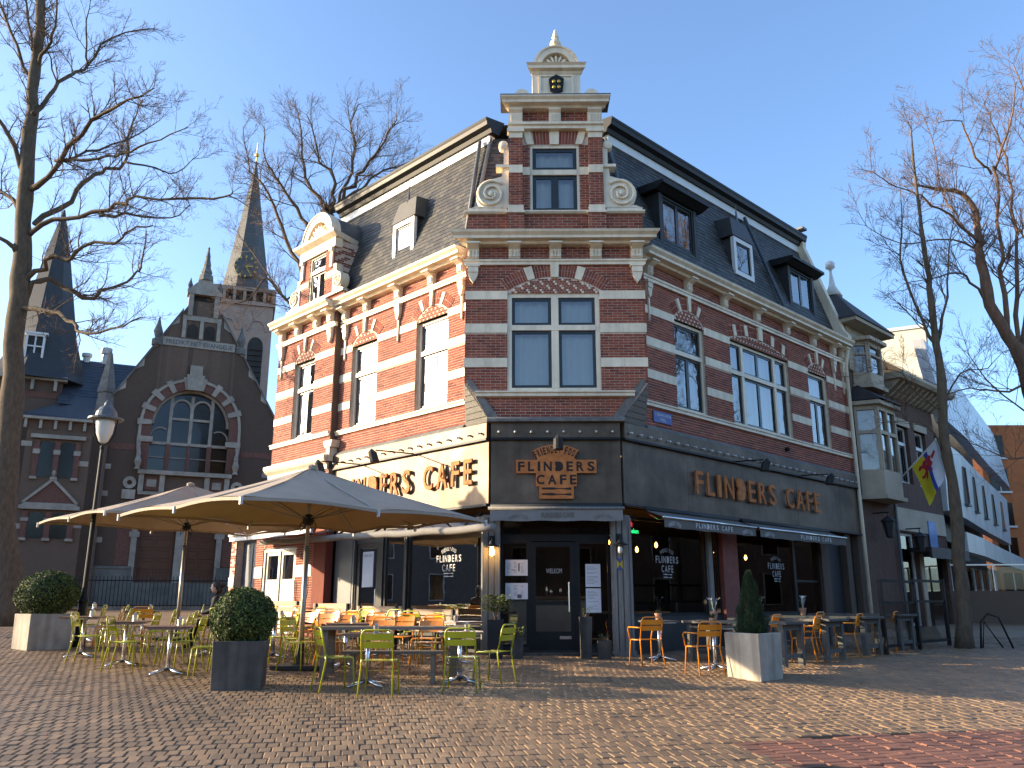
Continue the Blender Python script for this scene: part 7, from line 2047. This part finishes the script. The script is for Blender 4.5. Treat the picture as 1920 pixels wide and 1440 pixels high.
lion = [[(0.30, 0.20), (0.40, 0.14), (0.50, 0.18), (0.62, 0.14), (0.70, 0.20), (0.66, 0.30), (0.72, 0.40), (0.64, 0.46), (0.55, 0.40), (0.46, 0.46), (0.36, 0.40), (0.34, 0.30)],
        [(0.36, 0.22), (0.22, 0.16), (0.14, 0.20), (0.16, 0.26), (0.26, 0.25), (0.34, 0.30)], [(0.38, 0.38), (0.24, 0.42), (0.16, 0.38), (0.14, 0.44), (0.26, 0.50), (0.42, 0.46)], [(0.62, 0.44), (0.66, 0.56), (0.56, 0.60), (0.58, 0.50)], [(0.46, 0.44), (0.40, 0.56), (0.28, 0.58), (0.30, 0.53), (0.38, 0.44)], [(0.70, 0.22), (0.86, 0.16), (0.90, 0.24), (0.80, 0.30), (0.72, 0.32)]]
m_lion = mat("flag_red", (0.42, 0.02, 0.03), 0.8, var=0.05)
for side in (0.012, -0.012):
    m = MB()
    for poly in lion:
        m.add([tuple(flagp(a, b * 0.95, side)) for a, b in poly], [tuple(range(len(poly)))])
    obj("lion", m, m_lion, fl)

# pale modern block bending away
md = root("modern_block", (19, 36, 0.8), "pale grey modern building with a curved front and dark slits, far down the right street", "building")
path = [(15.6, 31.2), (17.9, 34.4), (20.2, 37.9), (22.8, 41.8), (25.6, 45.9), (28.5, 50.2)]
m_glass_mod = glass_mat("blue_glazing", (0.05, 0.07, 0.09), 0.9, rough=0.05, boost=0.12)
m_pale_wall = mat("pale_panel", (0.52, 0.54, 0.56), 0.35, var=0.1, scale=0.8, stain=0.2, streak=0.15)
def ribbon(z0, z1, off0, off1, mt, name, thick=0.4):
    mb = MB()
    for (a, b) in zip(path, path[1:]):
        n = Vector((b[1] - a[1], -(b[0] - a[0]), 0)).normalized()
        q4 = [(a[0] + n.x * off0, a[1] + n.y * off0, z0), (b[0] + n.x * off0, b[1] + n.y * off0, z0), (b[0] + n.x * off1, b[1] + n.y * off1, z1), (a[0] + n.x * off1, a[1] + n.y * off1, z1)]
        bk = [(x - n.x * thick, y - n.y * thick, z) for x, y, z in q4]
        mb.add(q4 + bk, [(0, 1, 2, 3), (7, 6, 5, 4), (0, 4, 5, 1), (3, 2, 6, 7), (1, 5, 6, 2), (0, 3, 7, 4)])
    return obj(name, mb, mt, md)
ribbon(8.2, 11.5, 0.35, -0.1, m_pale_wall, "upper_visor")
ribbon(7.5, 8.2, -0.6, -0.6, m_char, "dark_slit")
ribbon(4.9, 7.5, 0.0, 0.1, m_pale_wall, "middle_wall")
ribbon(4.1, 4.9, -0.9, -0.9, m_black, "dark_slit")
ribbon(3.4, 4.1, 0.5, 0.5, m_pale_wall, "canopy")
ribbon(0.8, 3.4, -0.8, -0.8, m_char, "shop_level")
ribbon(0.8, 10.5, -1.4, -1.4, m_char, "core_wall", 6.0)
for i in range(24):
    t = 0.03 + i * 0.04; k = min(4, int(t * 5)); f = t * 5 - k
    a, b = path[k], path[k + 1]; x, y = a[0] + (b[0] - a[0]) * f, a[1] + (b[1] - a[1]) * f
    n = Vector((b[1] - a[1], -(b[0] - a[0]), 0)).normalized(); u = Vector((b[0] - a[0], b[1] - a[1], 0)).normalized()
    Fm = Fr((x, y, 0), u, n)
    m = MB(); m.prism(Fr(Fm(0, 0, 0), Fm.n, Fm.u), [(0.0, 8.2), (0.353, 8.2), (-0.097, 11.5), (-0.3, 11.5)], -0.02, 0.02); obj("panel_joint", m, m_lead, md)
    if i % 4 == 0:
        m = MB(); m.box(Fm, 0.12, 0.75, -0.2, 0.13, 5.5, 7.0); obj("window", m, m_glass_mod, md)
        m = MB(); m.box(Fm, 0.08, 0.79, -0.2, 0.18, 5.42, 5.5); obj("sill", m, m_lead, md)
    m = MB(); m.box(Fm, 0.1, 0.78, -0.9, -0.76, 1.0, 3.2); obj("shop_pane", m, m_glass_mod if i % 3 else m_pale_wall, md)
low = root("terrace_wall", (17.5, 31.5, 0.8), "low dark wall with a glass balustrade before the modern building", "wall")
FW = Fr((15.6, 31.6, 0.0), (0.95, -0.1, 0), (-0.1, -0.95, 0))
m = MB(); m.box(FW, 0, 9.0, -0.3, 0, 0.6, 2.05); obj("wall", m, m_brick_dark, low)
for i in range(7):
    m = MB(); m.box(FW, i * 1.5, i * 1.5 + 0.05, -0.2, -0.15, 2.05, 2.95); obj("baluster", m, m_alu, low)
m = MB(); m.box(FW, 0, 9.0, -0.2, -0.15, 2.95, 3.0); obj("handrail", m, m_alu, low)
for i in range(6):
    m = MB(); m.quad(FW(i * 1.5 + 0.08, -0.17, 2.1), FW(i * 1.5 + 1.47, -0.17, 2.1), FW(i * 1.5 + 1.47, -0.17, 2.9), FW(i * 1.5 + 0.08, -0.17, 2.9)); obj("glass_panel", m, m_glass_shop, low)
# orange and brown blocks at the end of the street, white block above the roofs
ob = root("orange_block", (32, 58, 1), "bright orange brick block at the end of the right street", "building")
m_or = mat("orange_brick", None, 0.85, cols=[(0.2, (0.40, 0.115, 0.035)), (0.8, (0.55, 0.18, 0.06))], scale=1.5)
FO = Fr((31.6, 56.0, 0), (1, 0.0, 0), (0, -1, 0))
m = MB(); m.box(FO, -1.0, 2.4, -8, 0, 0.8, 13.2); obj("wall", m, m_or, ob)
for j in range(5):
    m = MB(); m.box(FO, -0.6, 0.6, 0, 0.04, 2.0 + j * 2.25, 3.5 + j * 2.25); w_ = obj("window", m, m_glass_church, ob)
    m = MB(); m.box(FO, -0.7, 0.7, 0.04, 0.14, 1.88 + j * 2.25, 2.0 + j * 2.25); m.box(FO, -0.03, 0.03, 0.04, 0.1, 2.0 + j * 2.25, 3.5 + j * 2.25); obj("sill", m, m_white, w_)
o2 = root("brown_block", (37, 57, 1), "brown brick block at the far right end of the street", "building")
m = MB(); m.box(FO, 2.5, 14, -8, -0.8, 0.8, 12.5); obj("wall", m, m_brown, o2)
for j in range(4):
    for i in range(4):
        m = MB(); m.box(FO, 3.2 + i * 2.3, 4.6 + i * 2.3, -0.8, -0.75, 2.2 + j * 2.5, 3.8 + j * 2.5); obj("window", m, m_glass_church, o2)
wb = root("white_block", (26, 52, 1), "plain cream modern block showing above the brown roof", "building")
FWb = Fr((24.0, 50.0, 0), (0.9, -0.44, 0), (-0.44, -0.9, 0))
m = MB(); m.box(FWb, -3.6, 0.9, -6, 0, 1.0, 18.0); obj("wall", m, mat("cream_cladding", (0.62, 0.58, 0.46), 0.7, var=0.08, scale=0.5), wb)
m = MB(); m.box(FWb, -3.7, 1.0, -6.1, 0.1, 18.0, 18.2); obj("coping", m, m_white, wb)

# ------------------------------------------------------------------ bare trees
def smooth_line(P, k=3, jit=0.0, rg=random):
    out = []
    n = len(P)
    for i in range(n - 1):
        p0, p1, p2, p3 = P[max(0, i - 1)], P[i], P[i + 1], P[min(n - 1, i + 2)]
        for j in range(k):
            t = j / k
            w = [0.5 * ((2 * b) + (c - a) * t + (2 * a - 5 * b + 4 * c - d) * t * t + (3 * b - a - 3 * c + d) * t ** 3) for a, b, c, d in zip(p0, p1, p2, p3)]
            if jit: w = [w[0] + rg.gauss(0, jit), w[1] + rg.gauss(0, jit), w[2] + rg.gauss(0, jit), w[3]]
            out.append(tuple(w))
    out.append(tuple(P[-1]))
    return out
def grow(mb, mt, p, d, ln, r, lev, rg, droop=0.0, dens=1.0):
    """a side branch with its own twigs"""
    seg = {3: 5, 2: 4, 1: 3, 0: 2}[lev]
    pts = [p.copy()]; dd = d.copy()
    for i in range(seg):
        dd = (dd + Vector((rg.gauss(0, 0.16), rg.gauss(0, 0.16), rg.gauss(0, 0.14) + 0.05))).normalized()
        pts.append(pts[-1] + dd * ln / seg)
    rs = [max(0.0030, r * (1 - 0.75 * i / seg)) for i in range(seg + 1)]
    (mb if lev >= 2 else mt).tube(pts, rs, {3: 6, 2: 5, 1: 4, 0: 3}[lev], cap=False)
    if lev == 0: return
    n = max(3, int(ln * {3: 5.0, 2: 9.0, 1: 12.0}[lev] * dens))
    for _ in range(n):
        t = rg.uniform(0.18, 1.0); i = min(seg - 1, int(t * seg)); f = t * seg - i
        q_ = pts[i].lerp(pts[i + 1], f); ax = (pts[i + 1] - pts[i]).normalized()
        sd = ax.orthogonal().normalized(); sd.rotate(Matrix.Rotation(rg.uniform(0, 6.2832), 3, ax))
        nd = (ax * rg.uniform(0.5, 1.0) + sd * rg.uniform(0.5, 0.9) + Vector((0, 0, 0.18 - droop))).normalized()
        grow(mb, mt, q_, nd, ln * rg.uniform(0.26, 0.5) * (1.15 - 0.5 * t), max(0.0035, rs[i] * 0.5), lev - 1, rg, droop, dens)
def tree(name, label, limbs, seed, bark, twig, dens=1.0, lev=2, spawn=4.0, lmax=1.8, twig_from=0.10, thin=0.62, group="bare lime trees"):
    b = limbs[0][0]
    r = root(name, (b[0], b[1], gz(b[0], b[1])), label, "tree", group)
    rg = random.Random(seed)
    tm = MB(); bm_ = MB(); tw_ = MB()
    for li, L_ in enumerate(limbs):
        line = smooth_line(L_, 3, 0.0)
        if li == 0:
            base = list(line)
            z0 = gz(b[0], b[1])
            base = [(b[0], b[1], z0 - 0.05, b[3] * 1.5), (b[0], b[1], z0 + 0.35, b[3] * 1.12)] + [p for p in base if p[2] > z0 + 0.7]
            line = base
        wv = 0.12 if li == 0 else 0.55
        jl = [(p[0] + rg.gauss(0, p[3] * wv), p[1] + rg.gauss(0, p[3] * wv), p[2] + (rg.gauss(0, p[3] * wv) if li else 0), p[3] * rg.uniform(0.88, 1.12)) for p in line]
        (tm if li == 0 else bm_).tube([p[:3] for p in jl], [p[3] * (1 if li == 0 else thin) for p in jl], 12 if li == 0 else 8, cap=True)
        tot = sum((Vector(a[:3]) - Vector(c[:3])).length for a, c in zip(jl, jl[1:]))
        n = int(tot * spawn * dens)
        m_ = len(jl) - 1
        lo = 0.5 if li == 0 else twig_from
        for k in range(n + 2):
            t = lo + (1 - lo) * (rg.random() ** 0.8) if k > 1 else 1.0
            i = min(m_ - 1, int(t * m_)); f = t * m_ - i
            A_, B_ = Vector(jl[i][:3]), Vector(jl[i + 1][:3])
            p = A_.lerp(B_, f); ax = (B_ - A_).normalized()
            sd = ax.orthogonal().normalized(); sd.rotate(Matrix.Rotation(rg.uniform(0, 6.2832), 3, ax))
            nd = (ax * rg.uniform(0.45, 1.0) + sd * rg.uniform(0.5, 1.0) + Vector((0, 0, 0.2))).normalized()
            rr = jl[i][3] * 0.8
            ln = lmax * rg.uniform(0.45, 1.0) * (0.75 + 0.35 * (1 - t)) * (0.7 if li == 0 else 1)
            grow(bm_, tw_, p, nd, ln, min(0.024, max(0.008, rr * 0.3)), lev, rg, 0.02, dens)
    obj("trunk", tm, bark, r, smooth=True)
    obj("branches", bm_, bark, r, smooth=True, kind="stuff")
    obj("twigs", tw_, twig, r, kind="stuff")
    return r
LEFT = [[(-15.09,25.5,0.58,0.432),(-15.19,25.5,1.64,0.401),(-15.67,25.5,5.25,0.369),(-16.01,25.5,8.62,0.338),(-16.21,25.5,11.12,0.307),(-16.34,25.5,12.97,0.276),(-16.57,25.5,15.48,0.244),(-16.74,25.5,17.9,0.213),(-16.85,25.5,19.99,0.182),(-16.96,25.5,21.73,0.151),(-17.31,25.5,23.74,0.119),(-17.64,25.5,25.82,0.088)],[(-16.41,25.5,14.99,0.162),(-15.01,24.72,15.57,0.13),(-13.76,23.94,16.56,0.098),(-12.21,23.16,16.79,0.065),(-11.04,22.38,16.7,0.033)],[(-16.09,25.5,13.63,0.162),(-15.54,25.86,14.42,0.144),(-15.05,26.21,15.55,0.125),(-14.59,26.57,16.21,0.107),(-13.99,26.93,16.74,0.088),(-14.24,27.29,17.88,0.07),(-14.27,27.64,18.79,0.051),(-14.26,28.0,19.92,0.033)],[(-16.05,25.5,13.35,0.14),(-15.31,25.19,13.67,0.123),(-13.68,24.88,13.76,0.105),(-12.6,24.56,14.01,0.087),(-12.14,24.25,14.03,0.069),(-9.55,23.94,13.81,0.051),(-8.84,23.62,13.88,0.033)],[(-13.47,24.5,13.57,0.086),(-12.91,25.25,13.97,0.065),(-11.72,26.0,14.14,0.043),(-11.49,26.75,15.0,0.022)],[(-16.6,25.5,17.75,0.13),(-16.23,25.88,19.06,0.11),(-15.99,26.25,19.87,0.091),(-15.65,26.62,20.54,0.072),(-15.18,27.0,21.96,0.052),(-13.84,27.38,22.63,0.033)],[(-16.83,25.5,19.57,0.108),(-16.32,25.08,20.11,0.087),(-15.8,24.67,20.64,0.065),(-15.7,24.25,22.22,0.044)],[(-16.22,25.5,10.93,0.14),(-14.9,25.0,10.46,0.119),(-13.63,24.5,9.92,0.097),(-13.27,24.0,9.51,0.076),(-11.99,23.5,9.35,0.054),(-10.98,23.0,9.6,0.033)],[(-16.08,25.5,11.65,0.151),(-15.48,25.29,12.2,0.134),(-14.84,25.07,12.35,0.117),(-14.26,24.86,12.24,0.101),(-13.71,24.64,12.62,0.084),(-12.71,24.43,12.62,0.067),(-12.16,24.21,12.89,0.05),(-11.39,24.0,12.93,0.033)],[(-16.07,25.5,11.12,0.151),(-15.61,25.73,11.85,0.136),(-14.81,25.97,11.62,0.122),(-14.38,26.2,11.31,0.107),(-14.01,26.44,11.74,0.092),(-13.5,26.67,12.07,0.077),(-13.11,26.91,12.59,0.063),(-13.11,27.14,12.96,0.048),(-13.2,27.38,14.35,0.033)],[(-15.03,24.75,15.58,0.086),(-14.5,25.21,16.19,0.065),(-13.45,25.67,16.89,0.043),(-12.56,26.12,17.95,0.022)],[(-15.33,24.88,15.71,0.097),(-14.61,24.55,15.53,0.082),(-13.14,24.22,15.43,0.067),(-12.39,23.9,15.43,0.052),(-11.27,23.58,15.7,0.037),(-10.32,23.25,15.87,0.022)],[(-13.76,26.5,16.5,0.065),(-12.87,26.79,16.47,0.051),(-12.23,27.08,16.41,0.036),(-11.66,27.38,17.31,0.022)],[(-16.62,25.5,15.48,0.14),(-17.24,25.08,17.03,0.108),(-18.06,24.67,18.18,0.076),(-18.63,24.25,18.91,0.044)],[(-16.48,25.5,14.11,0.14),(-17.77,26.12,15.22,0.092),(-19.52,26.75,16.79,0.044)],[(-16.88,25.5,19.15,0.108),(-18.2,25.92,21.4,0.087),(-19.09,26.33,23.08,0.065),(-20.02,26.75,24.84,0.044)],[(-16.38,25.5,12.59,0.14),(-16.86,24.88,13.07,0.092),(-17.67,24.25,13.15,0.044)],[(-16.85,25.5,19.99,0.086),(-17.52,25.81,21.75,0.065),(-18.2,26.12,23.82,0.044)],[(-15.58,26.5,20.46,0.065),(-15.68,26.19,21.58,0.043),(-15.47,25.88,22.68,0.022)],[(-16.31,26.0,19.14,0.054),(-16.3,25.44,19.94,0.038),(-16.46,24.88,20.59,0.022)]]
BACK = [[(-8.2,31.0,6.02,0.42),(-8.35,31.0,10.1,0.397),(-8.07,31.0,14.01,0.375),(-7.74,31.0,16.28,0.353),(-7.64,31.0,16.75,0.33)],[(-7.64,31.0,16.75,0.17),(-8.13,31.25,17.58,0.135),(-8.8,31.5,18.67,0.1),(-9.18,31.75,20.29,0.065),(-9.47,32.0,21.97,0.03)],[(-7.64,31.0,16.75,0.17),(-7.15,30.8,17.34,0.142),(-6.56,30.6,18.17,0.114),(-5.76,30.4,19.0,0.086),(-5.23,30.2,19.84,0.058),(-4.9,30.0,20.55,0.03)],[(-7.71,31.0,16.51,0.14),(-7.39,30.7,17.41,0.118),(-7.49,30.4,18.07,0.096),(-7.92,30.1,18.61,0.074),(-8.11,29.8,19.5,0.052),(-8.4,29.5,20.26,0.03)],[(-7.56,31.0,16.86,0.13),(-7.1,31.38,18.35,0.105),(-6.93,31.75,20.03,0.08),(-7.18,32.12,21.52,0.055),(-7.03,32.5,22.66,0.03)],[(-7.49,31.0,16.86,0.11),(-6.4,31.2,18.02,0.087),(-5.59,31.4,18.84,0.065),(-4.97,31.6,19.19,0.042),(-4.46,31.8,19.55,0.02)],[(-7.92,31.0,14.91,0.15),(-8.47,30.8,16.19,0.126),(-9.11,30.6,17.02,0.102),(-9.77,30.4,18.08,0.078),(-10.12,30.2,18.68,0.054),(-10.22,30.0,19.99,0.03)],[(-8.15,31.0,13.56,0.15),(-9.15,31.2,15.23,0.126),(-9.85,31.4,16.72,0.102),(-10.56,31.6,18.25,0.078),(-11.24,31.8,19.09,0.054),(-11.81,32.0,21.22,0.03)],[(-8.07,31.0,14.01,0.1),(-9.02,30.85,13.07,0.08),(-9.87,30.7,13.9,0.06),(-10.37,30.55,12.96,0.04),(-11.13,30.4,12.69,0.02)],[(-8.18,31.0,12.24,0.09),(-9.0,31.2,12.97,0.072),(-9.64,31.4,13.72,0.055),(-10.89,31.6,15.41,0.038),(-11.69,31.8,16.44,0.02)],[(-6.53,30.5,18.12,0.05),(-5.84,30.45,18.09,0.035),(-4.97,30.4,17.82,0.02)]]
RSM = [[(10.35,20.7,0.49,0.17),(10.44,20.7,1.75,0.158),(10.48,20.7,2.62,0.145),(10.54,20.7,4.53,0.133),(10.47,20.7,5.46,0.12),(10.6,20.7,7.07,0.107),(10.61,20.7,7.98,0.095),(10.6,20.7,9.24,0.082),(10.61,20.7,10.09,0.07),(10.6,20.7,10.89,0.057),(10.61,20.7,11.95,0.045),(10.62,20.7,13.21,0.033),(10.68,20.7,14.18,0.02)],[(10.57,20.7,7.98,0.07),(10.26,20.85,9.12,0.056),(10.14,21.0,10.45,0.043),(10.31,21.15,11.55,0.029),(10.47,21.3,12.9,0.015)],[(10.61,20.7,7.98,0.06),(10.92,20.53,9.17,0.045),(11.07,20.37,10.42,0.03),(11.25,20.2,11.39,0.015)],[(10.54,20.7,6.27,0.04),(9.87,20.53,6.64,0.03),(9.46,20.37,7.15,0.02),(8.74,20.2,7.24,0.01)],[(10.56,20.7,6.41,0.04),(11.18,20.87,7.28,0.03),(11.97,21.03,7.47,0.02),(12.54,21.2,7.94,0.01)],[(10.45,20.7,5.19,0.04),(10.0,20.45,5.81,0.025),(9.37,20.2,5.9,0.01)]]
RBIG = [[(13.86,22.5,0.2,0.259),(13.89,22.5,2.03,0.238),(14.03,22.5,5.5,0.216),(13.82,22.5,7.86,0.195),(13.53,22.5,8.79,0.174),(13.15,22.5,9.7,0.152),(13.09,22.5,11.02,0.131),(13.09,22.5,11.56,0.11),(13.15,22.5,12.5,0.088),(12.8,22.5,13.15,0.067),(12.17,22.5,13.27,0.045),(11.42,22.5,13.44,0.024)],[(13.09,22.5,11.56,0.072),(12.34,22.3,12.33,0.061),(11.7,22.1,12.56,0.05),(11.16,21.9,12.85,0.038),(10.37,21.7,13.04,0.027),(9.85,21.5,13.33,0.016)],[(13.53,22.5,8.79,0.115),(13.54,22.37,10.48,0.1),(13.53,22.23,11.39,0.085),(13.62,22.1,13.56,0.07),(13.66,21.97,13.82,0.054),(14.13,21.83,14.99,0.039),(14.39,21.7,16.2,0.024)],[(13.49,21.9,13.45,0.065),(12.91,21.7,13.84,0.049),(12.53,21.5,14.86,0.032),(11.78,21.3,14.71,0.016)],[(13.67,22.5,8.33,0.108),(14.03,22.63,9.94,0.094),(14.31,22.77,11.62,0.08),(14.53,22.9,12.91,0.066),(14.57,23.03,14.5,0.052),(14.43,23.17,15.84,0.038),(14.38,23.3,16.67,0.024)],[(13.72,22.5,8.18,0.122),(14.33,22.58,9.92,0.103),(14.78,22.66,12.07,0.083),(14.94,22.74,14.33,0.063),(15.34,22.82,16.17,0.044),(15.21,22.9,17.7,0.024)],[(12.4,22.1,12.2,0.043),(12.2,22.43,13.11,0.034),(12.36,22.77,14.8,0.025),(12.32,23.1,16.09,0.016)],[(13.15,22.5,9.7,0.065),(12.57,22.25,10.31,0.053),(12.04,22.0,10.49,0.04),(11.28,21.75,10.21,0.028),(10.42,21.5,9.99,0.016)],[(13.12,22.5,11.18,0.065),(13.13,22.8,11.57,0.053),(12.32,23.1,11.98,0.04),(11.28,23.4,11.98,0.028),(10.45,23.7,12.7,0.016)],[(13.83,22.5,7.42,0.058),(13.14,22.25,7.13,0.047),(12.44,22.0,7.14,0.037),(11.59,21.75,7.08,0.026),(10.6,21.5,6.74,0.016)],[(13.76,22.5,6.52,0.043),(13.23,22.67,7.16,0.034),(12.82,22.83,7.81,0.025),(12.63,23.0,8.48,0.016)],[(14.03,22.5,5.5,0.043),(13.18,22.3,5.32,0.034),(12.53,22.1,5.43,0.025),(11.76,21.9,5.68,0.016)]]

tl_ = tree("bare_tree", "tall bare tree at the left edge, its branches reaching over the church", LEFT, 5, m_bark, m_twig, dens=0.9)
tree("bare_tree", "bare tree rising behind the left end of the cafe roof", BACK, 7, m_bark, m_twig, dens=0.8, lmax=2.3)
tree("bare_tree", "slender bare street tree on the right, its trunk before the flag", RSM, 9, m_bark, m_twig, dens=0.9, lmax=1.7, spawn=3.6)
tree("bare_tree", "big bare tree leaning in from the right edge", RBIG, 12, m_bark_red, m_twig, dens=0.9, lmax=1.8)
# more of the same row of limes stands beyond the left edge and throws its shadows over the square
tt = src_tree(tl_)
for (x, y, rz, lab) in ((-46.0, 9.0, 4.2, "bare tree far beyond the left edge, shading the near paving"),):
    bx, by, bz = tl_.location
    c, s = math.cos(rz), math.sin(rz)
    o = tl_.copy(); scene.collection.objects.link(o); o.location = (x, y, gz(x, y)); o.rotation_euler = (0, 0, rz); o["label"] = lab
    for ch_, _ in tt:
        if ch_.name.startswith("twigs"): continue
        k_ = ch_.copy(); scene.collection.objects.link(k_); k_.parent = o
        k_.matrix_parent_inverse = Matrix.Translation((-bx, -by, -bz))
# moss and a hoop by the right tree
bh = root("bike_hoop", (11.0, 20.6, gz(11, 20.6)), "dark metal bicycle hoop at the foot of the slender right tree", "bicycle stand")
m = MB(); Fh = at(11.0, 20.6); m.tube([Fh(-0.35, 0, 0), Fh(-0.28, 0, 0.6), Fh(-0.1, 0, 0.78), Fh(0.15, 0, 0.7), Fh(0.45, 0.1, 0.0)], 0.022, 6); m.tube([Fh(-0.2, 0.2, 0), Fh(-0.1, 0.2, 0.6), Fh(0.3, 0.25, 0.0)], 0.018, 6); obj("hoop", m, m_black, bh, smooth=True)

# ------------------------------------------------------------------ the guest
def person_seated(x, y, rz, label):
    r = root("person", (0, 0, 0), label, "person")
    V = [(0, 0, .52), (0, .02, .68), (0, .03, .86), (0, .02, 1.00), (0, -.01, 1.08), (0, -.03, 1.14),
         (.10, -.02, .52), (.12, -.42, .53), (.12, -.44, .08), (.12, -.58, .05), (-.10, -.02, .52), (-.12, -.42, .53), (-.12, -.44, .08), (-.12, -.58, .05),
         (.16, .02, 1.00), (.22, -.04, .78), (.14, -.26, .72), (-.16, .02, 1.00), (-.22, -.04, .78), (-.14, -.26, .72)]
    Rr = [.15, .14, .15, .12, .06, .05, .10, .075, .05, .045, .10, .075, .05, .045, .075, .055, .042, .075, .055, .042]
    E_ = [(0, 1), (1, 2), (2, 3), (3, 4), (4, 5), (0, 6), (6, 7), (7, 8), (8, 9), (0, 10), (10, 11), (11, 12), (12, 13), (3, 14), (14, 15), (15, 16), (3, 17), (17, 18), (18, 19)]
    me = bpy.data.meshes.new("body"); me.from_pydata(V, E_, [])
    o = bpy.data.objects.new("body", me); scene.collection.objects.link(o); o.parent = r
    me.materials.append(mat("black_coat", (0.012, 0.012, 0.013), 0.8, var=0.2, scale=8))
    sk_ = o.modifiers.new("skin", 'SKIN')
    if not me.skin_vertices: pass
    for i, s in enumerate(me.skin_vertices[0].data):
        s.radius = (Rr[i], Rr[i]); s.use_root = (i == 0)
    o.modifiers.new("sub", 'SUBSURF').levels = 2
    skin = mat("skin", (0.55, 0.34, 0.24), 0.6, var=0.05, scale=10)
    m = MB(); m.ball(LOC, (0, -.045, 1.255), 0.098, 16, 12, sx=0.80, sy=0.98, sz=1.22)
    m.add([(-.014, -.130, 1.245), (.014, -.130, 1.245), (0, -.162, 1.238), (0, -.132, 1.285)], [(0, 1, 2), (0, 2, 3), (1, 3, 2)])
    for sx in (-1, 1): m.ball(LOC, (sx * .078, -.035, 1.25), 0.022, 8, 6, sx=0.4)
    m.ball(LOC, (0, -.134, 1.205), 0.02, 8, 6, sx=1.1, sy=.45, sz=.4)
    obj("head", m, skin, r, smooth=True)
    for sx in (-1, 1):
        m = MB(); m.ball(LOC, (sx * .032, -.128, 1.272), 0.011, 8, 6); obj("eye", m, m_black, r, smooth=True)
        hx, hy, hz = sx * .13, -.30, .73
        m = MB(); m.ball(LOC, (hx, hy, hz), 0.038, 10, 8, sx=.9, sy=1.2, sz=.6)
        for kf in range(4): m.tube([(hx + (kf - 1.5) * .017, hy - .03, hz), (hx + (kf - 1.5) * .018, hy - .07, hz + .004), (hx + (kf - 1.5) * .018, hy - .095 + abs(kf - 1.5) * .008, hz - .012)], [.0095, .0085, .007], 6)
        m.tube([(hx - sx * .03, hy, hz), (hx - sx * .055, hy - .035, hz + .004), (hx - sx * .05, hy - .06, hz)], [.011, .009, .007], 6)
        obj("hand", m, skin, r, smooth=True)
    hm = mat("dark_hair", (0.022, 0.016, 0.012), 0.6, var=0.3, scale=20)
    m = MB(); m.ball(LOC, (0, -.015, 1.285), 0.108, 14, 10, sx=0.86, sy=1.0, sz=1.05); m.ball(LOC, (0, .105, 1.30), 0.055, 10, 8); m.ball(LOC, (0, .045, 1.20), 0.075, 10, 8); obj("hair", m, hm, r, smooth=True)
    r.location = (x, y, gz(x, y)); r.rotation_euler = (0, 0, rz)
    return r
person_seated(-6.52, 18.62, R_(-82), "person with dark hair in a black coat seated on the back of the left terrace")
place("o", -6.48, 18.66, -82, "orange metal chair under the seated person", "metal chairs on the left terrace")

# ------------------------------------------------------------------ the other sides of the square (mirrored in the panes)
m_house = [mat("house_brick_%s" % n, c, 0.9, var=0.25, scale=3) for n, c in (("plum", (0.035, 0.024, 0.018)), ("rust", (0.05, 0.03, 0.022)), ("stucco", (0.55, 0.47, 0.36)))]
def far_house(x, y, ux, uy, w, h, mt, label):
    F = Fr((x, y, gz(max(-40, min(40, x)), max(-40, y)) - 0.3), (ux, uy, 0), (uy, -ux, 0))
    r = root("town_house", F(0, 0, 0), label, "house", "houses on the other sides of the square")
    m = MB(); m.box(F, -w / 2, w / 2, -8, 0, 0, h); obj("wall", m, mt, r)
    m = MB(); m.mould(F, [(0.3, h), (0.3, h + 0.2), (-4, h + 2.0), (-8.3, h + 0.2), (-8.3, h)], -w / 2, w / 2); obj("roof", m, m_tile, r)
    for i in range(3):
        for z in (1.0, 4.2):
            s = -w / 2 + (i + 0.5) * w / 3
            m = MB(); m.box(F, s - 0.55, s + 0.55, 0, 0.05, z, z + 1.9); wd = obj("window", m, m_glass_church, r)
            m = MB(); ring4(m, F, s - 0.63, s + 0.63, z - 0.08, z + 1.98, 0.08, 0, 0.09); obj("frame", m, m_stone_dark, wd)
side = {0: "beyond the left edge of the square", 1: "across the square behind the viewer", 2: "across the right street, beyond the right edge"}
order = ("nearest of its row", "second of its row", "third of its row", "farthest of its row")
for k, (x0, y0, dx, dy, ux, uy, h) in enumerate(((-50, -2, 0, 13, 0, 1, 6.3), (26, -20, -13, 0, -1, 0, 8.0), (34, 2, 3.0, 11.5, -0.25, -0.97, 8.5))):
    for i in range(4):
        far_house(x0 + dx * i, y0 + dy * i, ux, uy, 12.0, h - 0.4 * (i % 2), m_house[(i + k) % 2], "brick town house %s, %s" % (side[k], order[i]))
